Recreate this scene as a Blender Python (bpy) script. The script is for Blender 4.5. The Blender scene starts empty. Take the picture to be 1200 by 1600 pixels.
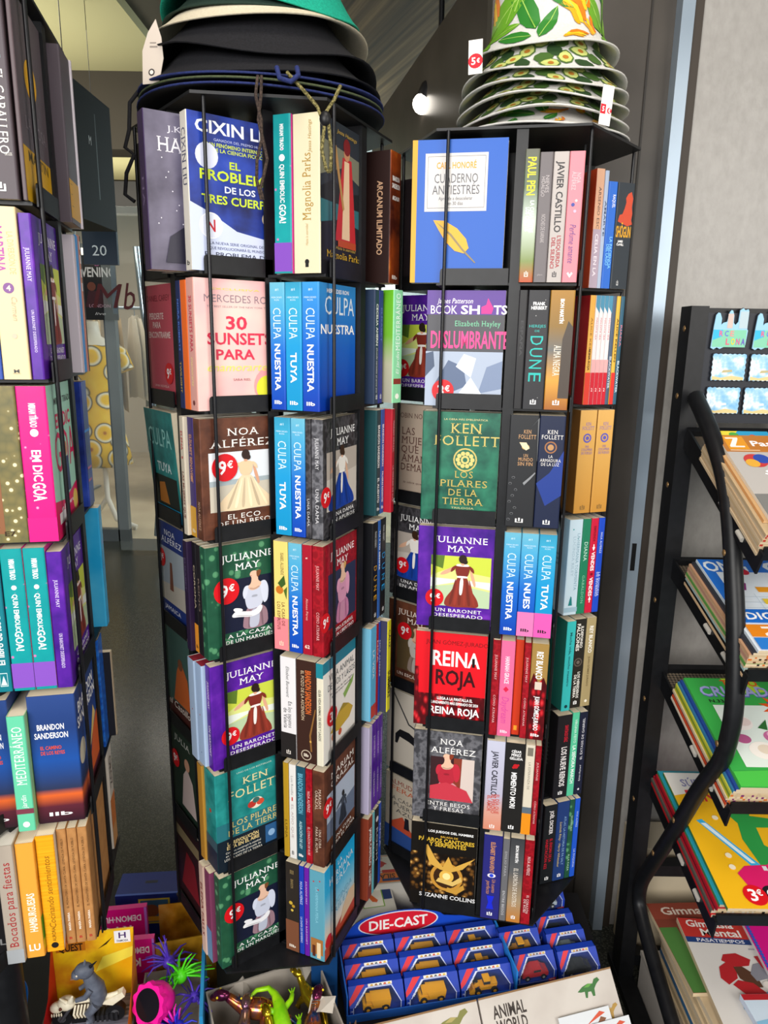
import bpy, bmesh, math, random
from mathutils import Vector, Matrix
rnd = random.Random(7)
SC = bpy.context.scene
COL = SC.collection
PI = math.pi
R_ = math.radians

# ------------------------------------------------------------------ camera
cam_d = bpy.data.cameras.new('camera')
cam_d.sensor_fit = 'HORIZONTAL'
cam_d.sensor_width = 36.0
cam_d.lens = 1132.0 / 1200.0 * 36.0
cam_d.clip_start = 0.05
cam = bpy.data.objects.new('camera', cam_d)
COL.objects.link(cam)
cam.matrix_world = (Matrix.Translation((0, 0, 1.5)) @ Matrix.Rotation(R_(90 - 13.38), 4, 'X') @ Matrix.Rotation(R_(0.92), 4, 'Z'))
SC.camera = cam

# ------------------------------------------------------------------ view, world, light
SC.view_settings.view_transform = 'Standard'
SC.view_settings.look = 'None'
SC.view_settings.gamma = 1.0
SC.view_settings.use_curve_mapping = False
SC.view_settings.exposure = 0.58
world = bpy.data.worlds.new('world')
SC.world = world
world.use_nodes = True
bg = world.node_tree.nodes['Background']
bg.inputs['Color'].default_value = (0.80, 0.90, 1.0, 1)
bg.inputs['Strength'].default_value = 0.42


def area(name, loc, target, sx, sy, power, color=(1, 1, 1), spread=180):
    d = bpy.data.lights.new(name, 'AREA')
    d.shape = 'RECTANGLE'; d.size = sx; d.size_y = sy
    d.energy = power; d.color = color; d.spread = R_(spread)
    o = bpy.data.objects.new(name, d); COL.objects.link(o)
    o.location = loc
    o.rotation_euler = (Vector(target) - Vector(loc)).to_track_quat('-Z', 'Y').to_euler()
    return o


area('daylight_from_hall_windows', (-0.95, -1.75, 2.1), (0.0, 1.3, 0.9), 2.0, 1.5, 72, (1.0, 0.97, 0.93))
area('hall_ceiling_lamp', (0.2, 0.35, 2.95), (0.1, 1.2, 0.3), 1.0, 0.7, 10, (1.0, 0.93, 0.82))
area('hall_window_right', (1.9, -0.9, 1.9), (0.85, 1.5, 0.8), 1.2, 1.4, 24, (1.0, 0.95, 0.88))
area('shop_ceiling_lamp', (-2.6, 6.6, 2.9), (-2.6, 6.6, 0), 2.0, 1.6, 60, (1.0, 0.93, 0.82))
area('passage_ceiling_lamp', (-1.6, 3.4, 2.85), (-1.6, 3.6, 0), 0.8, 0.8, 10, (1.0, 0.95, 0.82))
area('added_soffit_uplight', (-2.1, 3.9, 2.1), (-2.0, 4.1, 3.0), 0.9, 0.6, 8, (1.0, 0.96, 0.76))  # added light without a fixture, aimed up to brighten the soffit
area('added_entrance_uplight', (-2.2, 5.9, 2.2), (-2.2, 5.8, 2.8), 0.9, 0.4, 4, (1.0, 0.96, 0.76))  # second added uplight, no lamp body, brightens the entrance ceiling
area('daylight_beyond_glass', (1.2, 5.2, 2.6), (0.2, 6.4, 0.8), 1.4, 1.4, 60, (0.86, 0.97, 1.0))


# ------------------------------------------------------------------ materials
def lin(h):
    h = h.lstrip('#')
    o = []
    for i in (0, 2, 4):
        c = int(h[i:i + 2], 16) / 255.0
        o.append(c / 12.92 if c <= 0.04045 else ((c + 0.055) / 1.055) ** 2.4)
    return (o[0], o[1], o[2], 1)


MATS = {}


def mat(h, rough=0.42, metal=0.0, alpha=None, emit=0.0, spec=0.32):
    k = (h, rough, metal, alpha, emit, spec)
    if k in MATS:
        return MATS[k]
    m = bpy.data.materials.new('mat_' + h.lstrip('#'))
    m.use_nodes = True
    b = m.node_tree.nodes['Principled BSDF']
    b.inputs['Base Color'].default_value = lin(h)
    b.inputs['Roughness'].default_value = rough
    b.inputs['Metallic'].default_value = metal
    b.inputs['Specular IOR Level'].default_value = spec
    if emit:
        b.inputs['Emission Color'].default_value = lin(h)
        b.inputs['Emission Strength'].default_value = emit
    if alpha is not None:
        b.inputs['Alpha'].default_value = alpha
    MATS[k] = m
    return m


def nodemat(name, rough=0.45, metal=0.0):
    m = bpy.data.materials.new(name)
    m.use_nodes = True
    nt = m.node_tree
    b = nt.nodes['Principled BSDF']
    b.inputs['Roughness'].default_value = rough
    b.inputs['Metallic'].default_value = metal
    b.inputs['Specular IOR Level'].default_value = 0.32
    tc = nt.nodes.new('ShaderNodeTexCoord')
    return m, nt, b, tc


def ramp(nt, stops, interp='LINEAR'):
    r = nt.nodes.new('ShaderNodeValToRGB')
    r.color_ramp.interpolation = interp
    e = r.color_ramp.elements
    while len(e) < len(stops):
        e.new(0.5)
    for i, (p, c) in enumerate(stops):
        e[i].position = p; e[i].color = lin(c)
    return r


def noise_mat(name, stops, scale=8, detail=4, rough=0.45, metal=0.0, bump=0.0, stretch=(1, 1, 1), interp='LINEAR', kind='noise'):
    m, nt, b, tc = nodemat(name, rough, metal)
    mp = nt.nodes.new('ShaderNodeMapping'); mp.inputs['Scale'].default_value = stretch
    nt.links.new(tc.outputs['Object'], mp.inputs['Vector'])
    if kind == 'noise':
        n = nt.nodes.new('ShaderNodeTexNoise'); n.inputs['Scale'].default_value = scale; n.inputs['Detail'].default_value = detail
        out = n.outputs['Fac']
    else:
        n = nt.nodes.new('ShaderNodeTexVoronoi'); n.inputs['Scale'].default_value = scale
        out = n.outputs['Distance']
    nt.links.new(mp.outputs['Vector'], n.inputs['Vector'])
    r = ramp(nt, stops, interp)
    nt.links.new(out, r.inputs['Fac'])
    nt.links.new(r.outputs['Color'], b.inputs['Base Color'])
    if bump:
        bp = nt.nodes.new('ShaderNodeBump'); bp.inputs['Strength'].default_value = bump; bp.inputs['Distance'].default_value = 0.002
        nt.links.new(out, bp.inputs['Height']); nt.links.new(bp.outputs['Normal'], b.inputs['Normal'])
    return m


def grad_mat(name, stops, h=0.19, rough=0.4):
    """printed vertical colour blend on a book jacket (object z from 0 to h)"""
    m, nt, b, tc = nodemat(name, rough)
    s = nt.nodes.new('ShaderNodeSeparateXYZ'); nt.links.new(tc.outputs['Object'], s.inputs['Vector'])
    d = nt.nodes.new('ShaderNodeMath'); d.operation = 'DIVIDE'; d.inputs[1].default_value = h
    nt.links.new(s.outputs['Z'], d.inputs[0])
    r = ramp(nt, stops); nt.links.new(d.outputs[0], r.inputs['Fac'])
    nt.links.new(r.outputs['Color'], b.inputs['Base Color'])
    return m


def page_mat(name, c1, c2):
    """page edges: fine lines across the thickness"""
    m, nt, b, tc = nodemat(name, 0.8)
    w = nt.nodes.new('ShaderNodeTexWave'); w.wave_type = 'BANDS'; w.bands_direction = 'Y'
    w.inputs['Scale'].default_value = 260; w.inputs['Distortion'].default_value = 0.6
    nt.links.new(tc.outputs['Object'], w.inputs['Vector'])
    r = ramp(nt, [(0, c1), (1, c2)]); nt.links.new(w.outputs['Fac'], r.inputs['Fac'])
    nt.links.new(r.outputs['Color'], b.inputs['Base Color'])
    return m


M_PAGE = page_mat('page_edges_cream', '#e2d0ac', '#f8eed8')
M_PAGEW = page_mat('page_edges_white', '#d8d2c6', '#f2eee4')
M_BLACK = noise_mat('powder_coated_black', [(0.3, '#101114'), (0.7, '#17181b')], 60, 2, 0.42)
M_BLACKG = mat('#141417', 0.3)
SPECIAL = {
    'purple': noise_mat('print_purple_marble', [(0.3, '#35127a'), (0.55, '#5a1f9e'), (0.75, '#7a33b8')], 26, 4, 0.36),
    'clover': noise_mat('print_green_clover', [(0.0, '#5f9c72'), (0.28, '#4f8c64'), (0.34, '#22573f'), (1, '#1b4a36')], 60, 0, 0.38, kind='v'),
    'damask': noise_mat('print_grey_damask', [(0.42, '#2b2a2d'), (0.5, '#4d4b50'), (0.58, '#2f2e31')], 45, 3, 0.38),
    'greydamask': noise_mat('print_pale_damask', [(0.4, '#3d3d42'), (0.5, '#707076'), (0.6, '#45454a')], 45, 3, 0.38),
    'reddamask': noise_mat('print_red_damask', [(0.42, '#8c0f1c'), (0.5, '#a81624'), (0.58, '#8a0e1a')], 45, 3, 0.38),
    'brown': noise_mat('print_brown', [(0.4, '#4c2a1e'), (0.6, '#6a3e2b')], 30, 4, 0.4),
    'redpile': noise_mat('print_red_bullets', [(0.1, '#e23a3f'), (0.3, '#b51722'), (0.5, '#5c0a12'), (1, '#3a060b')], 110, 0, 0.35, stretch=(1, 1, .5), kind='v'),
    'culpa1': grad_mat('print_blue_blend', [(0, '#0b3fae'), (0.45, '#1667c9'), (0.8, '#4aa6d2'), (1, '#6ab4cc')]),
    'culpa2': grad_mat('print_cyan_blend', [(0, '#0d8fc4'), (0.5, '#1795cf'), (0.85, '#3aa6cc'), (1, '#2f93b8')]),
    'culpa3': grad_mat('print_deep_blue_blend', [(0, '#0a37a8'), (0.5, '#1262c8'), (1, '#3795d8')]),
    'skysea': grad_mat('print_sky_fade', [(0, '#c9a184'), (0.28, '#e8dccb'), (0.5, '#8fd4ee'), (0.72, '#27b5e8'), (1, '#16a9e4')]),
    'storm': grad_mat('print_pale_storm', [(0, '#cfe0ea'), (0.5, '#9fc0d4'), (1, '#a6c4d6')]),
    'sand': grad_mat('print_dawn_mountains', [(0, '#2a1420'), (0.13, '#5a2230'), (0.22, '#d8622a'), (0.27, '#2a3350'), (0.5, '#1c4d9c'), (0.75, '#203a74'), (1, '#2b4684')]),
    'gold': grad_mat('print_gold_paper', [(0, '#c48b3a'), (0.5, '#cf9d50'), (1, '#d9a95e')]),
    'tealf': noise_mat('print_teal_cloth', [(0.35, '#12706f'), (0.65, '#2d9a96')], 30, 5, 0.4),
    'greenf': noise_mat('print_green_cloth', [(0.35, '#0e4a3d'), (0.65, '#2a7a5e')], 30, 5, 0.4),
    'goa': noise_mat('print_teal_doodles', [(0.05, '#e46ab8'), (0.12, '#0e9a9c'), (1, '#0c8f94')], 55, 0, 0.36, kind='v'),
    'pinkdood': noise_mat('print_pink_doodles', [(0.06, '#f6a4cf'), (0.12, '#e5117f'), (1, '#df0d7a')], 60, 0, 0.36, kind='v'),
    'dots': noise_mat('print_olive_dots', [(0.18, '#e7dfb4'), (0.26, '#7d7245'), (1, '#5c5b3c')], 95, 0, 0.34, kind='v'),
    'galaxy': noise_mat('print_night_blue', [(0.3, '#141a4c'), (0.6, '#2743a8'), (0.8, '#4b62c4')], 18, 5, 0.36),
    'hpgrey': noise_mat('print_smoky_violet', [(0.3, '#3a3448'), (0.6, '#6f6a80'), (0.8, '#8a8698')], 14, 4, 0.36),
    'fire': noise_mat('print_fiery_brown', [(0.35, '#3c140c'), (0.55, '#8a3a12'), (0.7, '#c87a28')], 16, 5, 0.36),
    'goldcoins': noise_mat('print_gold_heap', [(0.1, '#e0b060'), (0.3, '#7a5020'), (0.55, '#1d130c'), (1, '#120c08')], 85, 0, 0.34, kind='v'),
    'paulpen': grad_mat('print_forest_mist', [(0, '#b34a22'), (0.16, '#7a8a4c'), (0.45, '#c5d2c4'), (0.7, '#5f6f58'), (1, '#5a5a4c')], 0.2),
    'alma': grad_mat('print_ochre_sky', [(0, '#9a5a20'), (0.25, '#d49a3c'), (0.5, '#6a6a66'), (0.7, '#8a6a30'), (1, '#a5782c')]),
    'bluefoil': noise_mat('print_blue_weave', [(0.3, '#123fa0'), (0.7, '#2c7ad8')], 120, 2, 0.3),
    'castle': grad_mat('print_lilac_salmon', [(0, '#d88a70'), (0.2, '#d8a08e'), (0.4, '#b8b6cc'), (1, '#c6c8dc')]),
    'pinkcloud': noise_mat('print_pink_cloud', [(0.35, '#f2b3b4'), (0.6, '#f6cfc2'), (0.8, '#f2d8b8')], 9, 3, 0.36),
    'cyanbook': noise_mat('print_cyan_sea', [(0.35, '#1f9fd8'), (0.7, '#5cc2ea')], 14, 3, 0.36),
    'orange': mat('#e0561f', 0.4),
    'burger': noise_mat('print_burger_bun', [(0.35, '#d98a1c'), (0.6, '#eaa634'), (0.8, '#f2c464')], 60, 4, 0.4),
    'kraft': noise_mat('print_kraft_brown', [(0.3, '#a5713f'), (0.7, '#b9854f')], 60, 3, 0.6),
    'yellowcloth': noise_mat('print_yellow_stripe', [(0.4, '#e89c10'), (0.6, '#f4ad1c')], 1, 1, 0.5, stretch=(1, 1, 260)),
}


def M(c):
    if not isinstance(c, str):
        return c
    return SPECIAL[c] if c in SPECIAL else mat(c)


# ------------------------------------------------------------------ mesh builder
class MB:
    def __init__(s):
        s.v = []; s.f = []; s.mi = []; s.slots = []; s.sm = []

    def slot(s, m):
        m = M(m)
        for i, x in enumerate(s.slots):
            if x is m:
                return i
        s.slots.append(m)
        return len(s.slots) - 1

    def add(s, vs, fs, m, smooth=False, T=None):
        o = len(s.v)
        s.v += [tuple(T @ Vector(p)) for p in vs] if T is not None else [tuple(p) for p in vs]
        k = s.slot(m)
        for f in fs:
            s.f.append([o + i for i in f]); s.mi.append(k); s.sm.append(smooth)

    def box(s, x0, x1, y0, y1, z0, z1, m, T=None):
        vs = [(x, y, z) for z in (z0, z1) for y in (y0, y1) for x in (x0, x1)]
        s.add(vs, [(0, 2, 3, 1), (4, 5, 7, 6), (0, 1, 5, 4), (2, 6, 7, 3), (0, 4, 6, 2), (1, 3, 7, 5)], m, False, T)

    def prism(s, poly, z0, z1, m, T=None, m2=None):
        n = len(poly)
        vs = [(p[0], p[1], z0) for p in poly] + [(p[0], p[1], z1) for p in poly]
        s.add(vs, [tuple(range(n - 1, -1, -1)), tuple(range(n, 2 * n))], m, False, T)
        s.add(vs, [(i, (i + 1) % n, n + (i + 1) % n, n + i) for i in range(n)], m2 or m, False, T)

    def tube(s, pts, r, m, seg=10, T=None, cap=True):
        pts = [Vector(p) for p in pts]
        rs = r if isinstance(r, (list, tuple)) else [r] * len(pts)
        rings = []
        up = None
        for i, p in enumerate(pts):
            d = (pts[min(i + 1, len(pts) - 1)] - pts[max(i - 1, 0)]).normalized()
            if up is None:
                up = Vector((0, 0, 1)) if abs(d.z) < 0.9 else Vector((1, 0, 0))
            a = (up - d * up.dot(d)).normalized(); b = d.cross(a); up = a
            rings.append([p + (a * math.cos(2 * PI * k / seg) + b * math.sin(2 * PI * k / seg)) * rs[i] for k in range(seg)])
        vs = [q for g in rings for q in g]
        fs = []
        for i in range(len(pts) - 1):
            for k in range(seg):
                a = i * seg + k; b = i * seg + (k + 1) % seg
                fs.append((a, b, b + seg, a + seg))
        s.add(vs, fs, m, True, T)
        if cap:
            s.add(rings[0], [tuple(range(seg - 1, -1, -1))], m, False, T)
            s.add(rings[-1], [tuple(range(seg))], m, False, T)

    def lathe(s, prof, m, seg=32, T=None, wave=None, close=False):
        """prof: list of (r, z)"""
        vs = []
        for (r, z) in prof:
            for k in range(seg):
                a = 2 * PI * k / seg
                dz = wave(r, a) if wave else 0
                vs.append((r * math.cos(a), r * math.sin(a), z + dz))
        fs = []
        n = len(prof)
        for i in range(n - 1):
            for k in range(seg):
                a = i * seg + k; b = i * seg + (k + 1) % seg
                fs.append((a, b, b + seg, a + seg))
        s.add(vs, fs, m, True, T)

    def ball(s, c, r, m, seg=14, rings=8, T=None):
        rx, ry, rz = r if isinstance(r, (list, tuple)) else (r, r, r)
        vs = []
        for i in range(rings + 1):
            t = PI * i / rings
            for k in range(seg):
                a = 2 * PI * k / seg
                vs.append((c[0] + rx * math.sin(t) * math.cos(a), c[1] + ry * math.sin(t) * math.sin(a), c[2] + rz * math.cos(t)))
        fs = []
        for i in range(rings):
            for k in range(seg):
                a = i * seg + k; b = i * seg + (k + 1) % seg
                fs.append((a, a + seg, b + seg, b))
        s.add(vs, fs, m, True, T)

    def build(s, name, parent=None, matrix=None):
        me = bpy.data.meshes.new(name)
        me.from_pydata(s.v, [], s.f)
        for m in s.slots:
            me.materials.append(m)
        me.polygons.foreach_set('material_index', s.mi)
        me.polygons.foreach_set('use_smooth', s.sm)
        me.update()
        o = bpy.data.objects.new(name, me)
        COL.objects.link(o)
        if parent is not None:
            o.parent = parent
        if matrix is not None:
            o.matrix_local = matrix
        return o


def tag(o, label=None, cat=None, group=None, kind=None):
    if label: o['label'] = label
    if cat: o['category'] = cat
    if group: o['group'] = group
    if kind: o['kind'] = kind
    return o


def empty(name, matrix, label, cat, group=None):
    o = bpy.data.objects.new(name, None); COL.objects.link(o)
    o.empty_display_size = 0.05
    o.matrix_world = matrix
    return tag(o, label, cat, group)


def frame(o, ex, ey):
    """matrix from origin, x axis, y axis (z = x cross y)"""
    ex = Vector(ex).normalized(); ey = Vector(ey); ey = (ey - ex * ey.dot(ex)).normalized(); ez = ex.cross(ey)
    return Matrix(((ex.x, ey.x, ez.x, o[0]), (ex.y, ey.y, ez.y, o[1]), (ex.z, ey.z, ez.z, o[2]), (0, 0, 0, 1)))


def rotz(a, loc=(0, 0, 0)):
    return Matrix.Translation(loc) @ Matrix.Rotation(a, 4, 'Z')


# ------------------------------------------------------------------ lettering (outlines of Blender's built-in font)
GLYPH = {}
_td = bpy.data.curves.new('tmp_text', 'FONT'); _td.resolution_u = 2
_to = bpy.data.objects.new('tmp_text', _td); COL.objects.link(_to)


def _mesh_of(body):
    _td.body = body
    bpy.context.view_layer.update()
    dg = bpy.context.evaluated_depsgraph_get()
    ev = _to.evaluated_get(dg)
    me = ev.to_mesh()
    vs = [(v.co.x, v.co.y) for v in me.vertices]; fs = [tuple(p.vertices) for p in me.polygons]
    ev.to_mesh_clear()
    return vs, fs


def _wid(body):
    vs, _ = _mesh_of(body)
    return max(v[0] for v in vs) - min(v[0] for v in vs)


CHARS = "ABCDEFGHIJKLMNOPQRSTUVWXYZabcdefghijklmnopqrstuvwxyz0123456789ÁÉÍÓÚáéíóúñÑŌËÀ€#.,-·!:'"
for _st, _off in (('n', 0.0), ('b', 0.022)):
    _td.offset = _off
    _hh = _wid('HH')
    for _c in CHARS:
        _v, _f = _mesh_of(_c)
        if not _v:
            continue
        GLYPH[_st, _c] = (_v, _f, _wid('H' + _c + 'H') - _hh)
CAP = max(v[1] for v in GLYPH['n', 'H'][0])
bpy.data.objects.remove(_to); bpy.data.curves.remove(_td)


def serifed(ch):
    k = ('S', ch)
    if k in GLYPH:
        return GLYPH[k]
    vs, fs, adv = GLYPH['n', ch]
    vs = list(vs); fs = list(fs)
    edges = {}
    for f in fs:
        for a, b in zip(f, f[1:] + f[:1]):
            e = (min(a, b), max(a, b)); edges[e] = edges.get(e, 0) + 1
    top = CAP if (ch.isupper() or ch in 'bdhkl') else None
    for (a, b), n in list(edges.items()):
        if n != 1: continue
        (x0, y0), (x1, y1) = vs[a], vs[b]
        if abs(y0 - y1) > 0.004: continue
        w = abs(x1 - x0)
        if w < 0.02 or w > 0.3 * CAP: continue
        if abs(y0) < 0.012: s = 1
        elif top and abs(y0 - top) < 0.012: s = -1
        else: continue
        d = 0.1 * CAP; t = 0.055 * CAP
        xa, xb = min(x0, x1) - d, max(x0, x1) + d
        o = len(vs)
        vs += [(xa, y0), (xb, y0), (xb, y0 + s * t), (xa, y0 + s * t)]
        fs.append((o, o + 1, o + 2, o + 3))
    GLYPH[k] = (vs, fs, adv * 1.08)
    return GLYPH[k]


def layout(text, st):
    vs = []; fs = []; x = 0.0
    for ch in text:
        if ch == ' ':
            x += 0.28; continue
        if st == 'S':
            if ('n', ch) not in GLYPH: continue
            gv, gf, adv = serifed(ch)
        else:
            g = GLYPH.get(('n' if st in 'ni' else 'b', ch))
            if g is None: continue
            gv, gf, adv = g
        o = len(vs)
        for (a, b) in gv:
            vs.append((x + a + (0.25 * b if st in 'ij' else 0), b))
        fs += [tuple(o + i for i in f) for f in gf]
        x += adv
    return vs, fs


class Face:
    """flat printed face: origin O, ex to the right, ey up; ops use fractions of W and H"""
    def __init__(s, mb, O, ex, ey, W, H):
        s.mb = mb; s.O = Vector(O); s.ex = Vector(ex); s.ey = Vector(ey); s.n = s.ex.cross(s.ey).normalized()
        s.W = W; s.H = H; s.L = 0

    def put(s, pts, fs, c, lift=None):
        s.L += 1
        d = s.n * (0.0001 + 0.00007 * s.L)
        s.mb.add([s.O + s.ex * (p[0]) + s.ey * (p[1]) + d for p in pts], fs, c)

    def rect(s, x0, y0, x1, y1, c):
        W, H = s.W, s.H
        s.put([(x0 * W, y0 * H), (x1 * W, y0 * H), (x1 * W, y1 * H), (x0 * W, y1 * H)], [(0, 1, 2, 3)], c)

    def poly(s, pts, c):
        s.put([(x * s.W, y * s.H) for x, y in pts], [tuple(range(len(pts)))], c)

    def disc(s, x, y, r, c, sy=1.0, n=20):
        s.put([(x * s.W + r * s.W * math.cos(2 * PI * k / n), y * s.H + r * s.W * sy * math.sin(2 * PI * k / n)) for k in range(n)], [tuple(range(n))], c)

    def text(s, t, x, y, w, h, c, st='b'):
        vs, fs = layout(t, st)
        if not vs: return
        x0 = min(v[0] for v in vs); x1 = max(v[0] for v in vs)
        hh = max(CAP, 0.01)
        sx = w * s.W / max(x1 - x0, 1e-6); sy = h * s.H / hh
        s.put([((v[0] - (x0 + x1) / 2) * sx + x * s.W, (v[1] - hh / 2) * sy + y * s.H) for v in vs], fs, c)

    def side(s, t, y, l, hf, c, st='b', x=0.5, up=False):
        """text running along the face: top to bottom (or bottom to top)"""
        vs, fs = layout(t, st)
        if not vs: return
        x0 = min(v[0] for v in vs); x1 = max(v[0] for v in vs)
        sl = l * s.H / max(x1 - x0, 1e-6); sh = hf * s.W / CAP
        q = []
        for v in vs:
            a = (v[0] - (x0 + x1) / 2) * sl; b = (v[1] - CAP / 2) * sh
            q.append((x * s.W - b, y * s.H + a) if up else (x * s.W + b, y * s.H - a))
        s.put(q, fs, c)

    def ops(s, lst):
        for o in lst:
            getattr(s, o[0])(*o[1:])

    # ---- little printed figures -------------------------------------------------
    @staticmethod
    def smooth(pts, it=2):
        for _ in range(it):
            q = []
            for (a, b) in zip(pts, pts[1:] + pts[:1]):
                q += [(a[0] * .78 + b[0] * .22, a[1] * .78 + b[1] * .22), (a[0] * .22 + b[0] * .78, a[1] * .22 + b[1] * .78)]
            pts = q
        return pts

    @staticmethod
    def tint(c, f):
        v = [int(c[i:i + 2], 16) for i in (1, 3, 5)]
        return '#%02x%02x%02x' % tuple(max(0, min(255, int(k * f))) for k in v)

    def woman(s, x, y, h, skirt, bodice, skin, hair, wide=0.5, white=None):
        """standing figure in a gown seen from behind; h is a fraction of H, x,y = hem centre"""
        k = h * s.H / s.W
        def P(pts, c): s.poly([(x + a * k, y + b * h) for a, b in s.smooth(pts)], c)
        w = wide / 2
        P([(-.30, .60), (-.14, .70), (-.11, .77), (-.17, .76), (-.36, .66), (-.42, .58)], skin)
        P([(.13, .72), (.19, .66), (.26, .42), (.22, .38), (.15, .58)], skin)
        P([(-w * 1.05, -.005), (-w * .4, -.03), (w * .3, -.01), (w * 1.05, -.01), (w * .95, .14), (w * .5, .34), (.09, .58), (-.09, .58), (-w * .5, .34), (-w * .98, .14)], skirt)
        for fx, ft in ((-.7, .82), (-.42, 1.12), (-.15, .86), (.16, 1.1), (.45, .82), (.75, 1.08)):
            P([(fx * w - .03, .015), (fx * w + .04, .015), (fx * .17 + .01, .52), (fx * .17 - .008, .52)], s.tint(skirt, ft))
        P([(-.10, .56), (.10, .56), (.14, .76), (.08, .80), (-.08, .80), (-.14, .76)], bodice)
        P([(-.14, .70), (-.22, .64), (-.20, .74), (-.11, .80)], bodice)
        P([(.14, .70), (.22, .64), (.20, .74), (.11, .80)], bodice)
        if white:
            P([(-.13, .77), (.13, .77), (.10, .82), (-.10, .82)], white)
            P([(-.105, .55), (.105, .55), (.10, .59), (-.10, .59)], white)
            P([(-.04, .55), (.03, .55), (.01, .22), (-.05, .22)], white)
        P([(-.035, .79), (.035, .79), (.03, .88), (-.03, .88)], skin)
        n = 12
        P([(.075 * math.cos(2 * PI * i / n), .91 + .085 * math.sin(2 * PI * i / n)) for i in range(n)], hair)
        P([(.045 + .045 * math.cos(2 * PI * i / n), .86 + .045 * math.sin(2 * PI * i / n)) for i in range(n)], hair)

    def bust(s, x, y, h, dress, skin, hair, drape=None, glove=None):
        """half-length figure cropped above the lips"""
        k = h * s.H / s.W
        def P(pts, c): s.poly([(x + a * k, y + b * h) for a, b in s.smooth(pts)], c)
        if drape:
            P([(-.24, -.02), (.26, -.02), (.25, .30), (.10, .42), (-.14, .40), (-.22, .2)], drape)
            for fx in (-.12, .02, .15): P([(fx - .02, 0), (fx + .02, 0), (fx * .8 + .015, .36), (fx * .8 - .01, .36)], s.tint(drape, .8))
        P([(-.16, .40), (-.19, .58), (-.17, .74), (-.10, .80), (.10, .80), (.17, .72), (.18, .50), (.12, .36), (-.10, .34)], dress)
        P([(-.08, .34), (.10, .34), (.08, .02), (-.03, -.01), (-.12, .02)], s.tint(dress, .93))
        P([(.10, .82), (.22, .84), (.28, .70), (.26, .46), (.18, .40), (.14, .56)], s.tint(dress, 1.06))
        P([(-.10, .80), (-.19, .78), (-.23, .66), (-.20, .54), (-.14, .62)], s.tint(dress, 1.06))
        P([(-.13, .76), (-.06, .82), (-.045, .92), (-.09, .98), (-.05, 1.04), (.05, 1.04), (.075, .94), (.075, .85), (.15, .80), (.08, .70), (-.06, .68)], skin)
        P([(-.10, .72), (.0, .69), (.11, .73), (.09, .755), (.0, .715), (-.08, .745)], s.tint(skin, .82))
        P([(-.05, .60), (.05, .60), (.06, .56), (-.06, .56)], s.tint(dress, .82))
        P([(.055, .90), (.12, .95), (.14, 1.04), (.04, 1.04)], hair)
        P([(-.075, .955), (-.045, .965), (-.05, .945)], '#b8505a')
        if glove:
            P([(-.44, .31), (-.36, .37), (-.20, .33), (-.02, .30), (.10, .40), (.16, .36), (.10, .24), (-.06, .20), (-.30, .25), (-.43, .26)], glove)
            P([(-.36, .34), (-.42, .40), (-.38, .43), (-.26, .40), (-.22, .35)], glove)
            P([(-.40, .29), (-.28, .285), (-.05, .23), (-.06, .215), (-.30, .26)], s.tint(glove, .84))


def sticker(parent, Mx, r, txt, big='9'):
    """round red price sticker, a part of the book cover"""
    mb = MB(); n = 28
    mb.prism([(r * math.cos(2 * PI * k / n), r * math.sin(2 * PI * k / n)) for k in range(n)], 0, 0.0004, '#d8141f')
    F = Face(mb, (-r, -r, 0.0004), (1, 0, 0), (0, 1, 0), 2 * r, 2 * r)
    F.text(big, .40, .5, .30, .46, '#ffffff', 'b')
    F.text('€', .70, .6, .22, .24, '#ffffff', 'b')
    o = mb.build('price_sticker', parent, Mx)
    o['label'] = 'round red price sticker reading ' + big + ' euro'
    return o
# ------------------------------------------------------------------ revolving book racks
FS, FC = 0.2236, 0.180                      # long (flat) and short (notch) side of the shelf hexagon
FH = (FS + 2 * FC) / (2 * math.sqrt(3))
PW, PT = 0.120, 0.094                       # pocket width (cover side) and depth (spine side)
PITCH = 0.2


def pocket_frames():
    """local frames of the six pockets: X_k (cover on the flat side), Y_k (cover in the notch)"""
    d = {}
    for k in range(3):
        rot = Matrix.Rotation(R_(120 * (k - 1)), 4, 'Z')
        d['X', k] = rot @ frame((-FS / 2, -FH, 0), (1, 0, 0), (0, 1, 0))
        d['Y', k] = rot @ frame((FS / 2, -FH, 0), (0, 1, 0), (-1, 0, 0))
    return d


POCK = pocket_frames()


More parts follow.
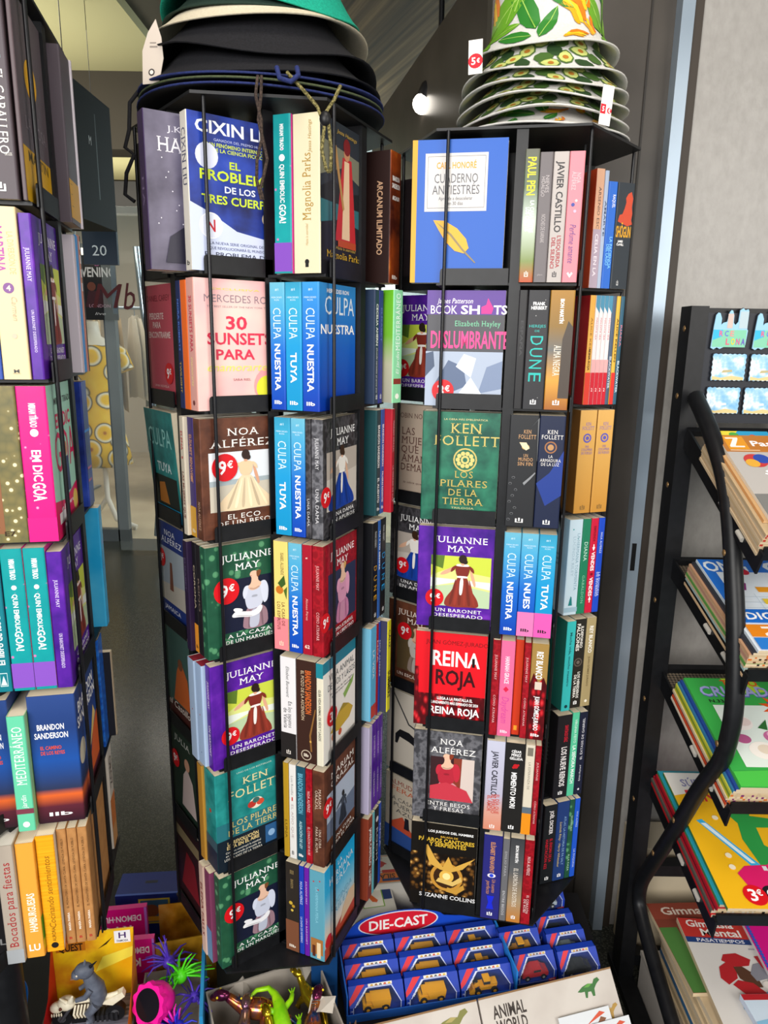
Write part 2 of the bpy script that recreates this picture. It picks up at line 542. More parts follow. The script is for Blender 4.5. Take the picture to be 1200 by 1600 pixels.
class Rack:
    def __init__(s, cx, cy, yaw, top, tiers, label, side):
        s.M = rotz(R_(yaw), (cx, cy, 0)); s.top = top; s.tiers = tiers; s.side = side
        root = s.root = empty('revolving_book_rack', s.M, label, 'book rack', 'revolving book racks')
        zb = top - PITCH * (tiers - 1)
        roof = top + 0.226
        hexo = []
        for k in range(3):
            rot = Matrix.Rotation(R_(120 * (k - 1)), 4, 'Z')
            for x in (-FS / 2 - .006, FS / 2 + .006):
                p = rot @ Vector((x, -FH - .006, 0)); hexo.append((p.x, p.y))
        for nm, z in (('roof_plate', roof), ('base_plate', zb - .006))[:2 if tiers == 7 else 1]:
            mb = MB(); mb.prism(hexo, z, z + .004, M_BLACK); mb.build(nm, root)
        mb = MB(); mb.tube([(0, 0, .202), (0, 0, roof)], .024, M_BLACK, 16); mb.build('column', root)
        mb = MB(); mb.lathe([(0, .2005), (.034, .2005), (.034, .207), (.028, .218), (.0245, .222)], M_BLACK, 28); mb.build('foot', root)
        # tier plates, each with its six retaining lips
        smb = MB()
        for k in range(3):
            for (w, t, key) in ((PW, PT + .004, 'X'), (PW, PT + .004, 'Y')):
                smb.box(0.0, w, 0.0, t, -.004, 0, M_BLACK, POCK[key, k])
        lmb = MB()
        w = PW - .004
        lip = [(.006, -.004), (w, -.004), (w, .022), (.010, .022), (.007, .020), (.006, .016)]
        # lip profile in (u, z); thin in v
        vs = [(u, -.0055, z) for u, z in lip] + [(u, -.0035, z) for u, z in lip]
        n = len(lip)
        lmb.add(vs, [tuple(range(n)), tuple(range(2 * n - 1, n - 1, -1))] + [(i, n + i, n + (i + 1) % n, (i + 1) % n) for i in range(n)], M_BLACK)
        first = l0 = None
        for j in range(tiers):
            z = top - PITCH * j
            if first is None:
                sh = smb.build('shelf', root, Matrix.Translation((0, 0, z)))
                first = sh
                for key in POCK:
                    if l0 is None:
                        l = l0 = lmb.build('lip', sh, POCK[key])
                    else:
                        l = l0.copy(); COL.objects.link(l); l.parent = sh; l.matrix_local = POCK[key]
            else:
                sh = first.copy(); COL.objects.link(sh); sh.parent = root; sh.matrix_local = Matrix.Translation((0, 0, z))
                for key in POCK:
                    l = l0.copy(); COL.objects.link(l); l.parent = sh; l.matrix_local = POCK[key]
        # posts / dividers and wire rods
        pm = MB(); pm.box(PW - .002, PW + .016, -.002, .10, zb - .002, roof, M_BLACK)
        rm = MB(); rm.tube([(.013, -.007, zb - .004), (.013, -.007, roof)], .0028, M_BLACKG, 8)
        qm = MB(); qm.box(.103, .121, -.0055, -.0025, zb - .002, roof, M_BLACK)
        p0 = r0 = q0 = None
        for key in POCK:
            if key[0] == 'Y':
                if q0 is None: q0 = qm.build('notch_strip', root, POCK[key])
                else:
                    p = q0.copy(); COL.objects.link(p); p.parent = root; p.matrix_local = POCK[key]
            if key[0] == 'X':
                if p0 is None: p0 = pm.build('divider_post', root, POCK[key])
                else:
                    p = p0.copy(); COL.objects.link(p); p.parent = root; p.matrix_local = POCK[key]
            if r0 is None: r0 = rm.build('wire_rod', root, POCK[key])
            else:
                p = r0.copy(); COL.objects.link(p); p.parent = root; p.matrix_local = POCK[key]

    def pocket(s, tier, key):
        return s.M @ Matrix.Translation((0, 0, s.top - PITCH * tier)) @ POCK[key]


T0 = Rack(-.596, .961, 102, 1.647, 6, 'black revolving book rack cut off by the left edge of the photo', 'left')
T1 = Rack(-.2026, 1.2735, 67.3, 1.592, 7, 'black revolving book rack in the middle with dark bucket hats on top', 'middle')
T2 = Rack(.2207, 1.3876, -10.7, 1.592, 7, 'black revolving book rack at the right with avocado print hats on top', 'right')

# ------------------------------------------------------------------ books
def make_book(mx, w, h, t, cover, spine, label, group, front_ops=(), spine_ops=(), back=None, stick=None, hard=False, pages=None, back_ops=()):
    mb = MB()
    th = .0009 if not hard else .002
    r = min(.0022, t * .3)
    def arc(cx, cy, rr, a0, a1, n=4):
        return [(cx + rr * math.cos(R_(a0 + (a1 - a0) * i / n)), cy + rr * math.sin(R_(a0 + (a1 - a0) * i / n))) for i in range(n + 1)]
    out = [(w, 0)] + arc(r, r, r, 270, 180) + arc(r, t - r, r, 180, 90) + [(w, t)]
    ri = max(r - th, .0003)
    inn = [(w, th)] + arc(th + ri, th + ri, ri, 270, 180) + arc(th + ri, t - th - ri, ri, 180, 90) + [(w, t - th)]
    n = len(out)
    vs = [(x, y, 0) for x, y in out] + [(x, y, 0) for x, y in inn] + [(x, y, h) for x, y in out] + [(x, y, h) for x, y in inn]
    inner_c = mat('#e6e0d4', .6)
    for i in range(n - 1):
        # outer skin
        c = cover if i < 2 else (spine if i < n - 3 else (back or cover))
        mb.add([vs[i], vs[i + 1], vs[2 * n + i + 1], vs[2 * n + i]], [(0, 3, 2, 1)], c)
        mb.add([vs[n + i], vs[n + i + 1], vs[3 * n + i + 1], vs[3 * n + i]], [(0, 1, 2, 3)], inner_c)
        mb.add([vs[2 * n + i], vs[2 * n + i + 1], vs[3 * n + i + 1], vs[3 * n + i]], [(0, 3, 2, 1)], c)
        mb.add([vs[i], vs[i + 1], vs[n + i + 1], vs[n + i]], [(0, 1, 2, 3)], c)
    for i in (0, n - 1):
        mb.add([vs[i], vs[n + i], vs[3 * n + i], vs[2 * n + i]], [(0, 1, 2, 3)], cover if i == 0 else (back or cover))
    if front_ops:
        F = Face(mb, (0, 0, 0), (1, 0, 0), (0, 0, 1), w, h); F.ops(front_ops)
    if spine_ops:
        F = Face(mb, (0, t, 0), (0, -1, 0), (0, 0, 1), t, h); F.ops(spine_ops)
    if back_ops:
        F = Face(mb, (w, t, 0), (-1, 0, 0), (0, 0, 1), w, h); F.ops(back_ops)
    o = mb.build('paperback_book' if not hard else 'hardback_book')
    o.matrix_world = mx
    tag(o, label, 'book', group)
    pb = MB()
    ins = .0012 if not hard else .004
    pb.box(th + .0002, w - ins, th + .0001, t - th - .0001, .0006, h - (.0006 if not hard else .003), pages or M_PAGE)
    pb.build('page_block', o)
    if stick:
        x, y, rr, big = stick
        sticker(o, frame((x * w, -.0016, y * h), (1, 0, 0), (0, 0, 1)), rr, '', big)
    return o


TIERN = {7: ['top', 'second', 'third', 'fourth', 'fifth', 'sixth', 'bottom'], 6: ['top', 'second', 'third', 'fourth', 'fifth', 'bottom']}
ORD = ['first', 'second', 'third', 'fourth', 'fifth', 'sixth', 'seventh', 'eighth', 'ninth']


def B(look, mm, spine, sops=(), cover=None, fops=(), w=.125, h=.188, back=None, stick=None, hard=False, du=0, yaw=0, gap=0, dz=0, tilt=0, pages=None, dv=0, bops=()):
    return dict(look=look, t=mm / 1000.0, spine=spine, sops=sops, cover=cover or spine, fops=fops, w=w, h=h, back=back, stick=stick, hard=hard, du=du, yaw=yaw, gap=gap / 1000.0, dz=dz, tilt=tilt, pages=pages, dv=dv, bops=bops)


def raise_print(ops):
    """jackets keep their lettering above the retaining lip"""
    y_ = lambda y: y if y <= 0.0 or y >= 1 else .07 + y * .93
    out = []
    for o in ops:
        k = o[0]
        if k == 'rect': o = (k, o[1], y_(o[2]), o[3], y_(o[4]), o[5])
        elif k == 'poly': o = (k, [(x, y_(y)) for x, y in o[1]], o[2])
        elif k == 'side': o = (k, o[1], y_(o[2])) + tuple(o[3:])
        else: o = (k, o[1], o[2], y_(o[3])) + tuple(o[4:]) if k == 'text' else (k, o[1], y_(o[2])) + tuple(o[3:])
        out.append(o)
    return out


def fill(rack, tier, key, where, books, ts=1.0):
    """books in photo order left to right = back to front"""
    P = rack.pocket(tier, key)
    tn = TIERN[rack.tiers][tier]
    N = len(books)
    v = 0.001
    for i, b in enumerate(reversed(books)):
        b['t'] *= ts
        if i == 0:
            b['fops'] = raise_print(b['fops'])
            if b['stick']: b['stick'] = (b['stick'][0], .05 + b['stick'][1] * .95) + tuple(b['stick'][2:])
        idx = N - 1 - i
        if where.startswith('out'):
            loc = '%s, %s shelf, %s rack' % (where, tn, rack.side)
        elif N == 1:
            loc = 'alone, %s row, %s shelf, %s rack' % (where, tn, rack.side)
        else:
            pos = 'leftmost' if idx == 0 else ('rightmost' if idx == N - 1 else ORD[idx])
            loc = '%s, %s row, %s shelf, %s rack' % (pos, where, tn, rack.side)
        v += b['gap']
        m = P @ Matrix.Translation((-.010 + b['du'], v + b['dv'], b['dz'] + .0004))
        if b['yaw']:
            m = m @ Matrix.Rotation(R_(b['yaw']), 4, 'Z')
        if b['tilt']:
            m = m @ Matrix.Rotation(R_(b['tilt']), 4, 'X')
        lab = b['look'] + ', ' + loc
        if len(lab.replace(',', '').split()) > 16: print('LONG', len(lab.split()), lab)
        make_book(m, b['w'], b['h'], b['t'], M(b['cover']), M(b['spine']), lab, 'books on the %s rack' % rack.side, b['fops'], b['sops'], M(b['back']) if b['back'] else None, b['stick'], b['hard'], b['pages'], b['bops'])
        v += b['t'] + .0006


# op shorthands
def t_(s, x, y, w, h, c='#ffffff', st='b'): return ('text', s, x, y, w, h, c, st)
def s_(s, y, l, hf, c='#ffffff', st='b', x=.5, up=False): return ('side', s, y, l, hf, c, st, x, up)
def r_(x0, y0, x1, y1, c): return ('rect', x0, y0, x1, y1, M(c))
def p_(pts, c): return ('poly', pts, M(c))
def d_(x, y, r, c, sy=1.0): return ('disc', x, y, r, M(c), sy)


LOGO = lambda c='#ffffff', y=.06: [t_('llb', .5, y, .5, .028, c, 'b')]
PMARK = lambda c='#ffffff', y=.06: [r_(.36, y - .018, .42, y + .018, c), r_(.36, y - .018, .64, y - .012, c), r_(.58, y - .018, .64, y + .018, c), r_(.47, y - .004, .53, y + .026, c)]


def culpa(word, base, mm=26, look='', bottom=None, **k):
    ops = [t_('#1', .5, .945, .22, .018, '#d5ecf6', 'n'), t_('MERCEDES', .5, .885, .7, .012, '#d5ecf6', 'n'), t_('RON', .5, .865, .3, .012, '#d5ecf6', 'n'),
           s_('CULPA', .685, .24, .50, '#cfe6f2', 'n')]
    if bottom:
        ops += [s_(word, .40, .25, .36), r_(0, 0, 1, .24, bottom)] + LOGO('#111111', .06)
    else:
        ops += [s_(word, .34, .37 if len(word) > 4 else .24, .36)] + LOGO('#ffffff', .06)
    return B(look, mm, base, ops, base, [t_('MERCEDES RON', .5, .94, .6, .03), t_('CULPA', .55, .82, .8, .14, '#e8f3fa', 'n'), t_(word, .5, .62, .92, .07)], **k)


def jul_cover(base, l1, l2, pic, band='#2b1a4e', picr=(.16, .15, .97, .70)):
    o = [t_('JULIANNE', .56, .87, .70, .06, '#ffffff', 'S'), t_('MAY', .56, .775, .34, .06, '#ffffff', 'S')]
    o += pic
    o += [t_(l1, .56, .115, .62, .033, '#ffffff', 'S'), t_(l2, .56, .06, .66, .033, '#ffffff', 'S')]
    return o


def jul_spine(c='#f0e6f0', l='UN BARONET'):
    return [s_('JULIANNE MAY', .72, .26, .30, c, 'S'), s_(l, .28, .3, .28, c, 'S')]


PIC_BARONET = [r_(.18, .16, .97, .70, '#dfe58a'), p_([(.18, .48), (.4, .56), (.97, .50), (.97, .70), (.18, .70)], '#c9d648'), p_([(.18, .60), (.34, .56), (.36, .70), (.18, .70)], '#5c7a2a'),
               p_([(.18, .16), (.97, .16), (.97, .34), (.5, .40), (.18, .36)], '#b9cfa8'), p_([(.18, .36), (.5, .42), (.97, .36), (.97, .44), (.18, .46)], '#e8efe6'),
               ('woman', .60, .165, .52, '#8a3326', '#7d2a20', '#e0a98a', '#2a1a14', .62, '#f2e8e4')]
PIC_CAZA = [r_(.22, .15, .95, .66, '#151b33'), ('bust', .64, .155, .50, '#c9cfe2', '#e8bea4', '#7a4a2c', '#9a7a86', '#f0f0f4')]
PIC_DAMA = [r_(.10, .16, .97, .70, '#cfc6bc'), p_([(.10, .45), (.97, .5), (.97, .70), (.10, .70)], '#b9aea4'), ('woman', .52, .165, .54, '#173f9e', '#f2ede6', '#e4b496', '#3a2418', .9, '#f6f2ee')]
PIC_LIB = [r_(.14, .16, .97, .70, '#2a3350'), ('bust', .55, .165, .52, '#d99ab8', '#ecc3a6', '#d8a860', '#c882a8')]


def jul_baronet(look, mm=20, **k):
    return B(look, mm, 'purple', jul_spine(), 'purple', jul_cover('purple', 'UN BARONET', 'DESESPERADO', PIC_BARONET), stick=(.24, .26, .0165, '9'), **k)


def jul_caza(look, mm=22, **k):
    return B(look, mm, 'clover', [], 'clover', jul_cover('clover', 'A LA CAZA', 'DE UN MARQUÉS', PIC_CAZA), **k)


def jul_dama(look, mm=20, **k):
    return B(look, mm, 'greydamask', jul_spine('#d8d8dc', 'UNA DAMA'), 'damask', jul_cover('damask', 'UNA DAMA', 'EN APUROS', PIC_DAMA), **k)
# ================================================================== MIDDLE RACK
D, A_, B_, C_ = ('X', 0), ('Y', 0), ('X', 1), ('Y', 1)
# --- top shelf
fill(T1, 0, D, 'out left', [B('dark flame-printed novel', 24, '#2a1c1c', (), '#241a1c', [p_([(.1, .2), (.5, .25), (.4, .7), (.2, .5)], '#6a3020')], h=.206, w=.14)])
fill(T1, 0, A_, 'left-hand', [
    B('thick black novel with orange streak', 24, '#1c1718', [s_('OTRA', .5, .3, .3, '#b84a2a')], '#1c1718', h=.21, w=.14, du=-.012),
    B('smoky grey violet novel with starry cover', 30, '#3b2a52', [s_('HA', .5, .2, .3, '#8a7aa0', 'S')], 'hpgrey', [t_('J.K.', .30, .90, .16, .035, '#e8e4f0', 'S'), t_('HA', .24, .80, .24, .09, '#f0ecf4', 'S')] + [d_(.1 + .8 * ((i * 37) % 100) / 100., .30 + .5 * ((i * 53) % 100) / 100., .006, '#e8e4f0') for i in range(26)] + [p_([(.15, .05), (.8, .05), (.75, .25), (.45, .34), (.2, .22)], '#2a2838')], h=.208, w=.148, du=-.046, gap=14, yaw=-5),
    B('night blue science novel with yellow green title', 22, '#cfcabf', [s_('CIXIN LIU', .72, .36, .6, '#3a3f5c', 'S'), t_('b', .5, .05, .4, .03, '#222222')], 'galaxy',
      [t_('CIXIN LIU', .52, .915, .86, .075, '#f0f2fa'), t_('GANADOR DEL PREMIO HUGO', .56, .835, .56, .016, '#b8c0ea', 'n'), t_('GRAN FENÓMENO INTERNACIONAL', .56, .80, .80, .022, '#c6d45a'), t_('DE LA CIENCIA FICCIÓN', .56, .765, .6, .022, '#c6d45a'),
       d_(.20, .72, .12, '#d8dcf4'), t_('EL', .5, .675, .12, .045, '#c8dc3a'), t_('PROBLEMA', .53, .595, .82, .062, '#c8dc3a'), t_('DE LOS', .55, .505, .34, .04, '#dfe6f4'), t_('TRES CUERPOS', .56, .43, .86, .052, '#c8dc3a'),
       d_(.86, .33, .07, '#c9b79a'), p_([(0, .0), (1, .0), (1, .16), (.5, .22), (.2, .34), (0, .40)], '#c9d2ee'), d_(.22, .245, .125, '#f4f6fb'), d_(.22, .245, .115, '#dfe4f6'), t_('N', .22, .245, .09, .075, '#c0142a'),
       t_('LA NUEVA SERIE ORIGINAL DE', .5, .125, .6, .018, '#37406e', 'n'), t_('QUE REVOLUCIONARÁ EL MUNDO', .5, .09, .62, .018, '#37406e', 'n'), t_('EL PROBLEMA DE', .5, .045, .72, .03, '#20263f', 'n')], h=.207, w=.142)])
fill(T1, 0, B_, 'front', [
    B('teal and purple spine with pink edge', 29, 'goa', [s_('MIRIAM TIRADO', .86, .16, .2), d_(.5, .735, .16, '#ffffff', 1), s_('QUIN EMBOLIC', .575, .24, .24), s_('GOA!', .385, .12, .36), r_(0, 0, 1, .20, '#7d48b4'), r_(0, 0, 1, .012, '#0e8f94')], '#e0359b', h=.213, w=.14, du=-.004),
    B('thick cream spine, gold lettering, dark pictorial cover', 44, '#d9cfae', [s_('Magnolia Parks', .55, .42, .30, '#a5812c', 'S', .5, True), s_('Jessa Hastings', .86, .2, .12, '#a5812c', 'i', .62, True), s_('Hasta la eternidad', .25, .14, .09, '#b5965a', 'i', .5, True), t_('¡', .5, .06, .1, .03, '#111111'), d_(.5, .075, .08, '#111111'), r_(.44, .04, .56, .07, '#111111')], '#1d1c22',
      [p_([(0, .45), (1, .45), (1, 1), (0, 1)], '#2a3038'), p_([(0, .60), (.5, .70), (1, .62), (1, .8), (0, .85)], '#7a7a66'), p_([(0, .28), (.5, .34), (1, .30), (1, .45), (.5, .50), (0, .46)], '#2f6a72'), p_([(0, .52), (.3, .60), (.6, .53), (1, .57), (1, .44), (0, .44)], '#171a1e'),
       p_([(.34, .18), (.86, .18), (.80, .5), (.74, .78), (.52, .78), (.44, .5)], '#c22a30'), p_([(.50, .20), (.70, .20), (.68, .76), (.56, .76)], '#e9c6a0'), d_(.62, .815, .075, '#c48a62'), d_(.62, .86, .085, '#7a1c1e'), p_([(.30, .82), (.36, .84), (.56, .42), (.52, .40)], '#b88a50'), r_(.40, .14, .86, .19, '#b84a26'),
       t_('Jessa Hastings', .62, .94, .5, .024, '#c9a64a', 'i'), t_('Hasta la eternidad', .6, .13, .5, .02, '#c9a64a', 'i'), t_('Magnolia Parks', .55, .075, .84, .045, '#dcb02c', 'S')], h=.212, w=.136, gap=2)])
fill(T1, 0, C_, 'right-hand', [
    B('fiery brown fantasy novel with white author lettering', 38, 'fire', [t_('BRANDON', .5, .80, .66, .035), t_('SANDERSON', .5, .745, .74, .035), t_('ARCANUM', .5, .655, .66, .030)] + LOGO('#f0e8e0', .05), 'fire', h=.205, w=.14, du=-.016, yaw=-4,
      bops=[s_('ARCANUM ILIMITADO', .5, .56, .07, '#c9a080', 'b', .86)], back='#2a1816')])
# --- second shelf
fill(T1, 1, D, 'out left', [B('salmon red novel with pale lettering', 18, '#c2485a', (), '#c94f60', [t_('DANIEL CAREY', .5, .88, .8, .05, '#7a1626', 'n'), t_('PERDERTE', .42, .72, .5, .05, '#f4d8d2'), t_('PARA', .42, .64, .28, .05, '#f4d8d2'), t_('ENCONTRARME', .5, .55, .76, .05, '#f4d8d2'), t_('UNA NOVELA', .5, .08, .5, .02, '#f4d8d2', 'n')], stick=(.80, .22, .017, '9'))])
fill(T1, 1, A_, 'left-hand', [
    B('navy spine with gold lettering', 17, '#1c2b5c', [s_('NORA ROBERTS', .66, .4, .3, '#5c8ae0'), s_('TWILIGHT', .25, .25, .3, '#c9a83a')]),
    B('plain orange spine', 22, '#ea6a24', (), '#ea6a24', w=.13),
    B('pink novel with red title and yellow circle', 27, '#d59c92', [s_('30 SUNSETS PARA', .66, .42, .36, '#c23a52'), s_('enamorarte', .30, .22, .3, '#e8d890', 'i')] + [d_(.5, .06, .14, '#6a3030')], 'pinkcloud',
      [t_('MERCEDES RON', .55, .845, .86, .055, '#8a7a82', 'n'), t_('THE BEST SELLER OF THE NEW YORK TIMES', .55, .78, .8, .014, '#9a8a90', 'n'), t_('EXCLUSIVA', .5, .92, .6, .014, '#d8d838', 'n'), t_('30', .50, .65, .26, .095, '#d8304e'), t_('SUNSETS', .54, .52, .80, .085, '#d8304e'), t_('PARA', .48, .39, .48, .075, '#d8304e'),
       d_(.92, .12, .22, '#f4a0a0'), t_('enamorarte', .5, .285, .74, .06, '#ece468', 'i'), t_('SARA RIEL', .55, .18, .22, .018, '#a06a6a', 'n'), d_(.88, .10, .15, '#e2e23a')], h=.19, w=.132)])
fill(T1, 1, B_, 'front', [
    culpa('NUESTRA', 'culpa1', 26, 'sky blue spine with long white title'),
    culpa('TUYA', 'culpa2', 28, 'cyan spine with short white title'),
    culpa('NUESTRA', 'culpa3', 29, 'deep blue novel with couple on its cover', gap=5)])
fill(T1, 1, C_, 'right-hand', [
    B('dark slate spine with white lettering', 18, '#2c3c58', [s_('CECELIA AHERN', .7, .36, .4), s_('Donde termina el arco iris', .3, .4, .24, '#ffffff', 'i')] + PMARK(), w=.13),
    B('indigo spine with faint lettering', 17, '#2b2f8a', [s_('ELÍSABET', .7, .3, .36, '#6a70c8')] + PMARK(), w=.13),
    B('large green and white garden book with mint spine', 24, '#8fd8a6', [s_('MEDITERRÁNEO', .72, .5, .44, '#f0fbf2', 'S', .5, True), r_(.1, .17, .9, .22, '#8a3a30'), s_('El jardín', .36, .2, .3, '#f0fbf2', 'i', .5, True), d_(.5, .06, .2, '#f4f4e8')], '#8fd8a6', back=grad_mat('print_green_fade', [(0, '#b9b6a4'), (.35, '#c8c8a8'), (.6, '#7cc43a'), (1, '#74cc2c')]), bops=[r_(.2, .80, .62, .97, '#5a4a2a'), p_([(.2, .86), (.4, .93), (.62, .88), (.62, .80), (.2, .80)], '#7a6a30')], h=.19, w=.15, du=-.026, yaw=-20, gap=4)])
# --- third shelf
fill(T1, 2, D, 'out left', [B('teal novel with pale title, tilted', 20, '#0f7f7c', (), 'tealf', [t_('CULPA', .5, .74, .8, .16, '#9fe0d8', 'n'), t_('TUYA', .55, .45, .5, .08, '#e6f6f4'), r_(.1, .05, .95, .36, '#1c2420'), p_([(.25, .08), (.6, .08), (.5, .30), (.3, .28)], '#c87a28'), r_(0, 0, 1, .05, '#2aa0d0')], tilt=4)])
fill(T1, 2, A_, 'left-hand', [
    B('cream spine with red lettering', 16, '#d8cdb8', [s_('ELENA', .8, .16, .4, '#c23a3a'), d_(.5, .66, .14, '#c22a2a'), s_('LAS MUJERES QUE', .34, .4, .4, '#8a4a40')], du=-.006),
    B('purple spine with gold foot', 22, '#3a2a6a', [s_('ELÍSABET BENAVENT', .66, .4, .4, '#c28a6a'), r_(0, 0, 1, .26, '#d09a30'), d_(.5, .5, .2, '#c28a6a')] + LOGO('#e8e0c0', .05)),
    B('brown novel with woman in a cream gown', 24, 'brown', [s_('NOA ALFÉREZ', .2, .24, .3, '#c9a488', 'S')], 'brown',
      [t_('NOA', .56, .875, .42, .058, '#f4efe8', 'S'), t_('ALFÉREZ', .55, .775, .86, .062, '#f4efe8', 'S'), r_(.10, .17, .98, .70, '#dfe4e8'), p_([(.10, .17), (.98, .17), (.98, .42), (.10, .40)], '#c9c0ae'), p_([(.10, .40), (.98, .42), (.98, .46), (.10, .45)], '#a4b0b4'), ('woman', .58, .18, .50, '#ecd3ae', '#e6c8a0', '#d8a080', '#33211a', 1.0), t_('EL ECO', .54, .115, .44, .042, '#f4efe8', 'S'), t_('DE UN BESO', .54, .055, .72, .042, '#f4efe8', 'S')], stick=(.30, .575, .0215, '9'), w=.128)])
fill(T1, 2, B_, 'front', [
    culpa('TUYA', 'culpa2', 29, 'cyan spine with short white title'),
    culpa('NUESTRA', 'culpa1', 25, 'royal blue spine with long white title'),
    B('thin charcoal patterned spine', 10, 'damask', [s_('UNA DAMA', .22, .24, .4, '#c8c8cc', 'S')]),
    jul_dama('grey patterned novel with woman in a blue gown', 20, stick=(.06, .32, .0165, '9'))])
fill(T1, 2, C_, 'right-hand', [
    B('dark teal spine with white lettering', 20, '#1f4a50', [s_('BRANDON SANDERSON', .66, .4, .4), s_('EL ALIENTO', .24, .24, .36)] + LOGO()),
    B('blue spine with white lettering', 16, '#2a5ca8', [s_('BRANDON SANDERSON', .66, .4, .4), s_('PALABRAS RADIANTES', .26, .3, .36)] + LOGO()),
    B('red spine with pale lettering', 14, '#b5182c', [s_('MARIAM ORAZAL', .74, .3, .4, '#f0c8c8', 'S'), s_('LA VERDAD DE ELLA', .28, .36, .36, '#f0c8c8', 'S')], du=-.014)])
# --- fourth shelf
fill(T1, 3, D, 'out left', [B('navy novel with beach picture', 18, '#1c3278', (), '#1d357e', [t_('NOA', .45, .90, .4, .05, '#ffffff', 'S'), t_('ALFÉREZ', .5, .82, .75, .055, '#ffffff', 'S'), r_(.06, .16, .97, .74, '#a8b2ba'), p_([(.06, .16), (.97, .16), (.97, .40), (.06, .34)], '#c4bcae'), p_([(.38, .30), (.52, .30), (.50, .60), (.42, .60)], '#7a4a38'), t_('JAMAICA', .45, .09, .6, .04, '#ffffff', 'S')], stick=(.14, .62, .017, '3'))])
fill(T1, 3, A_, 'left-hand', [
    B('dark purple spine', 17, '#2a1a3a', [s_('ELÍSABET', .7, .3, .3, '#5a4a70')], du=-.008),
    B('black spine with orange foot', 15, '#17151a', [s_('CORONA', .6, .4, .36, '#b8a890'), r_(0, 0, 1, .26, '#e8952c')] + LOGO('#111111', .05)),
    B('plain black spine', 16, '#1c181c', [s_('REINO', .55, .3, .3, '#7a6a60')]),
    jul_caza('green clover novel, woman in pale blue gown', 20, stick=(.26, .575, .022, '9'), w=.13)])
fill(T1, 3, B_, 'front', [
    B('yellow and pink spine with orange fruit', 27, '#e8cf74', [r_(0, 0, 1, .30, '#e8858c'), s_('ISABEL ALLENDE', .80, .20, .20, '#3a2a1c', 'S', .62), d_(.42, .56, .26, '#c4701e'), p_([(.3, .62), (.75, .70), (.85, .62), (.55, .58)], '#3a5a20'), p_([(.7, .56), (.95, .60), (.9, .48)], '#4a6a26'), s_('LA CASA DE', .34, .22, .2, '#5a2a20', 'S', .66), s_('LOS ESPÍRITUS', .32, .26, .2, '#5a2a20', 'S', .34)] + PMARK('#f4d8c0')),
    culpa('NUESTRA', 'culpa1', 25, 'royal blue spine with long white title'),
    B('deep red spine with small number', 18, '#a3132a', [s_('Alonso Pérez', .42, .2, .22, '#e0b0a8', 'n'), t_('62', .5, .075, .5, .03, '#f0dcd0'), t_('#', .5, .885, .2, .014, '#f0dcd0')]),
    B('red novel with woman in a pink gown', 20, 'reddamask', [s_('JULIANNE MAY', .72, .22, .26, '#e8b0b0', 'S'), s_('CÓMO ATRAPAR', .28, .26, .26, '#e8b0b0', 'S')], 'reddamask', jul_cover('reddamask', 'CÓMO ATRAPAR', 'A UN LIBERTINO', PIC_LIB), stick=(.03, .28, .0165, '9'))])
fill(T1, 3, C_, 'right-hand', [
    B('black spine with orange vertical title', 24, '#14151a', [s_('FRANK HERBERT', .83, .16, .3, '#d0d0d0', 'n')] + [s_(ch, yy, .05, .5, '#e0a83a', 'n') for ch, yy in (('D', .54), ('U', .44), ('N', .34), ('E', .24))] + PMARK()),
    B('thin blue spine with white lettering', 12, '#2f62b0', [s_('TU Y YO SIEMPRE', .7, .4, .4)]),
    B('black spine with blue vertical title', 24, '#12141a', [s_('FRANK HERBERT', .85, .16, .3, '#d0d0d0', 'n')] + [s_(ch, yy, .06, .56, '#2aa0e0', 'n') for ch, yy in (('D', .62), ('U', .51), ('N', .40), ('E', .29))] + PMARK())])
# --- fifth shelf
fill(T1, 4, D, 'out left', [B('dark teal novel with woman in orange', 18, '#33504c', (), '#3d5c55', [p_([(.3, .2), (.95, .2), (.85, .55), (.6, .72), (.45, .55)], '#c4622c'), d_(.6, .66, .09, '#7a4a30'), p_([(0, 0), (1, 0), (1, .2), (0, .16)], '#4a2420'), t_('el Castillo', .5, .15, .8, .07, '#ece4da', 'i')])])
fill(T1, 4, A_, 'left-hand', [
    B('pale blue slipcase book with red inside', 26, '#a9c0dc', [d_(.5, .5, .05, '#c02a2a')], '#b4cae2', w=.132, du=-.008, h=.184, pages=mat('#a0293a', .7)),
    B('pale blue slipcase book', 26, '#a4bcdc', [d_(.5, .5, .05, '#c02a2a'), d_(.5, .12, .05, '#3a5a9a')], '#b4cae2', w=.134, du=-.006, h=.184, pages=mat('#a0293a', .7)),
    jul_baronet('purple novel, woman in red gown by water', 20, w=.132)])
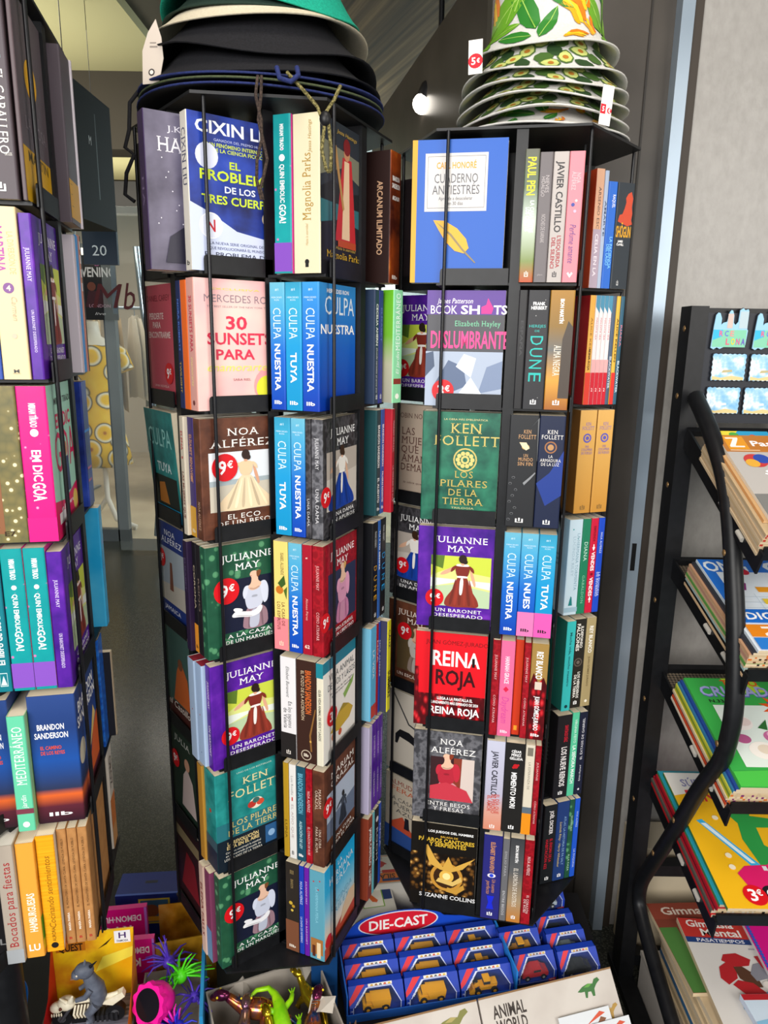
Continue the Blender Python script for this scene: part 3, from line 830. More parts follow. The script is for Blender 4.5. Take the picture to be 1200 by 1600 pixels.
fill(T1, 4, B_, 'front', [
    B('white spine with black foot', 30, '#e2e0e2', [s_('Elísabet Benavent', .76, .3, .2, '#555555', 'i'), s_('En los zapatos', .44, .26, .24, '#111111', 'S', .64), s_('de Valeria', .40, .2, .24, '#111111', 'S', .34), r_(0, 0, 1, .255, '#221e1e')] + PMARK('#d8d0c8', .06)),
    B('thick dark brown spine with orange lettering', 38, '#38211a', [s_('BRANDON SANDERSON', .70, .42, .28, '#d4662c', 'b', .62), s_('EL POZO DE LA ASCENSIÓN', .66, .48, .15, '#d8c0a0', 'n', .34), p_([(.95, .55), (1, .55), (.75, .28), (.8, .12), (.72, .12), (.66, .28)], '#8a6030'), d_(.72, .22, .05, '#d8a850'), d_(.5, .075, .26, '#c8b8a0'), d_(.5, .075, .22, '#38211a'), t_('llb', .5, .075, .24, .03, '#e8dcc8')]),
    B('white nature guide with teal heading and a fish', 13, '#dcd6c0', [r_(0, .86, 1, 1, '#1c7f8e'), s_('GUÍA VIDA ANIMAL DE RÍOS Y LAGOS', .5, .5, .34, '#5a5a50')], '#f0efe8',
      [r_(0, .88, 1, 1, '#1c7f96'), t_('VIDA ANIMAL', .56, .80, .78, .062, '#3a4a52', 'n'), t_('DE RÍOS Y LAGOS', .56, .70, .84, .062, '#3a4a52', 'n'), t_('las especies de ríos y lagos', .55, .62, .7, .02, '#3a4a52', 'n'), t_('guía de campo ilustrada', .55, .585, .6, .02, '#3a4a52', 'n'), p_([(.2, .2), (.45, .34), (.78, .34), (.92, .26), (.8, .18), (.45, .15)], '#c9a83a'), p_([(.45, .34), (.6, .40), (.78, .34)], '#a08a30'), p_([(.6, .5), (.95, .62), (.9, .54), (.65, .44)], '#8ab25a'), d_(.3, .14, .06, '#d8845a'), d_(.5, .12, .05, '#c85a3a')], stick=(.24, .40, .018, '3'), gap=1)])
fill(T1, 4, C_, 'right-hand', [
    B('sky blue spine', 27, '#5cb0d8', [s_('LA VIDA', .6, .3, .3, '#e8f4fa', 'n'), r_(.1, .02, .9, .16, '#c03a30')], '#7cc4e4'),
    B('thin red spine', 10, '#a01828', [s_('NOA', .7, .24, .5, '#f0c0c0')]),
    B('thin blue spine', 9, '#2240a0', [s_('NOA ALFÉREZ', .6, .4, .4, '#d8e0f8')]),
    B('yellow spine with dark lettering', 17, '#e4dc24', [s_('CÁLIZ', .8, .2, .4, '#3a3a3a'), s_('SUMMERS', .3, .3, .6, '#222222')], '#40405a', du=-.014)])
# --- sixth shelf
fill(T1, 5, D, 'out left', [B('dark green novel with woman in white', 18, '#1c2c24', (), '#22342a', [t_('JULIA', .5, .88, .6, .06, '#c8ccc4', 'S'), p_([(.4, .1), (.95, .1), (.85, .5), (.65, .62), (.5, .5)], '#c9b8b4'), d_(.66, .66, .10, '#c8967c')], stick=(.24, .62, .018, '9'))])
fill(T1, 5, A_, 'left-hand', [
    B('ochre spine half hidden', 20, '#c08a34', (), '#c9963c', du=-.004),
    B('thick teal novel with cream title and red emblem', 44, 'tealf', [d_(.5, .60, .09, '#b8402a'), r_(0, 0, 1, .32, '#3a5560'), r_(0, 0, 1, .22, '#1d2a3c')], 'tealf',
      [t_('UNO DE LOS BESTSELLER', .55, .95, .5, .014, '#cfe0d0', 'n'), t_('KEN', .56, .845, .36, .068, '#e2d6a0', 'S'), t_('FOLLETT', .56, .725, .78, .085, '#e2d6a0', 'S'), d_(.56, .555, .10, '#e8dcc8', .8), d_(.50, .55, .06, '#b8342a', .8), d_(.62, .55, .055, '#d04a30', .8), d_(.56, .585, .05, '#3a6a66', .8), r_(0, .26, 1, .45, '#28707a'), t_('LOS PILARES', .56, .41, .70, .058, '#d8c47a', 'S'), t_('DE LA TIERRA', .56, .325, .80, .058, '#d8c47a', 'S'),
       r_(0, 0, 1, .27, '#14202c'), t_('LA REVOLUCIÓN', .36, .215, .44, .034, '#e2c98a'), t_('ESTÁ EN EL AIRE', .36, .17, .46, .034, '#e2c98a'), t_('Cómo se construyó la catedral', .36, .12, .5, .02, '#e8e4d8', 'n'), t_('en la esperada precuela de', .36, .085, .5, .02, '#e8e4d8', 'n'), t_('LOS PILARES DE LA TIERRA', .36, .045, .54, .024, '#e8e4d8', 'n'), r_(.68, .05, .86, .25, '#2a5a8c'), r_(.88, .06, .91, .26, '#f2f4f4'), d_(.77, .15, .05, '#8ab0d8')], h=.19, w=.135, pages=M_PAGE)])
fill(T1, 5, B_, 'front', [
    B('ochre yellow spine', 11, '#b08a20', [s_('LUNA', .3, .2, .4, '#7a5a10')]),
    B('white spine with grey lettering', 14, '#e0deda', [s_('Luis Rosillo', .78, .2, .3, '#888888', 'n'), s_('EL AÑO QUE', .4, .36, .3, '#b0a0a0', 'n'), r_(.42, .62, .58, .66, '#c02a2a')] + PMARK('#444444')),
    B('petrol blue spine with pale lettering', 18, '#1c4c60', [s_('BRANDON SANDERSON', .72, .42, .5, '#6ab0c8'), s_('ALEACIÓN DE LEY', .28, .3, .28, '#a8d0d8')] + LOGO()),
    B('red spine with pale lettering', 13, 'reddamask', [s_('NOA ALFÉREZ', .66, .22, .36, '#f0c0c0', 'S'), s_('EL CORAZÓN DE RUBÍ', .24, .3, .34, '#f0c0c0', 'S')]),
    B('brown novel with misty sea picture', 23, 'brown', [s_('MARIAM', .72, .2, .22, '#d8c0ac', 'S', .64), s_('ORAZAL', .70, .2, .22, '#d8c0ac', 'S', .36), s_('UNA CURA', .3, .2, .2, '#d8c0ac', 'S', .64), s_('PARA EL ALMA', .28, .28, .2, '#d8c0ac', 'S', .36)], 'brown', [t_('MARIAM', .58, .87, .74, .062, '#f4efe8', 'S'), t_('ORAZAL', .58, .775, .74, .062, '#f4efe8', 'S'), r_(.08, .18, .98, .70, '#b4c2d6'), p_([(.08, .18), (.98, .18), (.98, .44), (.08, .38)], '#6a7a94'), ('woman', .58, .20, .34, '#2a3442', '#3a4452', '#2a3038', '#1c2024', .5), t_('UNA CURA', .58, .12, .56, .036, '#f4efe8', 'S'), t_('PARA EL ALMA', .58, .06, .76, .036, '#f4efe8', 'S')], stick=(.10, .58, .018, '9'))])
fill(T1, 5, C_, 'right-hand', [
    B('pale lilac spine', 16, '#b8b0cc', [s_('UN BARONET', .4, .3, .3, '#7a6a9a')]),
    B('purple marbled spine with white lettering', 19, 'purple', jul_spine('#e8dcf8'), 'purple'),
    B('purple marbled spine, slimmer', 16, 'purple', jul_spine('#e8dcf8'), 'purple'),
    B('purple marbled spine at the corner', 15, 'purple', jul_spine('#e8dcf8'), 'purple')])
# --- bottom shelf
fill(T1, 6, D, 'out left', [B('dark brown novel with red figure', 18, '#2a1416', (), '#2c1618', [r_(.05, .75, .95, .88, '#8a7a5a'), p_([(.2, .15), (.9, .15), (.75, .6), (.45, .65)], '#7a1c22')])])
fill(T1, 6, A_, 'left-hand', [
    B('pinkish cream spine with red lettering', 20, '#d9b8a8', [s_('ELENA FALLS', .5, .6, .4, '#8a3a30')], du=-.010),
    B('mauve spine with blue foot', 22, '#7a3a5a', [r_(0, 0, 1, .36, '#6a8ab4')], du=-.008),
    jul_caza('green clover novel with half-length woman in pale gown', 22, stick=(.20, .55, .019, '9'), w=.13)])
fill(T1, 6, B_, 'front', [
    B('dark flower-printed spine with brown foot', 27, '#2c2620', [t_('III', .5, .90, .3, .04, '#a08a5a', 'S'), s_('BRANDON', .77, .1, .2, '#a08a5a', 'n', .5), d_(.4, .55, .14, '#c9a83a'), d_(.6, .52, .12, '#b8922c'), d_(.5, .47, .1, '#d8bc50'), r_(0, 0, 1, .35, '#7a4c34')] + LOGO('#f0e8d8', .055)),
    B('royal blue spine with white lettering', 10, '#1c3cae', [s_('NOA ALFÉREZ', .7, .26, .44, '#d8e0f8', 'S'), s_('LA DAMA DE INVIERNO', .28, .3, .4, '#d8e0f8', 'S')]),
    B('violet spine with pale lettering', 10, '#6a1ca0', jul_spine('#d8b8e8')),
    B('light blue seaside novel with red harbour town', 31, '#5c9fb4', [s_('LA HERMANA PERLA', .62, .4, .18, '#8acadc', 'n'), d_(.3, .88, .05, '#c23a3a'), d_(.6, .80, .05, '#c23a3a'), d_(.7, .9, .05, '#c23a3a'), r_(.1, .06, .9, .24, '#a8703a'), r_(.2, .03, .4, .16, '#5a2a1c'), r_(.5, .02, .75, .2, '#e8d0a8')], 'skysea',
      [t_('LA', .5, .90, .14, .05, '#eaf6fa', 'n'), t_('HERMANA', .55, .80, .8, .07, '#eaf6fa', 'S'), t_('PERLA', .55, .70, .6, .07, '#eaf6fa', 'S'), t_('LUCINDA', .56, .45, .7, .06, '#6ab0cc', 'S'), t_('RILEY', .56, .36, .5, .06, '#6ab0cc', 'S'), p_([(0, 0), (1, 0), (1, .30), (.7, .22), (.4, .14), (0, .06)], '#c04a34'), p_([(.5, .1), (1, .16), (1, .34), (.8, .36), (.6, .26)], '#e0c4a0'), d_(.12, .12, .10, '#d8262c')])])
fill(T1, 6, C_, 'right-hand', [
    B('rusty orange spine with white lettering', 22, '#8a3c28', [s_('JAVIER CASTILLO', .64, .46, .4), s_('LA GRIETA', .26, .2, .4)]),
    B('pale teal spine', 11, '#6ab4bc', [s_('ALMA', .5, .3, .4, '#ffffff', 'n')]),
    B('black spine with white lettering', 20, '#14151c', [d_(.5, .86, .3, '#e8e0e0'), s_('ROOM', .55, .4, .4, '#d0d0d8', 'n')]),
    B('bright blue spine', 12, '#1c48b0', [s_('NOA', .6, .3, .4, '#d0d8f8')])])

# ================================================================== RIGHT RACK
D, A_, B_, C_ = ('Y', 0), ('X', 1), ('Y', 1), ('X', 2)
fill(T2, 0, A_, 'out centre', [B('blue notebook with golden leaf and white title panel', 20, '#d9a01e', (), '#1358b8',
      [r_(0, 0, .055, 1, '#d8a01c'), r_(.14, .47, .80, .90, '#cfccca'), r_(.168, .495, .775, .878, '#3a3a40'), r_(.171, .498, .772, .875, '#cfccca'), t_('CARL HONORÉ', .47, .81, .42, .042, '#d09a24'), t_('CUADERNO', .47, .715, .46, .062, '#5a5a60', 'n'), t_('ANTIESTRÉS', .47, .63, .50, .062, '#5a5a60', 'n'), t_('Aprende a desacelerar', .47, .567, .36, .024, '#5a5a60', 'n'), t_('en 30 días', .47, .53, .16, .024, '#5a5a60', 'n'),
       p_([(.24, .405), (.36, .40), (.50, .34), (.60, .26), (.63, .19), (.58, .15), (.48, .17), (.38, .24), (.30, .33)], '#e0a928'), p_([(.24, .41), (.42, .29), (.56, .17), (.70, .075), (.71, .08), (.57, .185), (.44, .30)], '#8a7a50')], h=.215, w=.150, du=-.034)])
fill(T2, 0, D, 'out left', [B('dark novel hidden behind the blue notebook', 16, '#2a2226', (), '#2c2428')])
fill(T2, 0, B_, 'front', [
    B('misty forest spine with yellow lettering', 22, 'paulpen', [s_('PAUL PEN', .80, .28, .55, '#e8e020'), s_('LA CASA ENTRE', .50, .24, .26, '#ffffff', 'b', .66), s_('LOS CACTUS', .48, .18, .26, '#ffffff', 'b', .36)] + PMARK('#f0e0d0'), h=.195),
    B('warm grey spine with pale lettering', 20, '#6a6466', [s_('NIEVES', .76, .13, .26, '#b8b0b0', 'n', .64), s_('HIDALGO', .74, .15, .26, '#b8b0b0', 'n', .34), s_('NOCHES DE KARNAK', .42, .22, .3, '#b8b0b0', 'n')] + [t_('plaza', .5, .06, .4, .014, '#a8a0a0', 'n')], h=.19),
    B('pale grey spine with bold dark author name', 23, '#b4aca8', [s_('JAVIER CASTILLO', .66, .54, .42, '#2a2628'), s_('L\'ESQUERDA', .24, .25, .24, '#a03036', 'b', .66), s_('DEL SILENCI', .23, .24, .24, '#a03036', 'b', .30)] + PMARK('#3a3438'), h=.19),
    B('rose pink spine with script title', 23, '#e08490', [s_('NOA', .80, .08, .26, '#f4c0c4', 'S', .66), s_('ALFÉREZ', .78, .14, .26, '#f4c0c4', 'S', .36), d_(.4, .60, .12, '#3a4a9a'), d_(.6, .63, .09, '#f4c0c4'), d_(.55, .55, .10, '#e0b0c8'), s_('Perfume amante', .30, .30, .4, '#5a4a8a', 'i'), p_([(.3, .07), (.5, .035), (.7, .07), (.6, .08), (.5, .06), (.4, .08)], '#f4f0f0')], h=.19)])
fill(T2, 0, C_, 'right-hand', [
    B('peach spine with burnt orange back', 20, '#d8a888', [s_('ARSENIO ESCOLAR', .6, .5, .3, '#3a3030', 'n'), r_(0, 0, 1, .5, '#b0a0b0'), s_('CELIA EN LA', .28, .36, .36, '#e8e0e8')], back='#a63a1a', h=.19, w=.13),
    B('thin white and blue spine', 10, '#a8b8d0', [s_('AMARTE', .6, .3, .4, '#3a4a6a')], h=.188),
    B('blue spine with white lettering', 22, '#2a68c8', [s_('RAQUEL', .82, .12, .3, '#ffffff', 'n', .66), s_('LA PACIENCIA', .34, .3, .3, '#7ac0f0', 'b', .66), s_('DEL LAGO', .32, .2, .3, '#7ac0f0', 'b', .34)], h=.172),
    B('thick charcoal spine with red warrior, yellow title', 43, '#2a3138', [p_([(.62, .90), (.80, .92), (.92, .86), (.88, .78), (.94, .72), (.90, .66), (.98, .62), (.70, .60), (.40, .62), (.12, .64), (.2, .70), (.36, .71), (.46, .76), (.54, .82), (.50, .86)], '#c2472c'), t_('SHŌGUN', .50, .545, .86, .10, '#e2a420'), t_('JAMES', .36, .455, .3, .02), t_('CLAVELL', .36, .425, .42, .02)] + [r_(.34, .035, .355, .075, '#e0e0e0'), r_(.34, .035, .44, .042, '#e0e0e0'), r_(.425, .035, .44, .075, '#e0e0e0'), r_(.383, .05, .397, .085, '#e0e0e0')], '#2a3138', h=.172, back='#1f262c')], .80)
# second
fill(T2, 1, D, 'out left', [jul_baronet('dim purple novel with woman in a red gown', 18, du=-.006)])
fill(T2, 1, A_, 'out centre', [B('grey novel with pink title and blue crystals', 20, '#3a2a5a', (), '#4a4a50',
      [r_(0, .78, 1, 1, '#5a3a90'), t_('James Patterson', .36, .905, .46, .042, '#f4f0f8', 'i'), t_('BOOK', .22, .825, .34, .07, '#ffffff', 'n'), t_('SH', .56, .825, .24, .07, '#ffffff'), p_([(.70, .79), (.83, .79), (.85, .84), (.78, .93), (.76, .87), (.70, .85)], '#ee2a8a'), t_('TS', .94, .825, .17, .07, '#ffffff'), t_('Elizabeth Hayley', .66, .70, .58, .046, '#7ac8a0', 'S'), t_('DESLUMBRANTE', .56, .55, 1.0, .14, '#f0468e'), r_(0, 0, 1, .44, '#a8b4c8'), p_([(.1, .1), (.3, .36), (.5, .30), (.55, .12), (.3, .04)], '#5a6a88'), p_([(.4, .3), (.5, .42), (.66, .38), (.6, .2)], '#dce4f0'), p_([(.7, .05), (.8, .3), (1, .36), (1, .1)], '#7a8aa8'), p_([(0, .2), (.12, .3), (.1, .44), (0, .42)], '#485670'), p_([(.45, .05), (.6, .2), (.75, .04)], '#e8eef6')], stick=(.24, .09, .0185, '3'), du=-.004, w=.128)])
fill(T2, 1, B_, 'front', [
    B('black spine edge in shadow', 14, '#1a191b', [s_('ESPAÑA', .6, .3, .3, '#3a3a3c')], gap=0),
    B('black spine with turquoise vertical title', 34, '#26262a', [t_('FRANK', .52, .89, .56, .026), t_('HERBERT', .52, .855, .72, .026), t_('HEREJES', .5, .705, .76, .022, '#2ab8b0', 'n'), t_('DE', .5, .665, .22, .016, '#2ab8b0', 'n')] + [s_(ch, yy, .075, .58, '#22b8b0', 'n') for ch, yy in (('D', .585), ('U', .485), ('N', .385), ('E', .275))] + [d_(.4, .79, .02, '#d0d0d0'), d_(.8, .92, .015, '#d0d0d0'), d_(.7, .1, .015, '#d0d0d0')] + PMARK()),
    B('ochre landscape spine with white lettering', 38, 'alma', [s_('IBON MARTÍN', .83, .2, .15), s_('ALMA NEGRA', .42, .26, .28, '#f4ead8', 'S', .42), p_([(.55, .1), (1, .1), (1, .7), (.8, .75), (.6, .6)], '#4a4038')] + PMARK())])
fill(T2, 1, C_, 'right-hand', [B('yellow spine with red foot and red back', 14, '#e0a848', [s_('ALICE KELLEN', .6, .4, .3, '#7a4a20', 'n'), r_(0, 0, 1, .30, '#d83a2a'), s_('REINA ROJA', .42, .2, .34, '#3a2010')], back='#9a1a22', w=.13)] +
    [B('slim white spine with red foot' + x, 10, '#e8dede', [p_([(0, .90), (1, .84), (1, 1), (0, 1)], '#4a8aa8'), s_('MALDITA SEA', .70, .2, .4, '#c86a7a', 'n'), r_(0, .30, 1, .42, '#e0a8a8'), r_(0, 0, 1, .30, '#c81c30'), t_('2', .5, .14, .4, .03, '#f0d0d0')], w=.13) for x in ('', '', '', '')] +
    [B('slim grey blue spine', 10, '#4a5a70', [s_('BLACKWATER', .3, .3, .5, '#c8d0d8')], w=.13), B('slim yellow spine with red foot', 10, '#e0b040', [r_(0, 0, 1, .30, '#d8322a'), s_('ALICE KELLEN', .6, .4, .4, '#5a4010')], w=.13), B('slim teal blue spine', 10, '#2f5a70', [s_('BLACKWATER', .26, .3, .5, '#c8d8e0'), s_('RIADA', .64, .2, .4, '#c87a8a')], w=.13)], .80)
# third
fill(T2, 2, D, 'out left', [B('beige novel with large red brown title', 20, '#a8988a', (), '#b0a090', [t_('ROBIN NORWOOD', .56, .88, .9, .05, '#5a4038', 'n')] + [t_(a, .2 + l / 2, y, l, .072, '#5a3a34', 'S') for a, y, l in (('LAS', .71, .26), ('MUJERES', .61, .68), ('QUE', .51, .34), ('AMAN', .41, .5), ('DEMASIADO', .31, .86))] + [t_('la obra que te cambia', .6, .14, .7, .02, '#5a4038', 'i')])])
fill(T2, 2, A_, 'out centre', [B('thick green cloth-like novel with gold title and medallion', 30, 'greenf', (), 'greenf',
      [t_('LA OBRA MÁS EMBLEMÁTICA', .56, .93, .56, .016, '#d8cc90', 'n'), t_('KEN', .57, .845, .40, .088, '#cbb868', 'S'), t_('FOLLETT', .58, .725, .84, .088, '#cbb868', 'S'), d_(.57, .54, .155, '#cbb868'), d_(.57, .54, .135, '#2a6a50')] + [d_(.57 + .095 * math.cos(i * PI / 5), .54 + .063 * math.sin(i * PI / 5), .028, '#d8c878') for i in range(10)] + [d_(.57, .54, .055, '#d8c878'), d_(.57, .54, .03, '#2a6a50')] + [t_(a, .56, y, l, .062, '#c0ac5c', 'S') for a, y, l in (('LOS', .395, .24), ('PILARES', .305, .62), ('DE LA', .215, .38), ('TIERRA', .125, .54))] + [t_('TRILOGÍA', .56, .06, .3, .016, '#d8cc90', 'n')], h=.19, w=.132, du=-.006)])
fill(T2, 2, B_, 'front', [
    B('thick black spine with silver thorn pattern', 48, '#232427', [t_('KEN', .62, .855, .26, .032, '#d0a070', 'S'), t_('FOLLETT', .62, .81, .6, .036, '#d0a070', 'S'), d_(.58, .72, .13, '#d0a860', .7), p_([(.46, .72), (.36, .76), (.6, .76), (.72, .71), (.6, .69)], '#e8d8b0'), t_('UN', .6, .645, .16, .026, '#d0a070', 'S'), t_('MUNDO', .6, .61, .5, .03, '#d0a070', 'S'), t_('SIN FIN', .6, .57, .52, .03, '#d0a070', 'S')] + [d_(.12 + .10 * ((i * 7) % 3), .06 + .055 * i, .055, '#8a8c90', .8) for i in range(8)] + [d_(.12 + .10 * ((i * 7) % 3), .06 + .055 * i, .045, '#232427', .8) for i in range(8)] + [p_([(.55, .40), (.8, .46), (.95, .5), (.97, .49), (.82, .44), (.6, .38)], '#8a8c90'), p_([(.75, .9), (.95, .96), (.97, .8), (.99, .6), (1, .6), (1, .98)], '#6a6c70')] + PMARK('#e0e0e0', .055), h=.19),
    B('midnight blue spine with copper emblem', 42, '#16203e', [p_([(0, .4), (.5, .5), (1, .7), (1, .3), (.4, .2)], '#1f3a8a'), t_('KEN', .52, .86, .40, .034, '#e8e4e0', 'S'), t_('FOLLETT', .52, .815, .84, .036, '#e8e4e0', 'S'), d_(.48, .725, .24, '#a06a40'), d_(.48, .725, .19, '#2a2e4a'), d_(.48, .725, .12, '#b88a5a'), t_('LA', .5, .645, .18, .024, '#e8e4e0', 'S'), t_('ARMADURA', .5, .61, .82, .026, '#e8e4e0', 'S'), t_('DE LA LUZ', .5, .575, .7, .026, '#e8e4e0', 'S')] + PMARK('#e0e0e0', .05), h=.19)])
fill(T2, 2, C_, 'right-hand', [B('thick gold spine with violet emblem' + x, 44, 'gold', [t_('KEN', .5, .87, .3, .03, '#7a6ab0', 'S'), t_('FOLLETT', .5, .83, .7, .034, '#7a6ab0', 'S'), d_(.48, .735, .24, '#5a56b0'), d_(.48, .735, .16, '#d0a050'), d_(.48, .735, .10, '#5a56b0'), t_('UNA', .5, .655, .24, .02, '#7a6ab0', 'S'), t_('COLUMNA', .5, .625, .66, .024, '#7a6ab0', 'S'), t_('DE FUEGO', .5, .592, .66, .024, '#7a6ab0', 'S')] + PMARK('#8a6a3a', .055), back='#7a5020', h=.19, w=.13, gap=1) for x in ('', '')], .80)
# fourth
fill(T2, 3, D, 'out left', [jul_dama('dim patterned novel with woman in a blue gown', 20, stick=(.28, .32, .0165, '9'))])
fill(T2, 3, A_, 'out centre', [jul_baronet('bright purple novel, woman in red gown by water', 20, w=.135, du=-.008)])
fill(T2, 3, B_, 'front', [
    culpa('NUESTRA', 'culpa1', 29, 'royal blue spine with long white title'),
    culpa('NUES', 'culpa1', 29, 'blue spine with pink foot', '#e07ab4'),
    culpa('TUYA', 'culpa2', 30, 'cyan spine with bright pink foot', '#e45ab0')])
fill(T2, 3, C_, 'right-hand', [
    B('pale blue stormy-sky spine with teal sail', 36, '#c2d6e2', [d_(.3, .9, .05, '#3a9a9a'), d_(.7, .8, .04, '#3a9a9a'), s_('LUCINDA RILEY', .62, .42, .18, '#9ab4c4', 'S', .42), s_('LA HERMANA TORMENTA', .56, .6, .2, '#7aa0b0', 'S', .72), p_([(.3, .10), (.6, .10), (.52, .19), (.44, .20)], '#1f7a7a'), r_(0, .03, 1, .08, '#9ab8c8')], 'storm', back='storm', bops=[r_(.15, .6, .85, .62, '#7a98a8'), r_(.15, .55, .85, .57, '#7a98a8'), r_(.15, .5, .85, .52, '#7a98a8'), r_(.15, .45, .7, .47, '#7a98a8'), r_(.1, .08, .4, .18, '#2a2a38')], w=.13),
    B('emerald green spine', 22, '#1f7a58', [s_('DIANA', .66, .2, .4, '#c8e8d8', 'S'), s_('GABALDON', .26, .3, .3, '#8ac8a8', 'S')]),
    B('red spine with white arrows', 20, '#c8183a', [s_('EMPRENDE', .84, .16, .3, '#7a0c20'), s_('VENDES', .55, .2, .44), s_('VENDES', .28, .2, .44), p_([(.3, .70), (.5, .66), (.7, .70), (.56, .70), (.56, .73), (.44, .73), (.44, .70)], '#ffffff'), p_([(.3, .14), (.5, .18), (.7, .14), (.56, .14), (.56, .11), (.44, .11), (.44, .14)], '#ffffff'), d_(.5, .415, .16, '#7a0c20')]),
    B('cobalt blue spine', 17, '#1c48c0', [s_('NOA ALFÉREZ', .74, .22, .3, '#d8e0f8', 'S'), s_('LA DUQUESA', .3, .26, .3, '#d8e0f8', 'S', .64), s_('DE INVIERNO', .3, .26, .3, '#d8e0f8', 'S', .34)])], .80)
# fifth
fill(T2, 4, D, 'out left', [B('brown novel with embracing couple picture', 20, 'brown', (), 'brown', [t_('JULIANNE', .58, .88, .74, .06, '#e8dcd0', 'S'), t_('MAY', .58, .79, .36, .06, '#e8dcd0', 'S'), r_(.2, .16, .98, .72, '#5a4a30'), ('bust', .6, .165, .5, '#b8b0a8', '#d8a888', '#4a2a1c', '#8a7a70'), t_('UN ESCÁNDALO', .56, .10, .7, .035, '#e8dcd0', 'S')], stick=(.36, .66, .0185, '9'))])
fill(T2, 4, A_, 'out centre', [B('bright red thriller with white and black title', 18, '#c01020', (), '#e01422',
      [r_(0, 0, 1, .30, 'redpile'), r_(0, 0, .06, .6, 'redpile'), t_('JUAN GÓMEZ-JURADO', .58, .895, .86, .042, '#7a1418', 'n'), t_('REINA', .58, .715, .66, .15, '#f0ecec'), t_('ROJA', .58, .50, .56, .15, '#3a0a10'), p_([(.80, .64), (.84, .64), (.835, .74), (.80, .74)], '#1a0c0c'), t_('LLEGA A LA PANTALLA EL', .58, .255, .5, .03), t_('LANZAMIENTO MÁS ESPERADO DE 2024', .58, .205, .66, .028), t_('REINA ROJA', .58, .115, .70, .075)], w=.132, du=-.008)])
fill(T2, 4, B_, 'front', [
    B('dark red spine', 14, 'reddamask', jul_spine('#e8b8b8', 'CÓMO ATRAPAR')),
    B('candy pink spine with script title', 25, '#e66a98', [s_('HANNAH GRACE', .70, .28, .3, '#fce4ee'), p_([(.3, .50), (.5, .47), (.7, .50), (.5, .53)], '#d8244a'), s_('Daydream', .28, .28, .5, '#d04a9a', 'i')] + LOGO('#fce4ee', .05)),
    B('orange red spine set back', 15, '#c83a1c', [r_(.3, .05, .7, .1, '#e8a030')], du=.010),
    B('slim dark red spine', 12, 'reddamask', jul_spine('#e8b8b8', 'CÓMO ATRAPAR')),
    B('gold and red spine with white title', 30, '#a08044', [r_(0, 0, 1, .58, 'redpile'), p_([(0, .58), (1, .58), (.8, .66), (.5, .60), (.2, .7)], 'redpile'), s_('REY BLANCO', .78, .28, .36), r_(.3, .53, .7, .61, '#d8c8b8'), s_('JUAN GÓMEZ-JURADO', .28, .36, .26)] + LOGO('#ffffff', .05))])
fill(T2, 4, C_, 'right-hand', [
    B('turquoise spine with dark teal back', 25, '#35b4b4', [s_('Mucha vida, mucho maestro', .58, .6, .24, '#1a5a60'), d_(.5, .05, .18, '#103a40')], back='#1f6a60', w=.135, du=-.006),
    B('black spine with ring and white lettering', 34, '#26231f', [d_(.5, .52, .34, '#5a5048'), d_(.5, .52, .24, '#26231f'), d_(.5, .52, .14, '#6a6058'), s_('ILDEFONSO', .80, .24, .2, '#f0ece4', 'b', .64), s_('FALCONES', .80, .3, .26, '#f0ece4', 'b', .34), s_('LOS HEREDEROS', .26, .3, .2, '#f0ece4', 'b', .64), s_('DE LA TIERRA', .25, .26, .2, '#f0ece4', 'b', .36)] + PMARK()),
    B('khaki beige spine with white title', 27, '#a8966c', [s_('REY BLANCO', .76, .30, .36, '#f6f2ea'), s_('JUAN GÓMEZ JURADO', .40, .34, .18, '#6a5a38'), d_(.5, .06, .14, '#f4ecd8')])], .80)
# sixth
fill(T2, 5, D, 'out left', [B('cream novel with black curved silhouette', 20, '#b8b0a2', (), '#beb6a8', [p_([(.2, .42), (.3, .50), (.5, .5), (.75, .42), (1, .2), (1, .12), (.85, .22), (.7, .34), (.5, .38), (.3, .4), (.25, .3), (.2, .3)], '#17171a'), p_([(.1, 1), (.13, 1), (.5, .62), (1, .5), (1, .49), (.48, .6)], '#3a3a3c'), t_('VI', .92, .66, .14, .04, '#b8302a'), t_('tmr', .8, .05, .14, .03, '#2a2a2c')])])
fill(T2, 5, A_, 'out centre', [B('grey patterned novel with woman in a red robe', 20, 'greydamask', (), 'greydamask',
      [t_('NOA', .56, .885, .34, .064, '#f4f2f0', 'S'), t_('ALFÉREZ', .58, .78, .66, .064, '#f4f2f0', 'S'), r_(.26, .18, .90, .70, '#3a2024'), p_([(.70, .18), (.90, .18), (.90, .70), (.72, .70)], '#d8c8c0'), p_([(.60, .2), (.70, .2), (.72, .70), (.60, .70)], '#8a3a2a'), ('bust', .50, .185, .5, '#b82a3c', '#e8bca0', '#8a3a22', '#d8909a'), p_([(.26, .18), (.90, .18), (.8, .32), (.5, .40), (.26, .34)], '#c83a4a'), t_('ENTRE BESOS', .54, .125, .64, .044, '#f4f2f0', 'S'), t_('Y FRESAS', .54, .065, .46, .044, '#f4f2f0', 'S')], w=.13, du=-.006)])
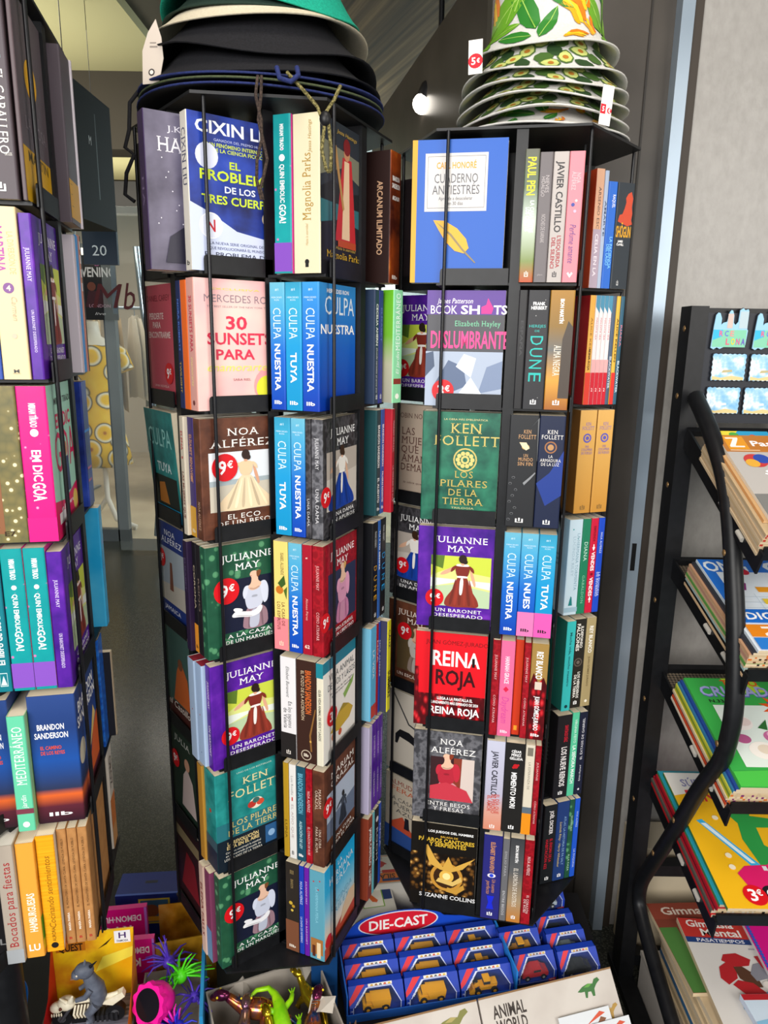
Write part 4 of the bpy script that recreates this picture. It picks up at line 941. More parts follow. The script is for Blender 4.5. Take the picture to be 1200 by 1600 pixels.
fill(T2, 5, B_, 'front', [
    B('pale lilac and salmon spine with dark author name', 34, 'castle', [s_('JAVIER CASTILLO', .64, .5, .3, '#2a2a34'), s_('EL DÍA QUE', .30, .22, .2, '#c85a50', 'b', .72), s_('SE PERDIÓ', .30, .22, .2, '#c85a50', 'b', .5), s_('EL AMOR', .30, .18, .2, '#c85a50', 'b', .28)] + PMARK('#f4ece8', .04)),
    B('black spine with red splash and white lettering', 36, '#201f1e', [t_('CÉSAR', .56, .91, .5, .026), t_('PÉREZ', .56, .872, .5, .026), t_('GELLIDA', .56, .834, .66, .026), d_(.55, .75, .13, '#c01c24'), d_(.68, .765, .06, '#c01c24'), d_(.45, .735, .07, '#c01c24'), s_('MEMENTO MORI', .48, .40, .26)] + PMARK()),
    B('slim cream spine with orange foot', 17, '#d8cfbc', [r_(.2, .88, .8, .97, '#7a7468'), s_('LA ESPERANZA DE', .66, .3, .24, '#8a8478', 'n'), r_(0, .24, 1, .31, '#5a6a78'), r_(0, 0, 1, .24, '#e8901c')]),
    B('slim red spine', 11, 'reddamask', [s_('JULIANNE', .72, .2, .3, '#e8b8b8', 'S'), s_('CÓMO ATRAPAR', .26, .26, .3, '#e8b8b8', 'S')])])
fill(T2, 5, C_, 'right-hand', [
    B('thick black spine with red and white lettering', 42, '#1b1b20', [s_('SANTIAGO DÍAZ', .78, .20, .22, '#d01c34', 'b', .62), s_('LOS NUEVE REINOS', .38, .48, .36, '#f4f0f0', 'b', .56)] + PMARK(), back='#18181c', bops=[r_(.1, .35, .8, .36, '#5a5a60'), r_(.1, .4, .8, .41, '#5a5a60'), r_(.1, .45, .8, .46, '#5a5a60'), r_(.1, .5, .8, .51, '#5a5a60'), r_(.1, .55, .8, .56, '#5a5a60'), r_(.1, .6, .8, .61, '#5a5a60'), r_(.1, .14, .3, .2, '#b8b0a8')], h=.186, w=.13),
    B('mint green spine with white lettering', 20, '#56c49a', [s_('VIRGINIA FEITO', .78, .28, .34, '#e6f8f0', 'n'), s_('LA SEÑORA MARCH', .38, .46, .44, '#f4fcf8')], h=.188),
    B('dark navy spine with pale lettering', 24, '#1a2036', [s_('EL ÉXTASIS DE GABRIEL', .68, .5, .26, '#e0e0e8', 'n', .5, True), s_('Sylvain Reynard', .26, .2, .2, '#e0e0e8', 'i', .5, True), d_(.5, .06, .12, '#e0e0e8')], h=.186)], .80)
# bottom
fill(T2, 6, D, 'out left', [B('cream and blue novel with city skyline', 18, '#b4a894', (), '#bcb09c', [t_('ALMUDENA', .5, .90, .8, .06, '#8a3a30', 'n'), t_('FERA', .4, .81, .5, .06, '#b85a3a', 'n'), t_('LA CASA DEL', .5, .67, .8, .05, '#4a4a4a', 'n'), t_('PUERTO', .5, .59, .6, .05, '#4a4a4a', 'n'), t_('AZUL', .5, .51, .5, .05, '#4a4a4a', 'n'), p_([(.1, .3), (.4, .45), (.6, .3), (.9, .28), (.9, .2), (.1, .2)], '#b84a30'), p_([(.44, .3), (.56, .3), (.54, .46), (.46, .46)], '#1c1c24'), p_([(0, 0), (1, 0), (1, .2), (0, .26)], '#2a4a8a'), d_(.86, .36, .07, '#d89a3a'), d_(.8, .08, .07, '#d89a3a')])])
fill(T2, 6, A_, 'out centre', [B('black novel with golden bird emblem over coins', 20, '#15110d', (), '#14100c',
      [r_(0, .10, .98, .62, 'goldcoins'), t_('LOS JUEGOS DEL HAMBRE', .60, .905, .68, .026), t_('BALADA DE', .58, .845, .26, .02, '#d8a838'), t_('PÁJAROS CANTORES', .54, .795, .84, .045, '#e0b83a'), t_('Y SERPIENTES', .56, .74, .56, .045, '#e0b83a'), d_(.56, .33, .25, '#c89038'), d_(.56, .33, .20, '#3a220e'), d_(.56, .34, .11, '#e8b850'), d_(.56, .34, .06, '#fce8a0'),
       p_([(.50, .46), (.58, .60), (.66, .47), (.98, .62), (.80, .46), (.62, .40), (.46, .42), (.30, .48), (.20, .70), (.26, .73), (.38, .56)], '#d8a84a'), p_([(.40, .26), (.66, .22), (.80, .30), (.78, .36), (.66, .28), (.44, .31)], '#e0bc6a'), p_([(.56, .14), (.72, .12), (.84, .2), (.82, .26), (.70, .18), (.58, .2)], '#c8963c'), t_('SUZANNE COLLINS', .58, .065, .86, .045, '#e8e8ea')], w=.13, du=-.006)])
fill(T2, 6, B_, 'front', [
    B('indigo spine with eye motif and copper lettering', 36, '#2a2a7a', [s_('ELÍSABET BENAVENT', .74, .36, .22, '#d0905a'), d_(.5, .525, .22, '#f0e8f0', .6), d_(.5, .525, .11, '#2a48d8'), s_('Un cuento', .40, .16, .2, '#d0905a', 'i', .64), s_('perfecto', .38, .16, .2, '#d0905a', 'i', .36), p_([(.3, .28), (.7, .28), (.6, .2), (.7, .12), (.3, .12), (.4, .2)], '#1c2cd8')] + PMARK()),
    B('slim grey spine set lower', 13, '#6a6a6e', [s_('EMILIO PARA', .7, .3, .3, '#b0b0b4', 'S'), s_('ENTRE BESOS', .22, .3, .34, '#d0d0d4', 'S')], h=.184),
    B('grey to ochre spine with white lettering', 27, grad_mat('print_grey_ochre', [(0, '#c07a2c'), (.25, '#a89070'), (.6, '#5a5c5e'), (1, '#3a3c40')]), [s_('IBON MARTÍN', .82, .2, .2), s_('EL LADRÓN DE ROSTROS', .42, .46, .3, '#f4ece0', 'S')] + PMARK()),
    B('red spine with white lettering', 18, 'reddamask', [s_('NOA ALFÉREZ', .70, .22, .3, '#f0d0d0', 'S'), s_('EL CORAZÓN', .24, .22, .24, '#f0d0d0', 'S', .64), s_('DE RUBÍ', .22, .16, .24, '#f0d0d0', 'S', .36)])])
fill(T2, 6, C_, 'right-hand', [
    B('black spine with red title and white author name', 38, '#191c20', [s_('JOËL DICKER', .78, .30, .26, '#f4f0f0', 'b', .58), s_('EL ENIGMA DE LA', .42, .30, .2, '#c81c30', 'b', .66), s_('HABITACIÓN 622', .38, .38, .2, '#c81c30', 'b', .34)] + PMARK(), h=.186),
    B('navy blue spine with gold lettering', 36, '#1f3a74', [s_('ATLAS. LA HISTORIA DE PA SALT', .5, .62, .18, '#8ab0d8', 'n', .68), s_('Lucinda Riley · Harry Whittaker', .46, .58, .18, '#d8c070', 'i', .36)] + PMARK(), h=.188),
    B('green patterned spine', 15, 'clover', [s_('JULIANNE MAY', .7, .2, .34, '#b8e0c8', 'S'), s_('A LA CAZA', .2, .22, .34, '#b8e0c8', 'S')], h=.188),
    B('vivid blue spine', 15, '#1c54c8', [s_('NOA ALFÉREZ', .74, .2, .3, '#c8d8f8', 'S'), s_('LA DUQUESA', .24, .24, .34, '#c8d8f8', 'S')], h=.188)], .80)

# ================================================================== LEFT RACK
B_, C_ = ('X', 1), ('Y', 1)
fill(T0, 0, B_, 'front', [
    B('white page-edge-out book', 24, '#efe9dc', (), '#efe9dc', h=.205, w=.14),
    B('brown grey spine with white and blue fantasy title', 36, '#4a4046', [s_('GEORGE R. R.', .80, .3, .22, '#9ac4c8', 'S', .72), s_('MARTIN', .74, .26, .36, '#7ad0d8', 'S', .32), s_('EL CABALLERO', .42, .40, .28, '#f0ece4', 'S', .70), s_('SIETE REINOS', .40, .42, .30, '#f0ece4', 'S', .30), t_('DE LOS', .8, .22, .2, .014, '#f0ece4', 'n')] + PMARK('#ffffff', .055), '#5a4c50', h=.212, w=.142, gap=3),
    B('grey brown cover with yellow oval sticker', 5, '#54464a', (), '#5a5056', [d_(.45, .62, .20, '#e0a818', .8), d_(.45, .62, .04, '#5a4a20'), r_(0, 0, 1, .22, '#d0a020'), t_('LA PROSA', .5, .36, .7, .06, '#8a8088', 'S'), t_('MARTIN', .5, .18, .7, .05, '#5a4a20')], h=.214, w=.135, gap=1)])
fill(T0, 0, C_, 'right-hand', [
    B('very thick grey spine with mustard foot', 62, '#574e57', [r_(0, .03, 1, .26, '#d8a00c'), r_(.1, .23, .3, .234, '#6a5a20'), r_(.1, .17, .25, .174, '#6a5a20'), r_(.1, .10, .3, .104, '#6a5a20')], '#574e57', h=.214, w=.15, du=-.004),
    B('white jacketed book beyond the grey one', 8, '#d8d0dc', (), '#d8d0dc', h=.216, w=.15, du=-.006)])
fill(T0, 1, B_, 'front', [
    B('slim dark blue spine with white pattern', 9, '#2c3c54', [s_('ATLAS', .4, .5, .4, '#c8d0d8')], h=.186),
    B('slim orange red spine', 7, '#d0552c', (), h=.186),
    B('dusty pink spine with faint lettering', 21, '#d8a6a4', [s_('el libro de las conversaciones', .42, .66, .3, '#b0706e', 'n', .5, True)], '#d8a6a4', h=.19),
    B('slim blue spine', 5, '#2a4aa0', (), h=.186),
    B('cream spine with purple name and number four', 30, '#e8cfa0', [s_('MARTINA', .76, .26, .36, '#a8489a', 'b', .28), s_('LA DIVERSIÓN DE', .74, .24, .22, '#c8b078', 'n', .72), d_(.5, .54, .2, '#7a4a8a'), t_('4', .5, .54, .16, .03, '#e8d8c0'), s_('Carmen', .42, .14, .2, '#b8a488', 'i', .66), d_(.55, .26, .1, '#c8b8a0'), t_('M', .5, .05, .2, .02, '#4a4a4a'), r_(.36, .034, .64, .036, '#4a4a4a')], '#e6cda2', h=.192, w=.13, gap=1),
    B('purple marbled novel with lettered spine', 14, 'purple', [s_('JULIANNE MAY', .70, .2, .34, '#e8dcf8', 'S'), s_('UN BARONET DESESPERADO', .30, .26, .22, '#e8dcf8', 'S')], 'purple', jul_cover('purple', 'UN BARONET', 'DESESPERADO', PIC_BARONET), dv=0, h=.186)])
fill(T0, 1, C_, 'right-hand', [
    B('white spine', 16, '#c8c0cc', (), h=.186, w=.13),
    B('bright blue spine', 18, '#1c8ad8', (), h=.188, w=.13),
    B('white and rust patterned spine', 14, '#c87a5a', [r_(.2, .6, .8, .66, '#e8e0e0'), r_(.2, .7, .8, .76, '#e8e0e0'), r_(.2, .8, .8, .86, '#e8e0e0'), r_(.2, .9, .8, .96, '#e8e0e0')], h=.19, w=.13),
    B('black spine edge', 6, '#1a1a1e', (), h=.19, w=.13)])
fill(T0, 2, B_, 'front', [
    B('thick bronze dotted spine with boxed lettering', 52, 'dots', [r_(.1, .06, .5, .5, '#8a5a3a'), s_('LA CHICA DE LOS SECRETOS', .3, .40, .18, '#3a2a14', 'S', .3), s_('Rulfo', .66, .1, .2, '#d0b060', 'i', .2), t_('E7', .6, .06, .24, .03, '#3a2a14')], 'dots', h=.192, w=.14),
    B('thick hot pink spine with mint cover', 34, 'pinkdood', [s_('MIRIAM TIRADO', .82, .15, .22), d_(.5, .71, .14, '#f4e8f0', 1), s_('EM DIC', .50, .20, .30), s_('GOA', .33, .12, .42), r_(0, 0, 1, .16, '#e5117f')], '#a8dcc4', [t_('MIRIAM TIRADO', .6, .88, .7, .04, '#3a3a3a'), t_('EM DIC', .55, .74, .6, .09, '#d81a5c'), t_('GOA', .55, .52, .8, .26, '#d81a5c', 'n'), p_([(.44, .2), (.66, .2), (.64, .46), (.48, .46)], '#33406a'), d_(.55, .52, .07, '#c88a6a'), p_([(0, 0), (1, 0), (1, .24), (.4, .16), (0, .20)], '#e0115f'), t_('un llibre per a tu', .5, .12, .6, .03), r_(.1, .02, .4, .10, '#f0e8e8'), d_(.8, .1, .1, '#e8c860')], h=.192, w=.14, gap=1)])
fill(T0, 2, C_, 'right-hand', [B('dark blue night-picture spine', 40, 'galaxy', [r_(0, .6, 1, .62, '#2a8ae0'), r_(.1, .2, .7, .22, '#c06a8a'), r_(.1, .3, .8, .32, '#c06a8a')], h=.186, w=.14, du=.008)])
fill(T0, 3, B_, 'front', [
    B('deep red spine', 14, '#8e1220', (), h=.19),
    B('teal spine with rounded white lettering', 18, '#0d7886', [s_('El libro de los acuarios', .46, .52, .4, '#f4f8f6', 'b', .5, True), r_(.24, .04, .76, .14, '#d8ecec'), r_(.27, .045, .73, .135, '#0d7886'), p_([(.3, .05), (.5, .12), (.7, .05)], '#d8ecec')], h=.188, gap=1),
    B('teal doodled spine with purple foot', 26, 'goa', [s_('MIRIAM TIRADO', .86, .14, .24), d_(.5, .735, .12, '#f4f8f8'), s_('QUIN EMBOLIC', .56, .26, .22), s_('GOA!', .36, .14, .34), r_(0, .02, 1, .20, '#8450bc')], 'pinkdood', h=.192, w=.138),
    B('teal doodled spine with purple foot and pink back', 26, 'goa', [s_('MIRIAM TIRADO', .86, .14, .24), d_(.5, .735, .12, '#f4f8f8'), s_('QUIN EMBOLIC', .56, .26, .22), s_('GOA!', .36, .14, .34), r_(0, .02, 1, .20, '#8450bc')], '#e0359b', h=.192, w=.138),
    B('purple marbled novel with lettered spine', 19, 'purple', [s_('JULIANNE MAY', .70, .2, .22, '#e8dcf8', 'S'), s_('UN BARONET DESESPERADO', .28, .26, .22, '#e8dcf8', 'S')], 'purple', jul_cover('purple', 'UN BARONET', 'DESESPERADO', PIC_BARONET), h=.186)])
fill(T0, 3, C_, 'right-hand', [B('tall cyan watercolour book', 24, 'cyanbook', [d_(.6, .7, .14, '#a8a0d8'), d_(.3, .5, .1, '#8ab8e8')], 'cyanbook', h=.194, w=.15, du=.000)])
fill(T0, 4, B_, 'front', [
    B('thick midnight blue spine with orange mountain foot', 50, 'sand', [t_('BRANDON', .5, .72, .56, .042, '#e8e8ee'), t_('SANDERSON', .5, .655, .62, .042, '#e8e8ee'), t_('EL CAMINO', .5, .565, .44, .026, '#d8503a'), t_('DE LOS REYES', .5, .525, .5, .026, '#d8503a')] + LOGO('#f0f0f0', .07), 'sand', h=.188, w=.13),
    B('mint green garden spine pushed forward', 22, '#64c8a0', [s_('MEDITERRÁNEO', .66, .5, .56, '#eefaf2', 'S', .5, True), s_('El jardín', .24, .16, .3, '#eefaf2', 'i', .5, True), r_(0, .155, 1, .2, '#7a3a4a'), d_(.5, .06, .2, '#e8f0e8')], '#a8d89a', h=.17, w=.14, du=-.012),
    B('thick midnight blue novel with desert cover', 60, 'sand', [t_('BRANDON', .45, .76, .56, .042, '#e8e8ee'), t_('SANDERSON', .45, .695, .7, .042, '#e8e8ee'), t_('EL CAMINO', .42, .60, .44, .026, '#d8503a'), t_('DE LOS REYES', .45, .56, .5, .026, '#d8503a')] + LOGO('#f0f0f0', .07), 'sand', [t_('BRANDON', .5, .84, .8, .08), t_('SANDERSON', .5, .73, .92, .08), d_(.16, .46, .14, '#d8d0b8', 1.0), p_([(.4, .1), (1, .1), (1, .5), (.7, .4)], '#d8602a'), p_([(.5, .3), (.9, .5), (.8, .6)], '#e8c878')], h=.19, w=.13)])
fill(T0, 4, C_, 'right-hand', [B('blue woven-pattern spine', 34, 'bluefoil', (), h=.186, w=.14, du=.012), B('beige edged book', 12, '#b8a488', (), '#26262c', h=.15, w=.13)])
fill(T0, 5, B_, 'front', [
    B('black spine with grey letter', 20, '#1c1a1c', [t_('L', .5, .1, .4, .05, '#8a8a8a')], h=.186),
    B('grey spine with red lettering', 22, '#b0a496', [s_('Bocados para fiestas', .5, .72, .5, '#a8262c', 'S', .5, True), r_(0, 0, 1, .12, '#a4a8ac')], '#c8b8a0', h=.188, w=.15, du=-.022, pages=M_PAGEW),
    B('burger bun shaped recipe book with yellow spine', 24, '#e8a23c', [s_('HAMBURGUESAS', .40, .34, .40, '#f8f0e0', 'b', .56, True), t_('LU', .5, .09, .6, .055, '#ffffff')], 'burger', [p_([(0, .1), (1, .1), (1, .3), (0, .35)], '#4a9a2a'), p_([(0, .05), (1, .05), (1, .14), (0, .14)], '#d8c82a')], h=.184, w=.14, du=-.016),
    B('bright yellow spine with script lettering', 24, 'yellowcloth', [s_('Cocinando sentimientos', .52, .62, .34, '#8a5a14', 'i', .5, True), s_('AURORA', .15, .12, .2, '#3a2a10', 'n', .5, True), d_(.5, .055, .2, '#1c1a18')], '#e8dcc8', [p_([(0, 0), (1, 0), (1, .5), (.4, .4)], '#e0803a'), d_(.3, .12, .2, '#c0202c'), t_('C', .5, .7, .3, .1, '#c02a3a', 'i')], h=.188, w=.14, du=-.010)] +
    [B('kraft brown spine with dark lettering' + x, 13, 'kraft', [s_('EL MONASTERIO DE SANTA CLARA, LEYENDA DE PUEBLO', .62, .6, .22, '#3a2412', 'n', .5, True), s_('MARÍA PARRA', .2, .16, .22, '#f0e4d4', 'b', .5, True), t_('B', .5, .05, .3, .02, '#b8342c')], 'kraft', h=.188, w=.13) for x in ('', '', '')])
fill(T0, 5, C_, 'right-hand', [B('white and orange spine', 36, '#cfc4b8', [r_(0, .2, 1, .5, '#c87030'), r_(0, 0, 1, .2, '#c8905a'), s_('OROZ', .74, .3, .5, '#5a4a40')], h=.186, w=.13, du=.014)])
# ================================================================== ROOM
M_FLOOR = noise_mat('terrazzo_dark', [(0.0, '#5c5d55'), (0.25, '#45463f'), (0.5, '#2f312d'), (1, '#222421')], 190, 0, 0.22, kind='v')
M_SHOPFLOOR = noise_mat('shop_floor_beige', [(0.3, '#b8a98c'), (0.7, '#cabd9e')], 3, 3, 0.25)
M_WALL = noise_mat('hammered_grey_paint', [(0.3, '#96938f'), (0.7, '#a09d99')], 75, 3, 0.32, bump=0.5, stretch=(1, 1, .6))
M_DARK = noise_mat('dark_stone_panel', [(0.3, '#3b3733'), (0.7, '#4b4641')], 6, 5, 0.35)
M_CEIL = noise_mat('dark_ceiling', [(0.3, '#4a4742'), (0.7, '#565249')], 5, 4, 0.7)
M_BOARD = noise_mat('board_marked_concrete', [(0.3, '#3d3020'), (0.5, '#665238'), (0.7, '#8c7350')], 5, 6, 0.7, stretch=(6, .12, 1))
_bn = M_BOARD.node_tree; _m0 = [n for n in _bn.nodes if n.type == 'MAPPING'][0]
_m1 = _bn.nodes.new('ShaderNodeMapping'); _m1.inputs['Rotation'].default_value = (0, 0, R_(-22))
_bn.links.new([n for n in _bn.nodes if n.type == 'TEX_COORD'][0].outputs['Object'], _m1.inputs['Vector']); _bn.links.new(_m1.outputs['Vector'], _m0.inputs['Vector'])
M_ALU = noise_mat('brushed_aluminium', [(0.3, '#8d9cab'), (0.7, '#a9b8c6')], 4, 2, 0.3, metal=0.35)
M_BROWNSTRIP = mat('#3a332d', 0.5)


def structure(mb, name):
    return tag(mb.build(name), kind='structure')


def sbox(name, x0, x1, y0, y1, z0, z1, m):
    mb = MB(); mb.box(x0, x1, y0, y1, z0, z1, m); return structure(mb, name)


sbox('floor', -4.6, 2.6, -2.6, 5.3, -.05, 0, M_FLOOR)
sbox('floor_shop', -4.6, 2.6, 5.3, 9.6, -.05, 0.002, M_SHOPFLOOR)
sbox('ceiling', -4.6, -.9, -2.6, 9.6, 3.05, 3.12, M_CEIL)
cb = MB(); cb.box(-.9, 2.6, -2.6, 9.6, 3.05, 3.12, M_BOARD); cbo = structure(cb, 'ceiling_concrete')
sbox('wall_right', .612, 2.6, 1.62, 1.72, 0, 3.05, M_WALL)
sbox('wall_back', .20, .565, 1.635, 1.72, 0, 3.05, M_DARK)
_t1 = sbox('trim_1', .565, .590, 1.60, 1.72, 0, 3.05, M_ALU)
mb = MB(); mb.box(.570, .580, 1.5985, 1.6, .99, 1.055, mat('#0c0c0d', .5)); mb.build('lock_slot', _t1)
sbox('trim_2', .590, .612, 1.612, 1.72, 0, 3.05, M_BROWNSTRIP)
sbox('trim_3', .515, .519, 1.632, 1.636, 0, 3.05, mat('#2a2724', .5))
sbox('wall_far', -1.2, 2.6, 6.3, 6.4, 0, 3.05, noise_mat('far_pale_wall', [(.3, '#b9c8c8'), (.7, '#cddada')], 2, 2, .5))
sbox('wall_left', -4.7, -4.6, -2.6, 9.6, 0, 3.05, mat('#a8a296', .8))
sbox('wall_shop', -4.6, 2.6, 9.5, 9.6, 0, 3.05, mat('#cfc6b4', .8))
sbox('wall_side', 2.6, 2.7, -2.6, 9.6, 0, 3.05, mat('#b0b4b4', .8))
# green soffit and dark bulkhead over the shop entrance
sbox('ceiling_soffit', -3.4, -1.27, 3.0, 4.7, 3.0, 3.05, mat('#cdc79c', .7))
sbox('trim_4', -3.6, -1.0, 4.7, 4.9, 2.58, 3.05, mat('#4c463f', .6))
sbox('ceiling_entrance', -3.6, -1.0, 4.9, 6.6, 2.78, 2.83, mat('#cdc79c', .7))
sbox('trim_5', -3.6, -.9, 5.2, 5.3, 2.30, 2.50, mat('#6d6a68', .6))

# glass partition receding between the two racks
GA, GB = Vector((.440, 1.66, 0)), Vector((-.06, 3.98, 0))
gd = (GB - GA).normalized(); gl = (GB - GA).length
GM = frame(GA, gd, (-gd.y, gd.x, 0))
M_GLASS = mat('#bcd6d6', 0.04, alpha=0.28)
mb = MB(); mb.box(0, gl, -.006, .006, 0.02, 2.1, M_GLASS); g = structure(mb, 'window_1'); g.matrix_world = GM
mb = MB(); mb.box(0, gl, -.03, .03, 2.1, 2.55, M_DARK); g = structure(mb, 'trim_6'); g.matrix_world = GM
mb = MB(); mb.box(0, gl, -.012, .012, 0, .02, M_ALU); g = structure(mb, 'trim_7'); g.matrix_world = GM
mb = MB(); mb.box(0, .5, 0, .035, 0.0005, .0015, mat('#3a9ac8', .5)); o = mb.build('floor_tape'); o.matrix_world = rotz(R_(-35), (-.02, 3.75, 0)); tag(o, 'strip of blue tape on the floor beyond the glass', 'tape')
# pale lit window far beyond the glass
sbox('window_2', -.10, .08, 6.26, 6.29, 1.55, 1.95, mat('#f4fbf6', .5, emit=1.2))

# shop entrance: posts, rail, glass leaf with lettering and wavy handle
M_FRAME = noise_mat('anodised_frame', [(.3, '#5d6468'), (.7, '#70787c')], 3, 2, .35, metal=.4)
sbox('trim_8', -1.98, -1.90, 5.22, 5.28, 0, 2.35, M_FRAME)
sbox('trim_9', -3.4, -1.90, 5.22, 5.28, 0.0, .09, M_FRAME)
sbox('window_3', -3.4, -1.98, 5.245, 5.252, .09, 2.3, mat('#c8d2d0', .03, alpha=.10))
mb = MB(); mb.box(-1.86, -1.20, 4.93, 4.94, .02, 2.3, mat('#c8d6da', .03, alpha=.10)); door = structure(mb, 'door_1')
hb = MB()
pts = [aP for aP in [(-1.60, 4.86, 2.05), (-1.59, 4.86, 1.85), (-1.575, 4.86, 1.62), (-1.535, 4.86, 1.42), (-1.52, 4.86, 1.25), (-1.55, 4.86, 1.07), (-1.585, 4.86, .92), (-1.58, 4.86, .76), (-1.54, 4.86, .60), (-1.535, 4.86, .45), (-1.56, 4.86, .28), (-1.575, 4.86, .15)]]
hb.tube(pts, .022, mat('#a9b9c4', .2, metal=.8), 10)
for zz, xx in ((1.62, -1.575), (.60, -1.54)):
    hb.tube([(xx, 4.86, zz), (xx, 4.935, zz)], .012, mat('#a9b9c4', .2, metal=.8), 8)
h = hb.build('handle', door)
lb = MB(); F = Face(lb, (-2.35, 4.928, 1.60), (1, 0, 0), (0, 0, 1), 1.0, .3)
F.text('M', .52, .5, .20, .5, '#4a1018', 'i'); F.text('b', .66, .5, .08, .55, '#4a1018', 'i'); F.text('r', .86, .5, .1, .4, '#4a1018', 'i')
lb.build('shop_lettering', door)

# hanging sign box and number plate
mb = MB()
mb.box(-1.47, -1.185, 3.0, 3.36, 1.94, 2.43, mat('#12161a', .7))
mb.tube([(-1.3, 3.2, 2.42), (-1.3, 3.2, 3.05)], .002, M_BLACK, 6)
o = mb.build('hanging_sign_box'); tag(o, 'black hanging sign box below the ceiling beside the left rack', 'sign')
pm = MB(); F = Face(pm, (-1.185, 3.03, 2.0), (0, 1, 0), (0, 0, 1), .3, .4); F.text('M', .3, .62, .08, .08, '#c8c8c8', 'n'); F.rect(.5, .1, .53, .9, '#3a4044'); pm.build('lettering', o)
mb = MB(); mb.box(-1.51, -1.34, 3.78, 3.80, 1.84, 2.00, mat('#1c2a3a', .4)); mb.tube([(-1.42, 3.79, 2.00), (-1.42, 3.79, 3.05)], .0015, M_BLACK, 6)
F = Face(mb, (-1.51, 3.78, 1.84), (1, 0, 0), (0, 0, 1), .17, .16); F.text('20', .48, .42, .42, .30, '#b8c4cc', 'n')
tag(mb.build('number_sign'), 'small navy sign with number 20 hanging by shop entrance', 'sign')
mb = MB(); mb.box(-2.52, -2.12, 5.60, 5.62, 2.02, 2.12, mat('#fff8e4', .5, emit=2.2)); mb.box(-2.54, -2.10, 5.6, 5.66, 2.12, 2.15, M_FRAME); mb.tube([(-2.3, 5.63, 2.15), (-2.3, 5.63, 2.78)], .01, M_FRAME, 6)
tag(mb.build('strip_lamp'), 'glowing white strip lamp inside the clothes shop', 'lamp')
# poster
o = MB(); o.box(-2.07, -1.83, 5.10, 5.112, 1.60, 2.02, mat('#121216', .4)); o.tube([(-2.0, 5.106, 2.02), (-2.0, 5.106, 2.8)], .003, M_BLACK, 6); o.tube([(-1.88, 5.106, 2.02), (-1.88, 5.106, 2.8)], .003, M_BLACK, 6)
F = Face(o, (-2.07, 5.10, 1.60), (1, 0, 0), (0, 0, 1), .24, .42)
F.text('EVENING', .45, .74, 1.05, .14, '#c8c8cc', 'b'); F.text('Night', .5, .90, .7, .08, '#b45a9a', 'i'); F.disc(.3, .52, .12, '#6a3a2c'); F.poly([(.1, .2), (.8, .2), (.6, .45), (.2, .45)], '#3a1620'); F.text('LONDON', .5, .22, .6, .05, '#b48aa0', 'n'); F.text('live', .5, .1, .3, .04, '#c8c8cc', 'i'); F.rect(.86, .1, 1, .9, '#24405a')
tag(o.build('poster'), 'black poster with white lettering hanging in the shop entrance', 'poster')

# mannequin in a yellow dress
MX, MY = -2.22, 5.62
mb = empty('mannequin', rotz(0, (MX, MY, 0)), 'white headless shop mannequin on a curved stand behind the entrance', 'mannequin')
W_ = mat('#e6dfd0', .4)
q = MB(); q.lathe([(.0, 1.60), (.045, 1.60), (.05, 1.55), (.06, 1.49), (.14, 1.44), (.17, 1.38), (.15, 1.2), (.11, 1.05), (.15, .85), (.14, .7), (0, .68)], W_, 20); q.build('torso', mb)
q = MB(); q.tube([(.0, 0, .7), (.02, 0, .45), (.03, -.02, .25), (.10, -.04, .08), (.26, -.06, .02)], .022, W_, 8); q.tube([(.03, -.02, .25), (-.12, .06, .06), (-.22, .1, .02)], .02, W_, 8); q.build('stand', mb)
M_DRESS = noise_mat('print_yellow_floral', [(.0, '#8a3a14'), (.10, '#b0641a'), (.17, '#e8b010'), (.40, '#f2c020'), (.52, '#ece4c8'), (.60, '#3a342c'), (.66, '#e8b414'), (1, '#f0c838')], 8, 0, .5, kind='v')
q = MB()
q.lathe([(.095, 1.455), (.16, 1.42), (.178, 1.36), (.155, 1.2), (.122, 1.06), (.16, .9), (.20, .7), (.235, .52), (.23, .52), (.19, .7), (.15, .9), (.115, 1.06), (.15, 1.2)], M_DRESS, 28, None, lambda r, a: .0)
for sx in (-1, 1):
    q.tube([(sx * .13, 0, 1.41), (sx * .19, -.01, 1.36), (sx * .235, -.02, 1.24)], [.06, .068, .07], M_DRESS, 12)
o = q.build('summer_dress'); o.matrix_world = rotz(0, (MX, MY, 0)); tag(o, 'yellow floral summer dress worn by the shop mannequin', 'dress')

